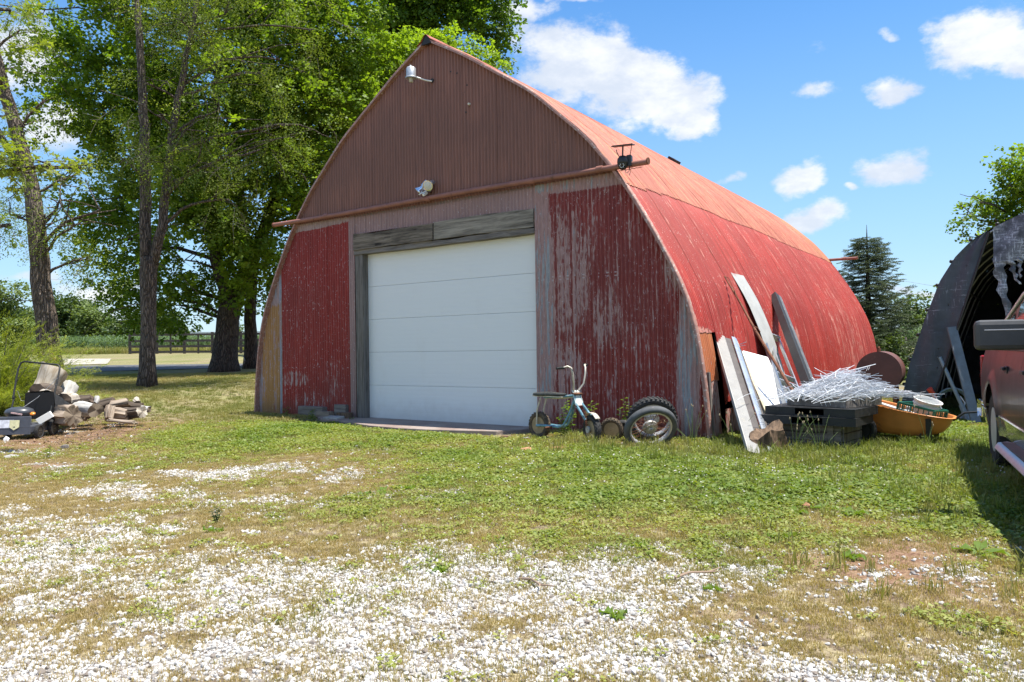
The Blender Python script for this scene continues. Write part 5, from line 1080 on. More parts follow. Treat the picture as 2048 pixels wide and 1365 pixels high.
MB().prism([(0, 0), (.05, 0), (.085, .02), (.10, .05), (.10, .09), (.085, .09), (.08, .055), (.06, .03), (0, .018)], 0, L * 1.005, trm(-w0 / 2 + .255, -.03, 0)).build('gutter_rail', simple('bright_rail', (.62, .66, .70), .28, .7, .06, 9), T, smooth=30)
MB().prism([(0, 0), (.02, 0), (.02, .09), (0, .09)], 0, L * .9, trm(-w0 / 2 + .35, -.0, 0)).build('back_rail', M['channel'], T)
# cream boards on edge
for (a, b, c, d, o1, lab, wd, th) in ((1474, 690, 1556, 880, .03, 'cream board on edge just right of the awning panel', .15, .035), (1484, 722, 1566, 892, .03, 'tan board on edge under the wide white board', .12, .04)):
    top = roof_hit(a, b, o1); bot = at(c, d, 9.35); bot.z = max(bot.z, .01); Mx, L = side_frame(top, bot, Vector((.81, -.59, 0))); T = thing('board', lab, 'board', M=Mx)
    MB().box((0, 0, L / 2), (th, wd, L)).build('plank', M['creamboard'] if th == .035 else woodmat('tan_board', (.26, .19, .11), (.42, .33, .21), 2), T, bevel=.003)
# wide white board
top = roof_hit(1493, 706, .05); bot = at(1568, 870, 9.3); bot.z = .03; Mx, L = side_frame(top, bot, SV3 + Vector((.35, -.3, 0)))
T = thing('white_board', 'wide bright white board leaning behind the black boxes', 'board', M=Mx); MB().box((.10, 0, L / 2), (.46, .045, L)).build('panel', M['whiteboard'], T, bevel=.004); MB().box((-.14, .0, L / 2), (.02, .055, L)).build('edge_strip', M['creamboard'], T, bevel=.002)
# grey corrugated sheet lying against the curve
P0 = roof_hit(1471, 548, .03); u0_, v0_, z0_ = barn_local(P0); vv = np.linspace(v0_ - .24, v0_ + .44, 60); sT = float(s_of_z(z0_)); sB = float(s_of_z(.05)); k = np.linspace(0, 1, 30)[:, None]; SS = sT + (sB - sT) * k + 0 * vv[None]; VVg = vv[None] - .0 * k + 0 * SS
Wd = np.interp(SS, PT, PW) + .03 + .30 * k ** 1.3 + .004 * np.cos(VVg * 2 * PI / .035); Zd = np.interp(SS, PT, PZ)
T = thing('metal_sheet', 'pale grey ribbed sheet bent against the curved red wall', 'metal sheet', M=BM); o = grid_obj('sheet', BW / 2 + Wd + SK * VVg, VVg, Zd, simple('grey_sheet', (.40, .40, .38), .6, .1, .08, 5, 0, 40, (.32, .31, .29), .02), T); print('sheet', v0_, z0_)
# rusty pole with a wire tie
top = roof_hit(1449, 553, .06); bot = at(1590, 790, 9.9); bot.z = max(bot.z, .02); d = bot - top; mid = top + d * .5
T = thing('rusty_pole', 'thin rusty pole slanting across the grey sheet', 'pole', loc=top); MB().tube([Vector((0, 0, 0)), d * .25 + Vector((.01, 0, -.02)), d * .5 + Vector((.0, 0, -.035)), d], [.012, .016, .02, .022], 10).build('rod', M['rust'], T, smooth=60)
MB().tube([d * .0, d * .05 + Vector((.02, 0, .05)), d * .12 + Vector((.03, 0, .0)), d * .2 + Vector((-.01, -.02, .03)), d * .26], .006, 5).tube([d * .48 + Vector((-.03, -.02, .02)), d * .5 + Vector((.02, -.02, .02)), d * .51 + Vector((.05, 0, -.02))], .006, 5).build('wire_tie', M['rust'], T)
# ladder
top = roof_hit(1540, 672, .05); bot = at(1588, 805, 10.3); bot.z = max(bot.z, .02); e_ = (bot - top); bot = top + e_ * 1.22; bot.z = max(bot.z, .03); Mx, L = side_frame(top, bot, SV3 + Vector((.25, -.1, 0))); T = thing('step_ladder', 'folded aluminium ladder leaning between the grey sheet and the black beam', 'ladder', M=Mx)
MB().box((-.15, 0, L / 2), (.03, .075, L)).build('side_rail', simple('ladder_rail', (.16, .19, .23), .4, .6, .15, 12), T, bevel=.003); MB().box((.15, 0, L / 2), (.02, .055, L)).build('side_rail', M['alu'], T, bevel=.003); MB().box((.03, .06, L / 2 - .05), (.02, .04, L * .9)).build('back_rail', M['alu'], T); MB().box((-.08, .07, L / 2 - .05), (.03, .05, L * .9)).build('back_rail', simple('ladder_rail_dark', (.10, .12, .15), .45, .5, .15, 12), T)
for k in range(6): MB().box((0, 0, .18 + k * .30), (.28, .07, .022)).build('rung', M['alu'], T, bevel=.002)
MB().box((0, 0, L), (.34, .10, .03)).build('top_cap', M['alu'], T, bevel=.004)
# black beam
top = roof_hit(1551, 594, .06); bot = at(1645, 842, 10.2); bot = top + (bot - top); bot.z = max(bot.z, .0); Mx, L = side_frame(top, bot, SV3); T = thing('black_beam', 'long black box beam leaning on the red side wall', 'beam', M=Mx)
MB().box((0, 0, L / 2), (.17, .13, L)).build('beam_body', M['blackpaint'], T, bevel=.006); MB().box((.035, -.068, L / 2), (.075, .010, L * .985)).build('face_strip', simple('grey_face', (.10, .105, .11), .6, 0, .15, 6, 0, 40, (.26, .24, .22), .05), T, bevel=.002)
# little bracket poking out over the panel
c = roof_hit(1480, 690, .16); T = thing('metal_bracket', 'small bent grey bracket above the cream boards', 'bracket', loc=c); MB().beam((-.10, 0, -.03), (.09, 0, .04), .05, .006).beam((-.10, 0, -.03), (.08, .03, -.01), .05, .006).build('strap', M['steel'], T)
# rotten stump
def stump(c, label, mat, R=.15, hgt=.26, seed=1):
    T = thing('log_stump', label, 'stump', loc=(c.x, c.y, gz(c.x, c.y))); rn = random.Random(seed); mb = MB(); P = []
    for i in range(12):
        t = i / 11; row = []
        for j in range(40):
            a = 2 * PI * j / 40; r = R * (1 - .12 * t) * (1 + .22 * math.sin(2 * a + 1) + .12 * math.sin(5 * a + 4 * t) + .09 * math.sin(11 * a + 7 * t) + rn.uniform(-.03, .03)); zz = hgt * t * (1 + .25 * math.sin(a + 1) + .12 * math.sin(3 * a)) if t > .5 else hgt * t; row.append((math.cos(a) * r * 1.15, math.sin(a) * r * .8, zz - .03))
        P.append(row + [row[0]])
    mb.grid(P); mb.add([P[-1][j] for j in range(40)] + [(0, 0, hgt * .65)], [(j, (j + 1) % 40, 40) for j in range(40)]); mb.build('stump_wood', mat, T, smooth=50); return T
M['rotwood'] = woodmat('rotten_wood', (.045, .028, .018), (.20, .13, .08), 2, .8, .95, .6); stump(at(1534, 900, 8.95), 'short rotten brown log standing at the foot of the white board', M['rotwood'], .16, .30)

# ------------------------------------------------------------------ stack by the barn: crate, black boxes, wire
cn = at(1684, 905, 8.95); cn.z = gz(cn.x, cn.y)
dl = (at(1562, 898, 9.45) - cn); dl.z = 0; dr = (at(1734, 893, 9.75) - cn); dr.z = 0; dl.normalize(); dr = Vector((-dl.y, dl.x, 0)); dr = dr if dr.y > 0 else -dr
def boxframe(c, ux, L, Wd_, h): return frame(c, ux)
LX, LY, HZ = .86, .62, .30
CM_ = frame(cn, dl); sgn = 1 if (Matrix(CM_).to_3x3() @ Vector((0, 1, 0))).dot(dr) > 0 else -1
T = thing('wooden_crate', 'weathered grey plank crate under the stack of black boxes', 'crate', M=CM_)
for k in range(3):
    z = .055 + k * .10; MB().box((LX / 2, 0, z), (LX, .022, .092)).build('plank', M['oldwood'], T, bevel=.003); MB().box((LX / 2, sgn * LY, z), (LX, .022, .092)).build('plank', M['oldwood'], T, bevel=.003)
    for xx in (0, LX): MB().box((xx + (.0115 if xx == 0 else -.0115) * -1, sgn * LY / 2, z), (.022, LY - .025, .092)).build('plank', M['oldwoodz'], T, bevel=.003)
for xx in (.05, LX - .05):
    for yy in (.03, LY - .03): MB().box((xx, sgn * yy, HZ / 2), (.05, .05, HZ)).build('corner_post', M['oldwood'], T)
MB().box((.12, -sgn * .02, HZ / 2), (.07, .02, HZ)).build('batten', M['oldwood'], T, bevel=.003); MB().box((LX / 2, sgn * LY / 2, .02), (LX - .05, LY - .05, .02)).build('bottom', M['oldwood'], T)
M['boxgrey'] = simple('scuffed_box', (.17, .155, .14), .75, 0, .3, 9, .001, 50, (.30, .27, .24), .06)
def shallow_box(label, cx_, cy_, z, L, Wd_, yaw, h=.098, slot=True, mat=None, group=None):
    """open-fronted flat box, front along local -Y"""
    T = thing('flat_box', label, 'box', M=trm(cx_, cy_, z) @ rotm('Z', yaw), group=group); mat = mat or M['blackpaint']; t = .012
    MB().box((0, 0, t / 2), (L, Wd_, t)).build('base', mat, T); MB().box((0, 0, h - t / 2), (L, Wd_, t)).build('top', mat, T, bevel=.002)
    MB().box((0, Wd_ / 2 - t / 2, h / 2), (L, t, h - 2 * t)).build('back', mat, T); MB().box((L / 2 - t / 2, 0, h / 2), (t, Wd_, h - 2 * t)).build('side', mat, T); MB().box((-L / 2 + t / 2, 0, h / 2), (t, Wd_, h - 2 * t)).build('side', mat, T)
    if slot:
        MB().box((-L * .32, -Wd_ / 2 + t / 2, h / 2), (L * .34, t, h - 2 * t)).build('front', mat, T); MB().box((L * .33, -Wd_ / 2 + t / 2, h / 2), (L * .32, t, h - 2 * t)).build('front', mat, T)
    else: MB().box((0, -Wd_ / 2 + t / 2, h / 2), (L, t, h - 2 * t)).build('front', mat, T)
    return T
Rw3 = Matrix(CM_).to_3x3(); ctr = cn + Rw3 @ Vector((LX / 2, sgn * LY / 2, 0)); yaw = math.atan2(dr.y, dr.x) + PI / 2 + PI; yl = math.atan2(-dl.y, -dl.x)
z = cn.z + HZ + .005; bk = (at(1632, 850, 9.35))
shallow_box('lowest black flat box of the stack, its open end to the left', bk.x + .0, bk.y, z, 1.12, .72, yl + .06); z += .102
bk = at(1640, 830, 9.35); shallow_box('middle black flat box with an open slot in its front', bk.x + .02, bk.y + .02, z, 1.08, .74, yl - .02); z += .102
bk = at(1668, 812, 9.40); shallow_box('top flat box with weathered grey end, under the wire heap', bk.x + .02, bk.y + .05, z, .80, .74, -.98, .112, False, M['boxgrey']); z += .114
# heap of white wire
T = thing('wire_heap', 'tangled heap of thin white wire racks on the black boxes', 'wire', loc=(bk.x + .03, bk.y + .05, z)); M['wire'] = simple('white_wire', (.76, .78, .80), .4, 0, .06, 9)
mb = MB(); mb2 = MB(); rn = random.Random(12); hump = lambda x, y: max(0, .29 * math.exp(-((x - .12) / .42) ** 2 - (y / .4) ** 2))
for i in range(760):
    x_ = rn.gauss(.05, .34); y_ = rn.gauss(0, .24); a = rn.gauss(.1, .35) + (PI / 2.3 if i % 7 == 0 else 0); L = rn.uniform(.15, .62); el = .04 + rn.gauss(0, .09) + (.20 if x_ < .1 else -.12); hmax = hump(x_, y_) + .02; zz = rn.uniform(.01, 1) * hmax
    d = Vector((math.cos(a) * math.cos(el), math.sin(a) * math.cos(el), math.sin(el))); c = Vector((x_, y_, zz)); p, q = c - d * L / 2, c + d * L / 2
    lim = lambda v: Vector((v.x, v.y, max(.004, v.z))) if abs(v.x) < .45 and abs(v.y) < .4 else Vector((v.x, v.y, max(-.03, v.z)))
    p, q = lim(p), lim(q); m_ = (p + q) / 2 + Vector((rn.gauss(0, .01), rn.gauss(0, .03), rn.gauss(0, .022))); (mb if i % 3 else mb2).tube([p, m_, q], .0034, 4, caps=False)
for (x_, z_, el, L) in ((.05, .22, .30, .75), (.12, .27, .26, .8), (.18, .30, .22, .7), (.0, .18, .33, .7)):   # a few long ones at the top, lifted to the right
    d = Vector((math.cos(el), .05, math.sin(el))); c = Vector((x_, 0, z_)); mb.tube([c - d * L / 2, c, c + d * L / 2], .004, 5)
    for k in range(5): q = c + d * (L * (k / 5 - .4)); mb.tube([q, q + Vector((.03, .12, -.06))], .003, 4)
mb.build('wires', M['wire'], T)['kind'] = 'stuff'; mb2.build('wires', simple('dull_wire', (.50, .51, .53), .45, .3, .1, 9), T)['kind'] = 'stuff'
gr_ = MB()
for k in range(7): gr_.tube([(-.36 + k * .05, -.40, .02), (-.34 + k * .055, -.415, -.06), (-.32 + k * .05, -.41, -.09 - .01 * (k % 2))], .003, 4)
for k in range(12): x0_ = .42 + k * .045; gr_.tube([(x0_, -.25, .06 - .004 * k), (x0_ + .03, .15, .04)], .003, 4)
for k in range(4): gr_.tube([(.36, -.25 + k * .13, .07), (.98, -.22 + k * .12, .02)], .0035, 4)
gr_.build('wire_rack', M['wire'], T)

# ------------------------------------------------------------------ orange cart, crate and bucket
ca = at(1752, 884, 9.75); cb = at(1872, 892, 9.35); ca.z = 0; cb.z = 0; CY = math.atan2(cb.y - ca.y, cb.x - ca.x)
ctr = at(1815, 850, 9.65); CT = trm(ctr.x, ctr.y, 0) @ rotm('Z', CY)
T = thing('garden_cart', 'orange plastic garden cart tub tipped on its wheels', 'cart', M=CT); M['orange'] = simple('faded_orange_plastic', (.60, .22, .05), .5, 0, .12, 4, .0008, 60, (.30, .12, .05), .03)
mb = MB(); P = []
def sq(a, ax_, ay_, p=3.2):
    c, s_ = math.cos(a), math.sin(a); return ax_ * math.copysign(abs(c) ** (2 / p), c), ay_ * math.copysign(abs(s_) ** (2 / p), s_)
rim = lambda x_: .43 - .17 * x_ + .10 * max(0, -x_) ** 1.5
for k, (sx_, sy_, dz_, h_) in enumerate([(.30, .20, 0, 0), (.36, .245, 0, .01), (.43, .28, 0, .10), (.475, .305, 0, .35), (.50, .325, 0, .72), (.515, .34, 0, .985), (.535, .36, 0, 1.0), (.54, .365, 0, .975), (.53, .355, 0, .955), (.505, .332, 0, .96), (.488, .315, 0, .72), (.46, .29, 0, .36), (.41, .26, 0, .13), (.33, .22, 0, .05), (.01, .01, 0, .05)]):
    row = []
    for j in range(49):
        a = 2 * PI * j / 48; x_, y_ = sq(a, sx_, sy_); x_ += -.03 * (1 - h_); zt = rim(x_); zb = .11 + .05 * (x_ / .5) ** 2 + .05 * max(0, -x_); row.append((x_, y_, zb + (zt - zb) * h_))
    P.append(row)
mb.grid(P).build('tub', M['orange'], T, smooth=60)
for s_ in (-1, 1):
    wq = sub('wheel', T, trm(-.46, s_ * .40, .185)); make_wheel(wq, .185, .09, M['rubber'], M['blackpaint'], 0, 0, .03, .11)
MB().tube([(-.46, -.40, .185), (-.46, .40, .185)], .012, 8).build('axle', M['rust'], T)
MB().beam((.28, -.33, .34), (.28, -.30, .06), .06, .03).tube([(.20, -.33, .16), (.16, -.36, .08), (.18, -.36, .03), (.36, -.36, .03), (.40, -.36, .05)], .010, 7).beam((.28, .33, .34), (.28, .30, .06), .06, .03).build('leg', M['blackpaint'], T, smooth=30)
MB().tube([(.50, .0, .30), (.62, .0, .40), (.80, .0, .42)], .013, 8).build('handle', M['blackpaint'], T, smooth=60)
# grey board in the tub
T = thing('board', 'pale grey board lying in the orange cart', 'board', M=CT @ trm(-.30, -.02, .40) @ rotm('Y', .42) @ rotm('X', -.15)); MB().box((0, 0, 0), (.50, .34, .012)).build('panel', M['greyboard'], T, bevel=.002)
T = thing('board', 'narrow pale board lying behind the green crate in the cart', 'board', M=CT @ trm(-.22, .18, .44) @ rotm('Y', .30)); MB().box((0, 0, 0), (.55, .14, .012)).build('panel', simple('pale_board', (.52, .51, .48), .7), T, bevel=.002)
# green milk crate
GM = CT @ trm(.13, -.03, .215) @ rotm('Y', .20) @ rotm('Z', -.30); T = thing('milk_crate', 'dark green plastic lattice crate sitting in the orange cart', 'crate', M=GM); M['green'] = simple('green_plastic', (.006, .13, .085), .4, 0, .1, 6)
a_, b_2, hC = .44, .33, .25; mb = MB()
for z_, tt in ((0.01, .02), (hC, .028)):
    for s_ in (-1, 1): mb.box((0, s_ * b_2 / 2, z_), (a_ + .02, .018, tt)); mb.box((s_ * a_ / 2, 0, z_), (.018, b_2 + .016, tt))
for s_ in (-1, 1):
    for t_i in (-1, 1): mb.box((s_ * a_ / 2, t_i * b_2 / 2, hC / 2), (.026, .026, hC))
mb.build('crate_frame', M['green'], T, bevel=.003)
for s_ in (-1, 1):
    lm = MB()
    for k in range(1, 7): lm.box((-a_ / 2 + a_ * k / 7, s_ * b_2 / 2, hC / 2), (.008, .010, hC))
    for k in (1, 2): lm.box((0, s_ * b_2 / 2, hC * k / 3), (a_, .008, .008))
    lm.build('lattice_side', M['green'], T); lm = MB()
    for k in range(1, 6): lm.box((s_ * a_ / 2, -b_2 / 2 + b_2 * k / 6, hC / 2), (.010, .008, hC))
    for k in (1, 2): lm.box((s_ * a_ / 2, 0, hC * k / 3), (.008, b_2, .008))
    lm.build('lattice_side', M['green'], T)
MB().box((0, 0, .005), (a_, b_2, .008)).build('crate_floor', M['green'], T)
for (x_, y_, c_, lab) in ((-.13, -.09, (.62, .66, .70), 'white plastic bottle at the left inside the green crate'), (.0, -.10, (.55, .40, .38), 'pinkish plastic bottle in the middle of the green crate'), (.12, -.09, (.30, .38, .28), 'greenish plastic bottle at the right inside the green crate')):
    q = thing('bottle', lab, 'bottle', M=GM @ trm(x_, y_, .012)); MB().lathe([(0, 0), (.046, 0), (.05, .01), (.05, .13), (.03, .165), (.018, .175), (.018, .19), (0, .19)], 16).build('bottle_body', simple('bottle_' + lab[:4], c_, .4), q, smooth=40); MB().lathe([(0, .188), (.021, .188), (.021, .21), (0, .21)], 12).build('cap', M['whiteplastic'], q, smooth=40)
# bucket
T = thing('bucket', 'milky white plastic bucket tipped over in the green crate', 'bucket', M=GM @ trm(.02, .02, .17) @ rotm('X', .10) @ rotm('Y', .14))
MB().lathe([(0, 0), (.125, 0), (.13, .008), (.145, .11), (.158, .115), (.158, .125), (.147, .128), (.150, .165), (.166, .168), (.168, .182), (.152, .184), (.146, .17), (.140, .12), (.124, .014), (0, .014)], 36).build('bucket_wall', M['bucket'], T, smooth=35)
MB().tube([(.158, 0, .15), (.14, .09, .10), (.05, .17, .07), (-.05, .17, .07), (-.14, .09, .10), (-.158, 0, .15)], .0025, 5).build('bail', M['steel'], T)
# small dark block
c = G(1912, 892); T = thing('brick', 'small dark block lying in the grass before the shelter', 'brick', loc=(c.x, c.y, c.z + .03), rot=.4); MB().box((0, 0, 0), (.12, .07, .09), Matrix.Rotation(.3, 3, 'X')).build('block', M['darkwood'], T, bevel=.006)

# ------------------------------------------------------------------ rusty tank
tc = at(1757, 746, 12.6); td = Vector((.50, .86, 0)).normalized(); Mx = frame(tc, td) @ rotm('Y', PI / 2); T = thing('fuel_tank', 'rust-red cylindrical fuel tank lying between the barn and the shelter', 'tank', M=Mx)
MB().lathe([(.335, .0), (.345, .0), (.345, .04), (.342, .05), (.342, .95), (.345, .96), (.345, 1.0), (.335, 1.0)], 44).build('tank_shell', M['tankrust'], T, smooth=35)
MB().lathe([(0, .012), (.30, .016), (.336, .022)], 40).build('tank_end', M['tankrust'], T, smooth=50); MB().lathe([(0, .99), (.336, .985)], 40).build('tank_end', M['tankrust'], T, smooth=50)
MB().tube([(-.335, 0, .12), (-.40, 0, .12)], .03, 10).tube([(-.40, 0, .12), (-.43, 0, .13)], .018, 8).build('filler_neck', M['rust'], T, smooth=40)
lg = MB(); Ti = Mx.inverted()
for t in (.15, .85):
    for s_ in (-.22, .22):
        p = Mx @ Vector((.26, s_, t)); f_ = Vector((p.x, p.y, gz(p.x, p.y) - .02)); MB().beam(Ti @ p, Ti @ f_, .05, .05).build('leg', M['rust'], T)

# ------------------------------------------------------------------ fabric shelter
SO = Vector((6.379, 12.7, 0)); SM = frame(SO, UX)
T = thing('fabric_shelter', 'torn dark grey fabric carport shelter at the right edge', 'shelter', M=SM)
HP = [(0, -.02), (.1, .55), (.2, .98), (.41, 1.63), (.64, 2.24), (.87, 2.62), (1.1, 2.86), (1.37, 3.03), (1.78, 3.22), (2.25, 3.36), (2.8, 3.42)]
HP = HP + [(5.6 - u, z) for u, z in HP[-2::-1]]
_hx = np.array([p[0] for p in HP]); _hz = np.array([p[1] for p in HP]); _t = np.concatenate([[0], np.cumsum(np.hypot(np.diff(_hx), np.diff(_hz)))])
def hoop(t): return float(np.interp(t, _t, _hx)), float(np.interp(t, _t, _hz))
m_, t_, b_ = material('worn_tarp'); o_ = t_.obj(); nn = t_.noise(o_, 3, 6, .6); thr = t_.noise(t_.scl(o_, (4, 4, 60)), 1, 5, .7); thr2 = t_.noise(t_.scl(o_, (60, 60, 4)), 1, 5, .7); reg = t_.noise(o_, 1.3, 4, .6)
fr = t_.m('MULTIPLY', t_.m('MAXIMUM', t_.step(thr, .60, .68), t_.step(thr2, .60, .68)), t_.step(reg, .50, .66))
c_ = t_.mix(t_.step(nn, .3, .7), (.032, .040, .052), (.065, .075, .092)); c_ = t_.mix(fr, c_, (.40, .43, .50)); t_.put(b_.inputs['Base Color'], c_); b_.inputs['Roughness'].default_value = .55
t_.put(b_.inputs['Normal'], t_.bump(t_.m('ADD', nn, t_.m('MULTIPLY', t_.noise(o_, 1.2, 3), 2)), .02)); hv = t_.voro(o_, 5.5); tr_ = t_.new('ShaderNodeBsdfTransparent'); mx_ = t_.new('ShaderNodeMixShader')
t_.put(mx_.inputs[0], t_.m('MULTIPLY', t_.m('LESS_THAN', t_.m('ADD', hv, t_.m('MULTIPLY', thr, .06)), .085), t_.m('GREATER_THAN', reg, .47))); t_.l.new(b_.outputs[0], mx_.inputs[1]); t_.l.new(tr_.outputs[0], mx_.inputs[2]); t_.l.new(mx_.outputs[0], t_.n['Material Output'].inputs[0]); M['tarp'] = m_
m_, t_, b_ = material('frayed_tarp'); o_ = t_.obj(); th = t_.noise(t_.scl(o_, (50, 50, 6)), 1, 5, .75); th2 = t_.noise(t_.scl(o_, (6, 6, 50)), 1, 5, .75); rg = t_.noise(o_, 4, 4)
c_ = t_.mix(t_.step(rg, .3, .6), (.05, .055, .065), (.14, .15, .18)); c_ = t_.mix(t_.m('MULTIPLY', t_.m('MAXIMUM', t_.step(th, .52, .62), t_.step(th2, .52, .62)), t_.step(rg, .38, .55)), c_, (.48, .51, .58)); t_.put(b_.inputs['Base Color'], c_); b_.inputs['Roughness'].default_value = .7; M['fray'] = m_
dep = 7.2; mb = MB(); P = []
for t in np.linspace(0, _t[-1], 60):
    row = []
    for v in np.linspace(0, dep, 33):
        u, z = hoop(t); sag = -.035 * math.sin(PI * ((v / .9) % 1)) ** 2; cu, cz = 2.8, 1.2; l = math.hypot(u - cu, z - cz) + .01; row.append((u + (u - cu) / l * sag, v, z + (z - cz) / l * sag))
    P.append(row)
mb.grid(P).build('canopy', M['tarp'], T, smooth=60)
for k in range(9):
    MB().tube([(hoop(t)[0] * .985 + .04, .03 + k * .9, hoop(t)[1] - .035) for t in np.linspace(0, _t[-1], 44)], .021, 8).build('hoop', M['steel'], T, smooth=60)
for tt in (1.2, 2.4, _t[-1] / 2, _t[-1] - 2.4): u, z = hoop(tt); MB().tube([(u + .05, 0, z - .06), (u + .05, dep, z - .06)], .018, 6).build('purlin', M['steel'], T, smooth=60)
# lumps of the tie cord along the front edge
for k in range(12): u, z = hoop(.6 + k * .42); MB().lathe([(0, -.03), (.025, -.02), (.03, 0), (.025, .02), (0, .03)], 10, trm(u - .015, .0, z + .01)).build('tie', M['blackplastic'], T, smooth=60)
# front strip of fabric at the left of the opening, 3 cm proud
mb = MB(); P = []
for z in np.linspace(.22, 2.96, 40):
    uo = float(np.interp(z, _hz[:11], _hx[:11])); ui = .50 + (z - .31) * (1.33 - .52) / 2.65; ui = max(ui, uo + .002); P.append([(uo + (ui - uo) * k / 10, -.03 - .05 * math.sin(k * .9 + z * 3) * .3 - .03 * (k / 10), z + (.03 * math.sin(k * 2) if z < .3 else 0)) for k in range(11)])
mb.grid(P).build('front_strip', M['tarp'], T, smooth=70)
MB().tube([(.50, -.07, .25), (1.33, -.07, 2.96)], .018, 8).build('edge_pole', M['blackplastic'], T, smooth=60)
mb = MB(); P = []; rn = random.Random(4); n = 70
us = np.linspace(1.38, 4.3, n); bot = 2.50 + .05 * (fbm(us * 8, us * 0, 1, 3) - .5) - .0 * us
for i, u in enumerate(us):
    zt_ = float(np.interp(u, _hx[:13], _hz[:13])) - .01; P.append([(u, -.05 - .03 * math.sin(u * 7 + k * .5), zt_ + (bot[i] - zt_) * k / 8) for k in range(9)])
mb.grid(P).build('torn_front', M['fray'], T, smooth=70)
for (u0, w0, z1, dx_, lab) in ((1.37, .17, 1.50, .16, 1), (1.56, .10, 2.12, .10, 2), (1.68, .07, 2.22, .0, 3), (2.2, .12, 2.25, .05, 4), (2.9, .2, 2.1, -.05, 5)):
    mb = MB(); P = []; zz = np.linspace(2.54, z1, 16)
    for i, z in enumerate(zz):
        f = i / 15; c = u0 + w0 / 2 + dx_ * f ** 2 + .015 * math.sin(i * 1.3 + lab); w_ = w0 * (1 - .65 * f) * (1 + .3 * math.sin(i * 1.9 + lab)) / 2; P.append([(c - w_, -.05 - .02 * math.sin(i), z), (c, -.07, z + .01), (c + w_, -.05 + .02 * math.sin(i * 1.7), z - .01)])
    mb.grid(P).build('torn_rag', M['fray'], T, smooth=70)
# back panel
mb = MB(); mb.add([(u, dep - .02, z) for u, z in HP] + [(2.8, dep - .02, 0)], [(i, i + 1, len(HP)) for i in range(len(HP) - 1)]).build('back_panel', M['tarp'], T)
# what stands inside
T = thing('camper_trailer', 'brown camper trailer parked in the dark shelter', 'trailer', M=SM @ trm(3.5, 4.2, 0)); M['camper'] = simple('camper_skin', (.20, .165, .14), .6, 0, .08, 3)
pf = [(-1.9, .5), (-1.98, .9), (-1.95, 1.9), (-1.8, 2.35), (-1.4, 2.55), (1.4, 2.55), (1.8, 2.35), (1.95, 1.9), (1.98, .9), (1.9, .5)]
MB().prism(pf, -1.2, 1.2, rotm('X', PI / 2)).build('body', M['camper'], T, bevel=.03)
q = []; 
for a in np.linspace(PI, 0, 14): q.append((-.75 + .55 * math.cos(a), -1.22, 1.55 + .55 * math.sin(a)))
MB().tube([(-1.3, -1.22, .6)] + q + [(-.2, -1.22, .6)], .02, 6, caps=False).build('door_seam', M['blackplastic'], T); MB().box((.9, -1.21, 1.5), (.9, .02, .6)).build('window', M['glass'], T, bevel=.01)
wl = sub('wheel', T, trm(.9, -1.05, .33)); make_wheel(wl, .33, .2, M['rubber'], M['steel'], 0, 0, .05); wl = sub('wheel', T, trm(-1.2, -1.05, .33)); make_wheel(wl, .33, .2, M['rubber'], M['steel'], 0, 0, .05)
def slab(name, label, cat, a, b, w_, t_h, mat, up=(0, -1, 0)):
    T = thing(name, label, cat, loc=b); MB().beam(a - b, Vector((0, 0, 0)), w_, t_h, up).build('piece', mat, T, bevel=.003); return T
M['bluegrey'] = simple('blue_grey_wood', (.13, .155, .18), .7, 0, .15, 9, .001, 50)
def shp(u, v, z): return SM @ Vector((u, v, z))
slab('plank', 'wide grey plank leaning across the left side of the shelter opening', 'plank', shp(.80, -.10, 1.50), shp(1.13, -.34, .0), .15, .03, M['bluegrey'])
T = thing('downpipe', 'long pale blue pipe slanting down behind the grey plank', 'pipe', loc=shp(1.00, -.12, .02)); MB().tube([shp(.62, -.04, 1.02) - shp(1.00, -.12, .02), shp(.82, -.08, .5) - shp(1.00, -.12, .02), shp(.92, -.10, .25) - shp(1.00, -.12, .02)], .028, 10).tube([shp(.91, -.10, .27) - shp(1.00, -.12, .02), Vector((0, 0, .0))], .042, 12).build('tube', simple('pale_blue_pipe', (.26, .33, .38), .5), T, smooth=60)
T = thing('hose_coil', 'coil of pale blue hose standing inside the shelter mouth', 'hose', M=trm(*shp(.78, .05, .27)) @ rotm('Z', -.5) @ rotm('X', -.12)); mb = MB()
for k in range(4): mb.tube([(math.cos(a) * (.25 - .012 * k), .02 * k + .012 * math.sin(3 * a + k), math.sin(a) * (.25 - .01 * k)) for a in np.linspace(0, 2 * PI, 40)], .014, 8, caps=False)
mb.build('coil', simple('pale_hose', (.20, .27, .32), .45), T, smooth=60); MB().tube([(.1, -.03, .12), (.16, -.04, .02), (.14, -.03, -.12), (.19, -.03, -.2)], .012, 8).build('hose_end', M['bucket'], T, smooth=60)
p = at(1866, 785, 12.2); T = thing('garden_tool', 'long-handled tool with a red grip standing by the tarp', 'tool', loc=(p.x, p.y, 0)); q = at(1900, 852, 11.6) - Vector((p.x, p.y, 0)); p = p - Vector((p.x, p.y, 0))
MB().tube([p, q], .012, 8).build('handle', M['bluegrey'], T, smooth=60); MB().tube([p + Vector((-.06, 0, .06)), p + Vector((-.02, 0, .0)), p + Vector((.04, -.02, -.1))], [.045, .04, .02], 10).build('red_grip', simple('red_plastic', (.50, .05, .03), .45), T, smooth=60)
for (u, v, z, s_, lab) in ((1.5, .9, .2, (.5, .4, .4), 'dark box stored behind the leaning plank'), (1.25, 1.7, .35, (.4, .5, .7), 'dark tall box deeper in the shelter')):
    T = thing('storage_box', lab, 'box', M=SM @ trm(u, v, 0)); MB().box((0, 0, z), s_).build('box_body', M['darkwood'], T, bevel=.01); MB().box((0, 0, z + s_[2] / 2), (s_[0] + .03, s_[1] + .03, .03)).build('lid', M['blackplastic'], T, bevel=.004)

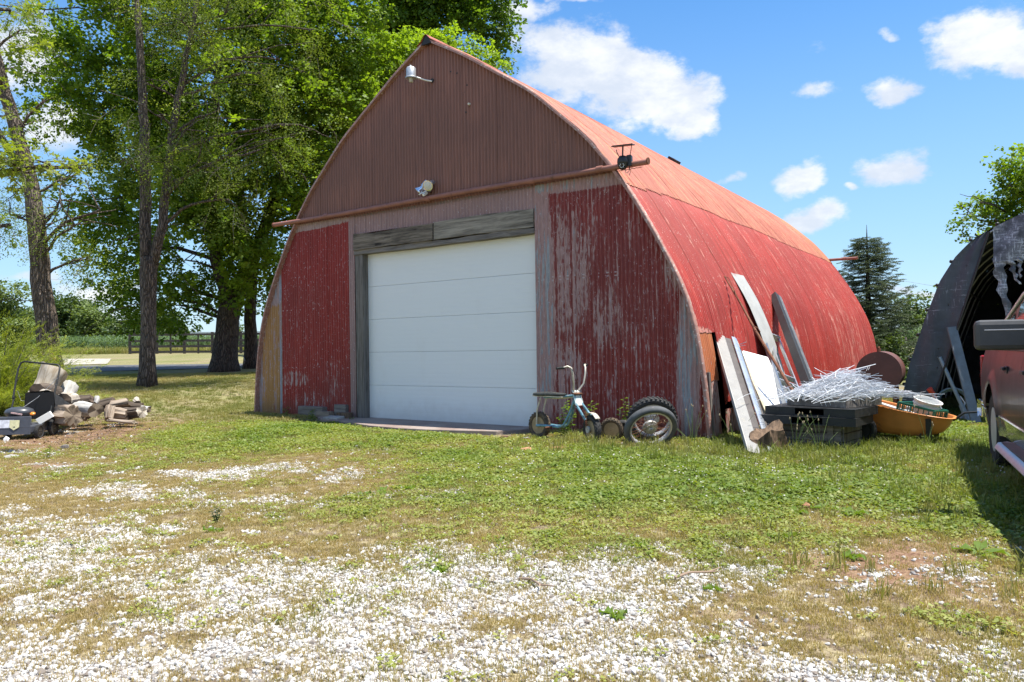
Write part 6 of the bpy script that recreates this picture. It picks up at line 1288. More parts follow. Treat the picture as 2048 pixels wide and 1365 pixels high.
# ------------------------------------------------------------------ pickup truck
TO = Vector((4.84, 7.76, 0)); td = Vector((-.438, -.899, 0)).normalized(); TM = frame(TO, td)
T = thing('pickup_truck', 'dark glossy pickup truck with silver lower sides at the right edge', 'truck', M=TM)
m_, t_, b_ = material('truck_paint'); b_.inputs['Base Color'].default_value = (.050, .045, .047, 1); b_.inputs['Metallic'].default_value = .0; b_.inputs['Roughness'].default_value = .16; b_.inputs['Coat Weight'].default_value = .18; b_.inputs['Coat Roughness'].default_value = .08; b_.inputs['Specular IOR Level'].default_value = .35; o_ = t_.obj()
t_.put(b_.inputs['Roughness'], t_.m('ADD', .26, t_.m('MULTIPLY', t_.noise(o_, 3, 4), .2))); M['carpaint'] = m_
m_, t_, b_ = material('truck_lower'); b_.inputs['Base Color'].default_value = (.36, .35, .30, 1); b_.inputs['Metallic'].default_value = .5; b_.inputs['Roughness'].default_value = .22; b_.inputs['Coat Weight'].default_value = .8; M['carlower'] = m_
M['boardsteel'] = simple('brushed_step', (.50, .52, .54), .38, .6, .08, 9); M['mirrorgrey'] = simple('mirror_plastic', (.055, .055, .055), .5, 0, .15, 9)
M['rimsilver'] = simple('silver_rim', (.50, .50, .48), .4, 0, .1, 9)
WHX = (0.0, 3.45); XR, XF = -1.22, 4.45; HWD = .95
def topline(x): return float(np.interp(x, [XR, XR + .03, 3.35, 3.6, 4.2, XF - .02, XF], [1.10, 1.17, 1.17, 1.13, 1.06, .98, .90]))
def archz(x, r=.46):
    z = 0
    for w_ in WHX:
        if abs(x - w_) < r: z = max(z, .37 + math.sqrt(r * r - (x - w_) ** 2))
    return z
def side_y(x, z):
    y = .055 * ((z - .78) / .4) ** 2 * (1 if z > .78 else .7); e = min(x - XR, XF - x); y += .22 * max(0, 1 - e / .28) ** 2
    for w_ in WHX:
        d = math.hypot(x - w_, z - .37)
        if d < .60: y -= .035 * max(0, 1 - abs(d - .50) / .10) * (1 if z > .3 else 0)
    return y
def skin(z0f, z1f, nz):
    xs_ = np.unique(np.concatenate([np.linspace(XR, XF, 90)] + [w_ + .46 * np.cos(np.linspace(0, PI, 27)) for w_ in WHX])); P = []
    for x in xs_:
        a = max(z0f(x), archz(x)); b = z1f(x); a = min(a, b - .002); P.append([(x, a + (b - a) * k / nz) for k in range(nz + 1)])
    return P
for s_, nm in ((0, 'near'), (1, 'far')):
    Y = (lambda y: y) if s_ == 0 else (lambda y: 2 * HWD - y)
    MB().grid([[(x, Y(side_y(x, z)), z) for x, z in r] for r in skin(lambda x: .555, topline, 14)]).build('body_side', M['carpaint'], T, smooth=60)
    MB().grid([[(x, Y(side_y(x, z) - .004), z) for x, z in r] for r in skin(lambda x: .36, lambda x: .53, 5)]).build('lower_side', M['carlower'], T, smooth=60)
    for (xa, xb) in ((XR + .02, -.49), (.49, 2.95), (3.95, XF - .05)):
        MB().prism([(0, 0), (.012, .004), (.016, .015), (.012, .028), (0, .032)], 0, xb - xa, Matrix(((0, 0, 1, xa), (-1 if s_ == 0 else 1, 0, 0, Y(side_y((xa + xb) / 2, .54))), (0, 1, 0, .528), (0, 0, 0, 1)))).build('chrome_strip', M['chrome'], T)
    # wheel arch lining and lips
    for w_ in WHX:
        MB().grid([[(w_ + .455 * math.cos(a), Y(.02 + .30 * k), .37 + .455 * math.sin(a)) for k in range(2)] for a in np.linspace(-.15, PI + .15, 24)]).build('wheel_well', M['blackplastic'], T, smooth=60)
        wq = sub('wheel', T, trm(w_, Y(.125), .37) @ (rotm('Z', PI) if s_ else Matrix()))
        R_ = .37; Q = rotm('X', PI / 2)
        MB().lathe([(.215, .11), (.33, .125), (.362, .105), (.37, .05), (.37, -.05), (.362, -.105), (.33, -.125), (.215, -.11), (.22, 0)], 48, Q, closed=True).build('tyre', M['rubber'], wq, smooth=35)
        tb = MB()
        for k in range(44):
            for z_ in (-.085, .085, -.03, .03): a = 2 * PI * (k + (.5 if abs(z_) > .05 else 0)) / 44; tb.box((math.cos(a) * .370, z_, math.sin(a) * .370), (.012, .045, .034), Matrix.Rotation(-a, 3, 'Y'))
        tb.build('tread', M['rubber'], wq)
        MB().lathe([(.222, .115), (.215, .10), (.20, .05), (.19, -.02), (.10, -.02), (.03, -.02), (0, -.02)], 40, Q).build('rim', M['rimsilver'], wq, smooth=35)
        mb = MB()
        for k in range(5):
            a = 2 * PI * k / 5
            for d in (-.13, .13): mb.beam((math.cos(a) * .05, -.085, math.sin(a) * .05), (math.cos(a + d) * .205, -.10, math.sin(a + d) * .205), .035, .03, (0, 1, 0))
        mb.lathe([(0, .10), (.05, .10), (.06, .085), (.06, .05)], 20, Q).build('rim_spokes', M['rimsilver'], wq, smooth=40)
    # door seams, handles, window line
    for xs_ in (.78, 1.78, 2.95):
        MB().grid([[(xs_ + dx_, Y(side_y(xs_, z) - .002), z) for dx_ in (-.005, .005)] for z in np.linspace(max(.56, archz(xs_) + .01), 1.17, 12)]).build('door_seam', M['blackplastic'], T)
    for hx_ in (.98, 2.10):
        MB().box((hx_, Y(side_y(hx_, 1.0) - .006), 1.0), (.17, .012, .065)).box((hx_ + .01, Y(side_y(hx_, 1.0) - .035), 1.01), (.15, .02, .028)).box((hx_ - .06, Y(side_y(hx_, 1.0) - .02), 1.01), (.02, .03, .025)).build('door_handle', M['blackplastic'], T, bevel=.005)
    # running board
    MB().prism([(0, 0), (.03, .045), (.10, .055), (.17, .045), (.20, .0), (.17, -.04), (.05, -.045)], 0, 1.75, Matrix(((0, 0, 1, 1.05), (-1 if s_ == 0 else 1, 0, 0, Y(.10)), (0, 1, 0, .31), (0, 0, 0, 1)))).build('running_board', M['boardsteel'], T, smooth=50)
    MB().box((1.95, Y(-.005), .367), (1.6, .10, .008)).build('step_pad', M['blackplastic'], T, bevel=.003)
    # mirror
    mm = sub('side_mirror', T, trm(2.66, Y(0), 1.30) @ (Matrix.Scale(-1, 4, (0, 1, 0)) if s_ else Matrix()))
    P = []
    for k in range(9):
        f = k / 8; xx = .06 * math.cos(PI * (f - .5)) ** .5 + .0; 
    MB().box((0, -.215, 0), (.10, .33, .215)).build('mirror_shell', M['mirrorgrey'], mm, bevel=.035); MB().box((.052, -.19, .035), (.006, .26, .008)).build('shell_groove', M['steel'], mm, bevel=.002)
    MB().box((-.05, -.215, 0), (.012, .28, .17)).build('mirror_glass', M['chrome'], mm, bevel=.004); MB().box((.0, -.03, -.05), (.07, .12, .07)).build('mirror_arm', M['blackplastic'], mm, bevel=.012)
# ends, floor, bed, hood
MB().grid([[(XR + .02 - .02 * math.cos(PI * (k / 10 - .5)), y, .52 + (1.14 - .52) * k / 10) for y in np.linspace(.2, 2 * HWD - .2, 8)] for k in range(11)]).build('tailgate', M['carpaint'], T, smooth=60)
for xx, nm in ((XR - .06, 'rear_bumper'), (XF + .04, 'front_bumper')):
    sg = -1 if xx < 0 else 1; MB().grid([[(xx + sg * (.04 * math.sin(PI * k / 6)) - sg * .30 * max(0, abs(y - HWD) - .62) ** 1.2 * 1.4, y, .40 + .20 * k / 6) for y in np.linspace(-.02, 2 * HWD + .02, 26)] for k in range(7)]).build(nm, M['chrome'], T, smooth=60)
for s_, y_ in ((0, -.005), (1, 2 * HWD + .005)): MB().box((XR + .10, y_ + (.02 if s_ == 0 else -.02), .50), (.34, .03, .19)).build('bumper_end', M['chrome'], T, bevel=.012)
MB().box(((XR + XF) / 2, HWD, .45), (XF - XR - .3, 1.5, .12)).build('chassis', M['blackplastic'], T)
MB().box((-.12, HWD, .72), (2.0, 1.55, .03)).build('bed_floor', M['blackplastic'], T); 
for y_ in (.12, 2 * HWD - .12): MB().box((-.14, y_, .90), (2.0, .10, .40)).build('bed_wall', M['carpaint'], T)
MB().grid([[(x, y, topline(x) + .05 * math.cos((y - HWD) / HWD * PI / 2) * (1 if x < 4.2 else .6) - .0) for y in np.linspace(.075, 2 * HWD - .075, 15)] for x in np.linspace(3.1, XF - .08, 16)]).build('hood', M['carpaint'], T, smooth=60)
MB().box((XF - .06, HWD, .76), (.10, 1.35, .34)).build('grille', M['blackplastic'], T, bevel=.02)
for y_ in (.22, 2 * HWD - .22): MB().box((XF - .05, y_, .80), (.12, .26, .2)).build('headlight', M['lens'], T, bevel=.03)
# cab
CB = [(-.40, 1.165), (.22, 1.47), (1.0, 1.68), (1.8, 1.79), (2.65, 1.78), (3.42, 1.15)]   # rear pillar slopes, windscreen slopes
def inset(z): return .065 + (z - 1.165) * .20
mb = MB(); Lp = []
for (x, z) in CB: Lp.append([(x, inset(z) + (2 * HWD - 2 * inset(z)) * k / 8, z + .025 * math.sin(PI * k / 8) * (z > 1.5)) for k in range(9)])
mb.grid(Lp[1:5]).build('roof', M['carpaint'], T, smooth=50)
for a, b, nm in ((0, 1, 'rear_window'), (4, 5, 'windscreen')): MB().grid([[(CB[q][0], inset(CB[q][1]) + .05 + (2 * HWD - 2 * inset(CB[q][1]) - .1) * k / 8, CB[q][1]) for k in range(9)] for q in (a, b)]).build(nm, M['glass'], T)
for s_ in (0, 1):
    Y = (lambda y: y) if s_ == 0 else (lambda y: 2 * HWD - y)
    pt = lambda x, z, o=0: (x, Y(inset(z) - o), z)
    MB().add([pt(*c) for c in CB], [tuple(range(6))]).build('side_frame', M['carpaint'], T)
    for poly in ([(.16, 1.20), (.70, 1.20), (.70, 1.52), (.36, 1.44)], [(.80, 1.20), (1.74, 1.20), (1.74, 1.70), (.92, 1.585)], [(1.83, 1.20), (3.18, 1.20), (2.62, 1.70), (1.83, 1.70)]): MB().add([pt(x, z, .006) for x, z in poly], [(0, 1, 2, 3)]).build('side_window', M['glass'], T)
    MB().tube([pt(-.38, 1.175, .012), pt(.22, 1.46, .012), pt(1.0, 1.665, .012), pt(1.8, 1.775, .012), pt(2.65, 1.765, .012), pt(3.4, 1.16, .012)], .016, 8).build('chrome_trim', M['alu'], T, smooth=60)
    MB().tube([pt(-.3, 1.18, .016), pt(3.38, 1.18, .016)], .012, 6).build('belt_trim', M['blackplastic'], T, smooth=60)
    MB().box((XR + .05, Y(.07), .92), (.10, .10, .36)).build('tail_light', simple('red_lens', (.35, .02, .02), .15), T, bevel=.015)

# ------------------------------------------------------------------ lawn mower
mo = at(42, 868, 11.8); T = thing('lawn_mower', 'black push mower with a folding handle and grass bag by the juniper', 'lawn mower', M=trm(mo.x, mo.y, .0) @ rotm('Z', .10)); M['deck'] = simple('grey_deck', (.060, .065, .08), .45, 0, .12, 8, 0, 40, (.16, .17, .18), .02)
MB().prism([(-.27, -.26), (.27, -.26), (.30, -.20), (.30, .25), (.20, .36), (-.20, .36), (-.30, .25), (-.30, -.20)], .09, .21).build('deck', M['deck'], T, bevel=.02)
MB().add([(-.27, -.275, .08), (.27, -.275, .08), (.26, -.235, .345), (-.26, -.235, .345), (-.25, -.19, .345), (.25, -.19, .345), (.26, -.19, .1), (-.26, -.19, .1)], [(0, 1, 2, 3), (3, 2, 5, 4), (4, 5, 6, 7), (1, 6, 5, 2), (0, 3, 4, 7)]).build('front_cover', M['deck'], T, bevel=.008)
MB().add([(-.22, -.266, .18), (.03, -.266, .18), (.03, -.248, .30), (-.22, -.248, .30)], [(0, 1, 2, 3)]).build('white_sticker', simple('sticker_white', (.62, .64, .70), .4, 0, .25, 16), T)
MB().add([(-.03, -.2685, .19), (.035, -.276, .145), (.11, -.2685, .19), (.11, -.2515, .295), (-.03, -.2515, .295)], [(0, 1, 2, 3, 4)]).build('yellow_sticker', simple('sticker_yellow', (.62, .60, .36), .4, 0, .15, 30), T)
MB().add([(.03, -.270, .185), (.05, -.270, .185), (.055, -.268, .195), (.04, -.267, .203), (.025, -.268, .195)], [(0, 1, 2, 3, 4)]).build('sticker_mark', M['blackplastic'], T)
for (x_, y_, r_) in ((.33, -.14, .105), (-.33, -.14, .105), (.33, .30, .13), (-.33, .30, .13)): wq = sub('wheel', T, trm(x_, y_, r_) @ rotm('Z', PI / 2)); make_wheel(wq, r_, .055, M['rubber'], M['blackplastic'], 20, 0, .02, r_ * .68)
MB().lathe([(.0, .33), (.13, .33), (.17, .36), (.18, .40), (.16, .44), (.10, .47), (0, .48)], 28, trm(-.03, .02, 0), scale=(1.15, .95)).build('engine_shroud', simple('engine_cover', (.05, .055, .065), .35, 0, .1, 8), T, smooth=50)
MB().lathe([(.16, .21), (.15, .25), (.15, .33)], 24, trm(-.03, .02, 0)).build('engine_block', M['rust'], T, smooth=40); MB().box((.02, -.16, .385), (.16, .02, .02), Matrix.Rotation(.2, 3, 'Y')).build('engine_label', simple('label_red_white', (.60, .40, .38), .4, 0, .3, 30), T)
MB().lathe([(0, 0), (.035, 0), (.038, .02), (.02, .035), (0, .035)], 12, trm(.20, -.05, .36) @ rotm('X', .4)).build('fuel_cap', simple('orange_cap', (.70, .22, .02), .4), T, smooth=40)
for s_ in (-1, 1): MB().beam((s_ * .30, -.02, .16), (s_ * .30, .28, .24), .02, .06).build('handle_bracket', M['blackplastic'], T)
MB().tube([(.29, .22, .22), (.30, .40, .62)], .013, 8).tube([(-.29, .22, .22), (-.30, .40, .62)], .013, 8).build('lower_handle', M['blackpaint'], T, smooth=60)
MB().tube([(.30, .38, .58), (.31, .56, 1.02), (.30, .59, 1.08), (.26, .60, 1.11), (-.24, .60, 1.17), (-.29, .59, 1.15), (-.32, .56, 1.05), (-.31, .38, .58)], .0145, 10).build('handle', M['blackpaint'], T, smooth=60)
for s_ in (-1, 1): MB().lathe([(0, 0), (.025, 0), (.025, .02), (0, .02)], 10, trm(s_ * .31, .39, .60) @ rotm('Y', PI / 2)).build('knob', M['blackplastic'], T, smooth=40)
MB().tube([(.31, .5, .9), (.1, .3, .6), (-.02, .1, .46)], .004, 5).tube([(.31, .45, .8), (.0, .4, .52), (-.25, .5, .55), (-.30, .5, .7)], .004, 5).build('cable', M['steel'], T, smooth=60)
P = []
for k in range(9):
    f = k / 8; hw = .24 - .03 * abs(f - .5); zt_ = .66 - .30 * f; P.append([(hw * x_, .30 + .65 * f, .22 + (zt_ - .22) * z__ + .01 * math.sin(k * 2 + x_ * 3)) for x_, z__ in ((-1, 0), (-1.03, .5), (-.95, .95), (-.5, 1.02), (0, 1.0), (.5, 1.02), (.95, .95), (1.03, .5), (1, 0))])
o = MB().grid(P).build('grass_bag', simple('black_bag', (.03, .032, .036), .8, 0, .3, 14, .004, 20), T, smooth=50, T=trm(.12, .02, .04)); MB().add([P[0][0], P[0][2], P[0][6], P[0][8]], [(0, 1, 2, 3)]).build('bag_front', simple('bag_inner', (.015, .015, .016), .9), T, T=trm(.12, .02, .04))

# ------------------------------------------------------------------ firewood pile
def endmat(name, a, b):
    m, t, bb = material(name); o = t.obj(); X, Y, Z = t.sep(t.mix(.03, o, t.noise(o, 5, 3, out=1), 'ADD')); r = t.m('SQRT', t.m('ADD', t.m('MULTIPLY', X, X), t.m('MULTIPLY', Y, Y)))
    c = t.mix(t.m('MULTIPLY', t.m('ADD', t.m('SINE', t.m('MULTIPLY', r, 420)), 1), .3), a, b); c = t.mix(t.step(t.noise(o, 12, 4), .5, .7), c, tuple(x * .4 for x in a)); t.put(bb.inputs['Base Color'], c); bb.inputs['Roughness'].default_value = .9; return m
M['endpale'] = endmat('log_end_pale', (.17, .13, .09), (.30, .25, .19)); M['enddark'] = endmat('log_end_dark', (.075, .05, .035), (.15, .11, .08))
M['logpale'] = woodmat('pale_log', (.22, .18, .14), (.52, .47, .40), 2, .8, .9, .5); M['loggrey'] = woodmat('grey_log', (.26, .25, .23), (.52, .50, .47), 2, .7, .9, .5); M['logtan'] = woodmat('tan_log', (.13, .085, .055), (.40, .33, .26), 2, .9, .9, .7); M['logdark'] = woodmat('dark_log', (.035, .025, .018), (.13, .10, .075), 2, .8, .95, .5); M['birch'] = woodmat('barkless_log', (.30, .22, .13), (.60, .54, .45), 2, .5, .8, .5)
def log(label, px, py, Y, L, R, yaw, pitch, mat, end, seed=0, groove=.06, name='log'):
    c = at(px, py, Y); dxy = Vector((math.cos(yaw) * math.cos(pitch), math.sin(yaw) * math.cos(pitch), math.sin(pitch))); x = dxy; z = Vector((0, 0, 1)) if abs(x.z) < .95 else Vector((0, 1, 0)); y = z.cross(x).normalized(); z = x.cross(y)
    Mx = Matrix(((y.x, z.x, x.x, c.x), (y.y, z.y, x.y, c.y), (y.z, z.z, x.z, c.z), (0, 0, 0, 1)))   # local Z along the log
    T = thing(name, label, 'log', M=Mx, group='firewood logs piled by the mower'); rn = random.Random(seed); n = 30; P = []; ph = [rn.uniform(0, 6) for _ in range(6)]
    for i in range(9):
        t = i / 8; row = []
        for j in range(n): a = 2 * PI * j / n; r = R * (1 + .07 * math.sin(2 * a + ph[0]) + .05 * math.sin(3 * a + ph[1] + t * 2) + groove * (math.sin(9 * a + ph[2] + 2 * t) + .7 * math.sin(14 * a + ph[3])) * .9 + .09 * math.sin(t * 5 + ph[4]) + rn.uniform(-.035, .035)); row.append((math.cos(a) * r + .02 * math.sin(t * 3 + ph[5]), math.sin(a) * r, (t - .5) * L * (1 + .12 * math.sin(a + ph[0]) + .07 * math.sin(3 * a + ph[2]))))
        P.append(row + [row[0]])
    MB().grid(P).build('log_bark', mat, T, smooth=50)
    for e, k in ((0, -1), (8, 1)): mb = MB(); mb.add([P[e][j] for j in range(n)] + [(0, 0, (e / 8 - .5) * L)], [((j, (j + 1) % n, n) if k > 0 else ((j + 1) % n, j, n)) for j in range(n)]); mb.build('cut_end', end, T)
    return T
LG = [('dark log filling the pile under the small grey split log', 112, 816, 13.1, .5, .13, .15, 0, 'logdark', 'enddark', 31, .06),
 ('weathered log low behind the smooth grey log', 150, 822, 13.4, .5, .12, .1, 0, 'logtan', 'enddark', 32, .1),
 ('rough brown log joining the grey log and the wedge', 205, 812, 13.7, .42, .10, .5, 0, 'logdark', 'enddark', 33, .08),
 ('split log low between the wedge and the dark right logs', 236, 828, 13.2, .34, .09, .35, .05, 'logtan', 'enddark', 34, .14),
 ('pale slab of wood standing left of the ringed cut end', 112, 780, 13.9, .4, .12, 1.2, 1.2, 'logpale', 'endpale', 35, .05),
 ('tallest pale barkless log leaning up at the back of the pile', 98, 762, 13.6, .50, .20, 1.25, 1.15, 'birch', 'endpale', 1, .03),
 ('round log with a dark cut end facing out below the tall pale log', 92, 790, 13.2, .40, .17, -1.5, .15, 'logdark', 'enddark', 2, .04),
 ('grey-topped log behind the ringed cut end', 134, 785, 13.9, .35, .13, 1.9, .7, 'loggrey', 'endpale', 3, .05),
 ('log showing a ringed dark cut end in the middle of the pile', 133, 800, 13.0, .45, .125, -1.45, .05, 'logpale', 'enddark', 4, .04),
 ('small pale rounded log beside the mower bag', 85, 797, 12.6, .30, .085, 1.2, .6, 'logpale', 'endpale', 5, .03),
 ('small grey split log between the ringed end and the mower', 107, 803, 12.9, .32, .085, .2, .1, 'loggrey', 'enddark', 6, .05),
 ('long deeply grooved tan log lying beside the mower', 118, 830, 12.3, .50, .150, .08, -.12, 'logtan', 'endpale', 7, .16),
 ('smooth grey log lying crossways at the front of the pile', 173, 819, 12.9, .42, .125, .04, .02, 'loggrey', 'endpale', 8, .03),
 ('brown log lying behind the smooth grey log', 160, 802, 13.6, .40, .09, .4, .05, 'logdark', 'enddark', 9, .05),
 ('split wedge of pale wood standing right of the grey log', 219, 826, 13.0, .26, .07, 1.4, 1.1, 'logtan', 'endpale', 10, .12),
 ('dark branch log with a brown cut end right of the wedge', 238, 807, 13.6, .30, .065, .1, .05, 'logtan', 'enddark', 11, .05),
 ('dark mossy log at the right end of the pile', 262, 812, 13.8, .42, .07, .1, .0, 'logdark', 'enddark', 12, .07),
 ('thick dark split log at the bottom right of the pile', 262, 827, 13.3, .46, .10, -.12, .0, 'logdark', 'logpale', 13, .12),
 ('pale grey knob of wood at the far right of the pile', 291, 819, 13.5, .16, .055, .3, .1, 'loggrey', 'endpale', 14, .05),
 ('pale split piece resting on top at the right of the pile', 275, 803, 13.9, .24, .05, 2.4, .1, 'logpale', 'endpale', 15, .1),
 ('thin brown stick of wood lying in front of the pile', 243, 843, 12.6, .42, .03, .06, .0, 'logtan', 'endpale', 16, .05),
 ('small round end piece on top of the grey log', 193, 800, 13.4, .14, .04, .9, .9, 'loggrey', 'endpale', 17, .05)]
for (lab, px, py, Y, L, R, yw, pt_, a, b, sd, gv) in LG: log(lab, px, py, Y, L * 1.0, R * 1.04, yw + .35 * math.sin(sd * 5.3), pt_ + .22 * math.sin(sd * 3.1), M[a], M[b], sd, gv)
p = at(90, 836, 11.95); T = thing('board', 'short white board propped between mower and logs', 'board', M=trm(p.x, p.y, p.z) @ rotm('Z', .4) @ rotm('Y', -.55)); MB().box((0, 0, 0), (.22, .10, .10)).build('panel', M['whiteboard'], T, bevel=.003)
# sticks, bark chips and stones round the pile
mb = MB(); rn = random.Random(5)
for i in range(240):
    px, py = rn.gauss(190, 75), rn.uniform(826, 892); g = G(px, min(py, 900)); a = rn.uniform(0, 6.28); L = rn.uniform(.03, .22) if i % 4 else rn.uniform(.2, .6); r = rn.uniform(.002, .006); z0 = float(gsurf(g.x, g.y)); d = Vector((math.cos(a), math.sin(a), rn.uniform(-.05, .25))) * L; mb.tube([Vector((g.x, g.y, z0 + r)), Vector((g.x, g.y, z0 + r)) + d * .5 + Vector((rn.gauss(0, .02), rn.gauss(0, .02), .01)), Vector((g.x, g.y, z0 + r)) + d], [r, r * .8, r * .4], 4)
tag(mb.build('twigs', simple('brown_twigs', (.20, .14, .10), .9, 0, .3, 9)), 'scattered twigs round the firewood pile', 'twigs', kind='stuff')
mb = MB()
for i in range(1500):
    px, py = rn.gauss(200, 95), rn.uniform(830, 905); g = G(px, py); z0 = float(gsurf(g.x, g.y)); a = rn.uniform(0, 6.28); s_ = rn.uniform(.008, .026); u_ = Vector((math.cos(a), math.sin(a), rn.gauss(0, .4))) * s_; v_ = Vector((-math.sin(a), math.cos(a), rn.gauss(0, .4))) * s_ * .5; c = Vector((g.x, g.y, z0 + .006)); mb.add([c - u_ - v_, c + u_ - v_, c + u_ + v_, c - u_ + v_], [(0, 1, 2, 3)])
tag(mb.build('bark_chips', simple('bark_chips', (.22, .13, .085), .9, 0, .4, 12)), 'brown bark chips and wood debris on the ground', 'wood chips', kind='stuff')
def rock(label, px, py, w_, h_, mat, seed, cat='stone', yawr=0):
    g = G(px, py); z0 = float(gsurf(g.x, g.y)); T = thing('stone', label, cat, loc=(g.x, g.y, z0)); o = bpy.data.objects.new('rock_body', stone_mesh('rock_%d' % seed, seed, mat)); S.collection.objects.link(o); o.parent = T; o.scale = (w_, w_ * .75, h_ / .6); o.location = (0, 0, h_ * .4); o.rotation_euler = (0, 0, yawr); return T
M['rockgrey'] = simple('grey_rock', (.17, .15, .14), .9, 0, .2, 9, .01, 12); M['rockpale'] = simple('pale_rock', (.33, .32, .30), .9, 0, .2, 9, .01, 12); M['rockred'] = simple('orange_clay', (.46, .24, .13), .95, 0, .15, 9, .01, 20)
rock('smooth dark grey stone on the dirt below the log pile', 130, 900, .075, .05, M['rockgrey'], 1); rock('flat pale grey stone at the left edge below the mower', 22, 918, .14, .035, M['rockpale'], 3, yawr=.4); rock('white chip of stone beside the mower front', 12, 884, .07, .05, M['whiteboard'], 4)
rock('low orange clay mound in the grass before the minibike', 1058, 903, .16, .03, M['rockred'], 5, 'clay'); rock('second smaller orange clay patch right of the clay mound', 1112, 899, .10, .02, M['rockred'], 6, 'clay'); rock('small reddish stone among the weeds in the middle lawn', 1612, 1017, .05, .04, M['rockred'], 8)
# timber blocks and slab at the barn's left foot
def block(label, px, py, Y, size, yaw_, mat, tilt=0):
    p = at(px, py, Y); z_ = size[2] / 2; base = gz(p.x, p.y); T = thing('timber_block', label, 'timber', M=trm(p.x, p.y, max(base, p.z - z_)) @ rotm('Z', yaw_) @ rotm('X', tilt), group='old timbers at the barn foot'); MB().box((0, 0, z_), size).build('block', mat, T, bevel=.008); return T
ya = math.atan2(UX.y, UX.x)
block('long grey timber lying against the red wall left of the door', 625, 823, 14.95, (.72, .14, .19), ya, M['oldwood'])
block('short timber upright against the wall beside the door post', 684, 820, 14.55, (.32, .12, .20), ya, M['oldwood'])
block('middle short timber block in front of the long timber', 650, 830, 14.65, (.36, .13, .12), ya, woodmat('tan_timber', (.14, .10, .07), (.32, .26, .20), 0))
block('brownish broken timber end nearest the door post', 689, 832, 14.3, (.30, .16, .12), ya - .1, M['rotwood'])
block('flat stone-like slab at the foot of the timbers', 668, 843, 14.15, (.36, .2, .06), ya + .05, M['rockpale'], .1)
# scrap boards near the right end of the apron
for i, (px, py, L, yw, lab) in enumerate(((1030, 872, .42, -.35, 'thin red-brown board lying at the right end of the door slab'), (1022, 877, .35, -.25, 'second thin brown board lying below the red-brown one'))):
    g = G(px, py); T = thing('board', lab, 'board', loc=(g.x, g.y, float(gsurf(g.x, g.y)) + .02), rot=yw); MB().box((0, 0, .01), (L, .03, .018)).build('strip', simple('redbrown_wood', (.23, .11, .07), .85), T)
rock('crushed pale lump of rubble by the minibike rear wheel', 1052, 880, .09, .03, M['rockpale'], 9, 'rubble')
# bare sticks on the gravel
for i, (px, py, L, yw, lab) in enumerate(((1398, 1155, .30, .35, 'forked dry stick lying on the white gravel'), (1070, 1178, .26, -.9, 'thin dry stick on the gravel left of the forked one'), (1180, 898, .2, .2, 'short stick in the grass under the small wheel'))):
    g = G(px, py); z0 = float(gsurf(g.x, g.y)) + .02; T = thing('stick', lab, 'stick', loc=(g.x, g.y, z0), rot=yw); MB().tube([(-L / 2, 0, 0), (-L / 6, .015, .012), (L / 5, -.01, .01), (L / 2, .02, .015)], [.008, .007, .006, .003], 6).tube([(L / 5, -.01, .01), (L * .36, -.05, .02)], [.005, .002], 5).build('twig', simple('dry_stick', (.34, .24, .17), .9), T, smooth=60)

# ------------------------------------------------------------------ weeds one can tell apart
def plant(name, label, base, stems, leaf, seed, mat=None, group=None, ls=.04, flower=None):
    """stems: list of (dx, dy, height); leaf count each"""
    T = thing(name, label, 'plant', loc=base, group=group); rn = random.Random(seed); mb = MB(); lm = MB(); fm = MB()
    for (dx_, dy_, h_) in stems:
        pts = [Vector((dx_ * .1, dy_ * .1, 0)), Vector((dx_ * .35, dy_ * .35, h_ * .45)), Vector((dx_ * .7, dy_ * .7, h_ * .8)), Vector((dx_, dy_, h_))]; mb.tube(pts, [.0035, .003, .0022, .0012], 5, caps=False)
        for k in range(leaf):
            t = (k + .6) / leaf; i = min(2, int(t * 3)); c = pts[i].lerp(pts[i + 1], t * 3 - i); a = k * 2.4 + rn.random(); l = ls * rn.uniform(.7, 1.3) * (1.2 - .5 * t); d = Vector((math.cos(a), math.sin(a), rn.uniform(.1, .6))).normalized(); s_ = Vector((-math.sin(a), math.cos(a), 0)) * l * .24; e = c + d * l; m_ = c + d * l * .5 + Vector((0, 0, l * .08)); lm.add([c, m_ + s_, e - Vector((0, 0, l * .25)), m_ - s_], [(0, 1, 2, 3)])
        if flower: fm.lathe([(0, -.014), (.007, -.012), (.008, .0), (.005, .012), (0, .016)], 7, trm(*pts[-1]))
    mb.build('stems', M['stalk'], T)
    if leaf: lm.build('leaves', mat or M['weedleaf'], T)
    if flower: fm.build('seed_heads', flower, T)
    return T
M['brightweed'] = leafmat('bright_weed', (.13, .22, .03), (.28, .34, .05), .4); M['seed'] = simple('seed_head', (.34, .27, .16), .9)
def gpt(px, py, Y=None): 
    g = G(px, py) if Y is None else at(px, py, Y); return (g.x, g.y, float(gsurf(g.x, g.y)))
plant('weed', 'leafy weed growing through the minibike frame', gpt(1135, 868, 10.7), [(-.06, 0, .42), (.0, .03, .50), (.05, 0, .45), (.1, -.03, .34), (-.12, .02, .28)], 16, 1, M['brightweed'], ls=.085)
plant('weed', 'taller weed rising behind the number plate of the minibike', gpt(1180, 865, 10.5), [(.02, 0, .52), (.08, .02, .48), (-.03, 0, .4)], 14, 2, M['brightweed'], ls=.075)
plant('weed', 'upright weed with lit tips left of the spoked wheels', gpt(1250, 878, 10.5), [(.0, 0, .56), (-.08, 0, .42), (.07, 0, .44), (.03, 0, .5)], 11, 3, ls=.075)
plant('weed', 'small weed at the foot of the ochre wall sheet', gpt(572, 832, 15.4), [(.03, 0, .18), (-.04, 0, .14)], 9, 4, ls=.06)
plant('weed', 'small weed sprouting from the timber blocks', gpt(625, 838, 14.4), [(.03, 0, .22), (-.05, 0, .16), (.0, 0, .2)], 9, 5, ls=.07)
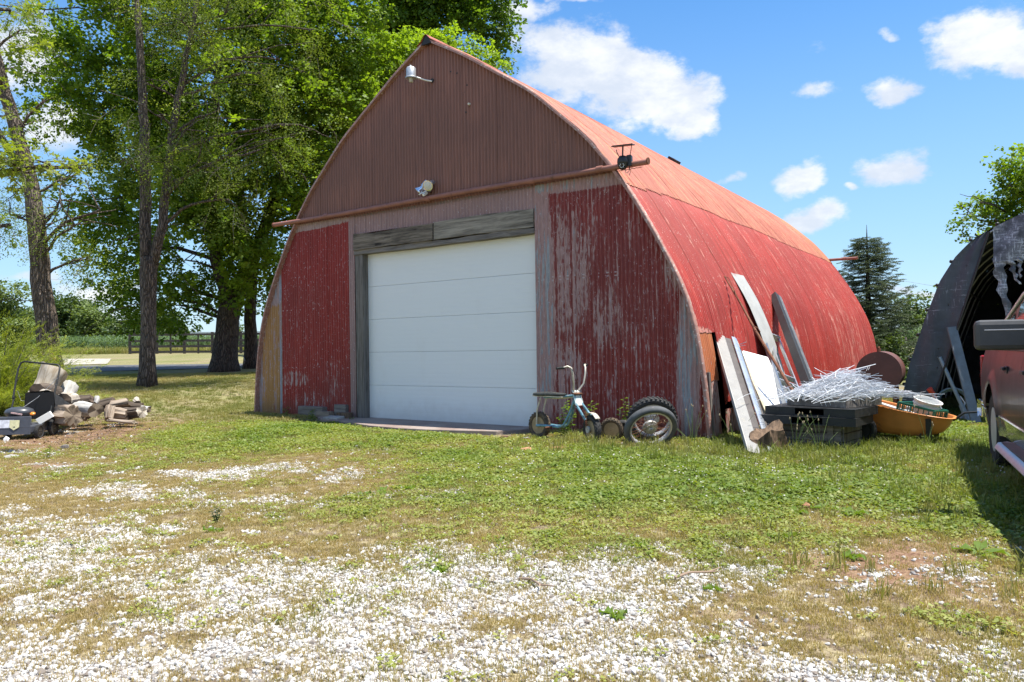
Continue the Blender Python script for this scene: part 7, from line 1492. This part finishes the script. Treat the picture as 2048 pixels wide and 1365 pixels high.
plant('weed', 'tiny weed at the foot of the left door post', gpt(705, 842, 14.0), [(.03, 0, .12), (-.03, 0, .10)], 8, 6, ls=.05)
plant('weed', 'dark weed sprig near the left dirt patch', gpt(97, 918), [(.03, 0, .16), (-.03, 0, .10)], 8, 7, ls=.05)
plant('weed', 'dark grey-green upright sprig in the straw grass', gpt(432, 1045), [(.0, 0, .13), (-.04, 0, .11), (.05, 0, .10), (.02, 0, .12)], 14, 8, leafmat('grey_weed', (.05, .085, .045), (.09, .13, .07)), ls=.03)
for i, (px, py, Y, n, lab) in enumerate(((1385, 885, 9.9, 7, 'wiry plantain stalks against the red wall right of the wheels'), (1470, 900, 9.3, 5, 'wiry plantain stalks beside the awning panel foot'), (1590, 908, 8.9, 10, 'tall plantain stalks with brown heads before the crate'), (1640, 905, 8.8, 8, 'bending plantain stalks at the crate middle'), (1855, 893, 9.1, 3, 'single thin stalks before the orange cart'))):
    rn = random.Random(40 + i); plant('plantain', lab, gpt(px, py, Y), [(rn.gauss(.05, .16), rn.gauss(0, .08), rn.uniform(.25, .52)) for _ in range(n)], 0, 50 + i, group='wiry plantain stalks along the barn', flower=M['seed'])
rn = random.Random(9)
def rosette(label, px, py, R_, seed, n=9, mat=None):
    b = gpt(px, py); T = thing('broadleaf_weed', label, 'weed', loc=b, group='broad-leaved weeds in the lawn'); rn = random.Random(seed); lm = MB()
    for k in range(n):
        a = k * 6.28 / n + rn.uniform(-.3, .3); L = R_ * rn.uniform(.7, 1.15); el = rn.uniform(.2, .8); d = Vector((math.cos(a), math.sin(a), 0)); s_ = Vector((-d.y, d.x, 0)); P = []
        for t, w_ in ((0, .04), (.25, .16), (.5, .26), (.75, .24), (.95, .10), (1.05, .01)): c = d * L * t + Vector((0, 0, L * (el * t - .55 * t * t) + .01)); P.append([c - s_ * L * w_ + Vector((0, 0, .02 * math.sin(t * 9 + k))), c - Vector((0, 0, .012)), c + s_ * L * w_])
        lm.grid(P)
    lm.build('leaves', mat or M['weedleaf'], T, smooth=70)
for i, (px, py, r_, lab) in enumerate(((765, 985, .13, 'broad-leaved weed rosette in the middle of the straw grass'), (810, 978, .11, 'leafy rosette just right of the larger middle rosette'), (725, 990, .09, 'small rosette left of the larger middle rosette'), (1005, 960, .10, 'broad leaves in the green grass below the clay mound'), (1590, 1025, .10, 'first broad leaf clump in the lower right lawn'),
        (1650, 1020, .12, 'broad leaf clump by the small reddish stone'), (1700, 1030, .12, 'big-leaved weed right of the reddish stone'), (1560, 1075, .10, 'leafy weed at the edge of the gravel, lower right'), (1740, 1015, .09, 'small weed near the truck shadow edge'), (1860, 1060, .11, 'weed beside the small gravel patch near the truck'),
        (1700, 1120, .09, 'pale green weed on the reddish soil'), (1960, 1110, .13, 'big weed on the edge of the truck shadow'), (2030, 1080, .16, 'long-leaved weed at the right edge in shadow'), (430, 1062, .07, 'dark weed under the grey-green sprig'), (1275, 1095, .07, 'dark green weed on the white gravel'), (880, 1145, .07, 'small green weed on the gravel left of centre'), (1425, 1180, .06, 'little weed beside the forked stick'), (1010, 1090, .07, 'green weed at the top edge of the gravel'), (1230, 1235, .08, 'dark weed on the lower gravel'), (1150, 960, .09, 'broad leaves among the clover flowers'), (1380, 985, .10, 'broad leaves at the right of the clover flowers'))): rosette(lab, px, py, r_, 60 + i)
# overhead cable far right between two poles
T = thing('utility_line', 'thin overhead cable sagging behind the spruce', 'cable', loc=(12, 60, 0)); a = at(1640, 528, 60); b = at(2150, 600, 62); MB().tube([a.lerp(b, k / 12) - Vector((12, 60, .5 * math.sin(PI * k / 12))) for k in range(13)], .012, 5).build('cable', M['steel'], T)
for p in (a, b): g_ = gz(p.x, p.y); MB().tube([(p.x - 12, p.y - 60, g_), (p.x - 12, p.y - 60, p.z + .5)], [.14, .11], 10).build('pole', M['darkwood'], T, smooth=60)
# wire hoop leaning by the second maple trunk
c = at(478, 722, 25.3); T = thing('wire_hoop', 'thin wire hoop standing between the two maple trunks', 'hoop', M=trm(c.x, c.y, c.z)); MB().tube([(math.cos(a) * .19, 0, math.sin(a) * .19) for a in np.linspace(0, 2 * PI, 30)], .008, 5, caps=False).build('hoop', M['steel'], T)
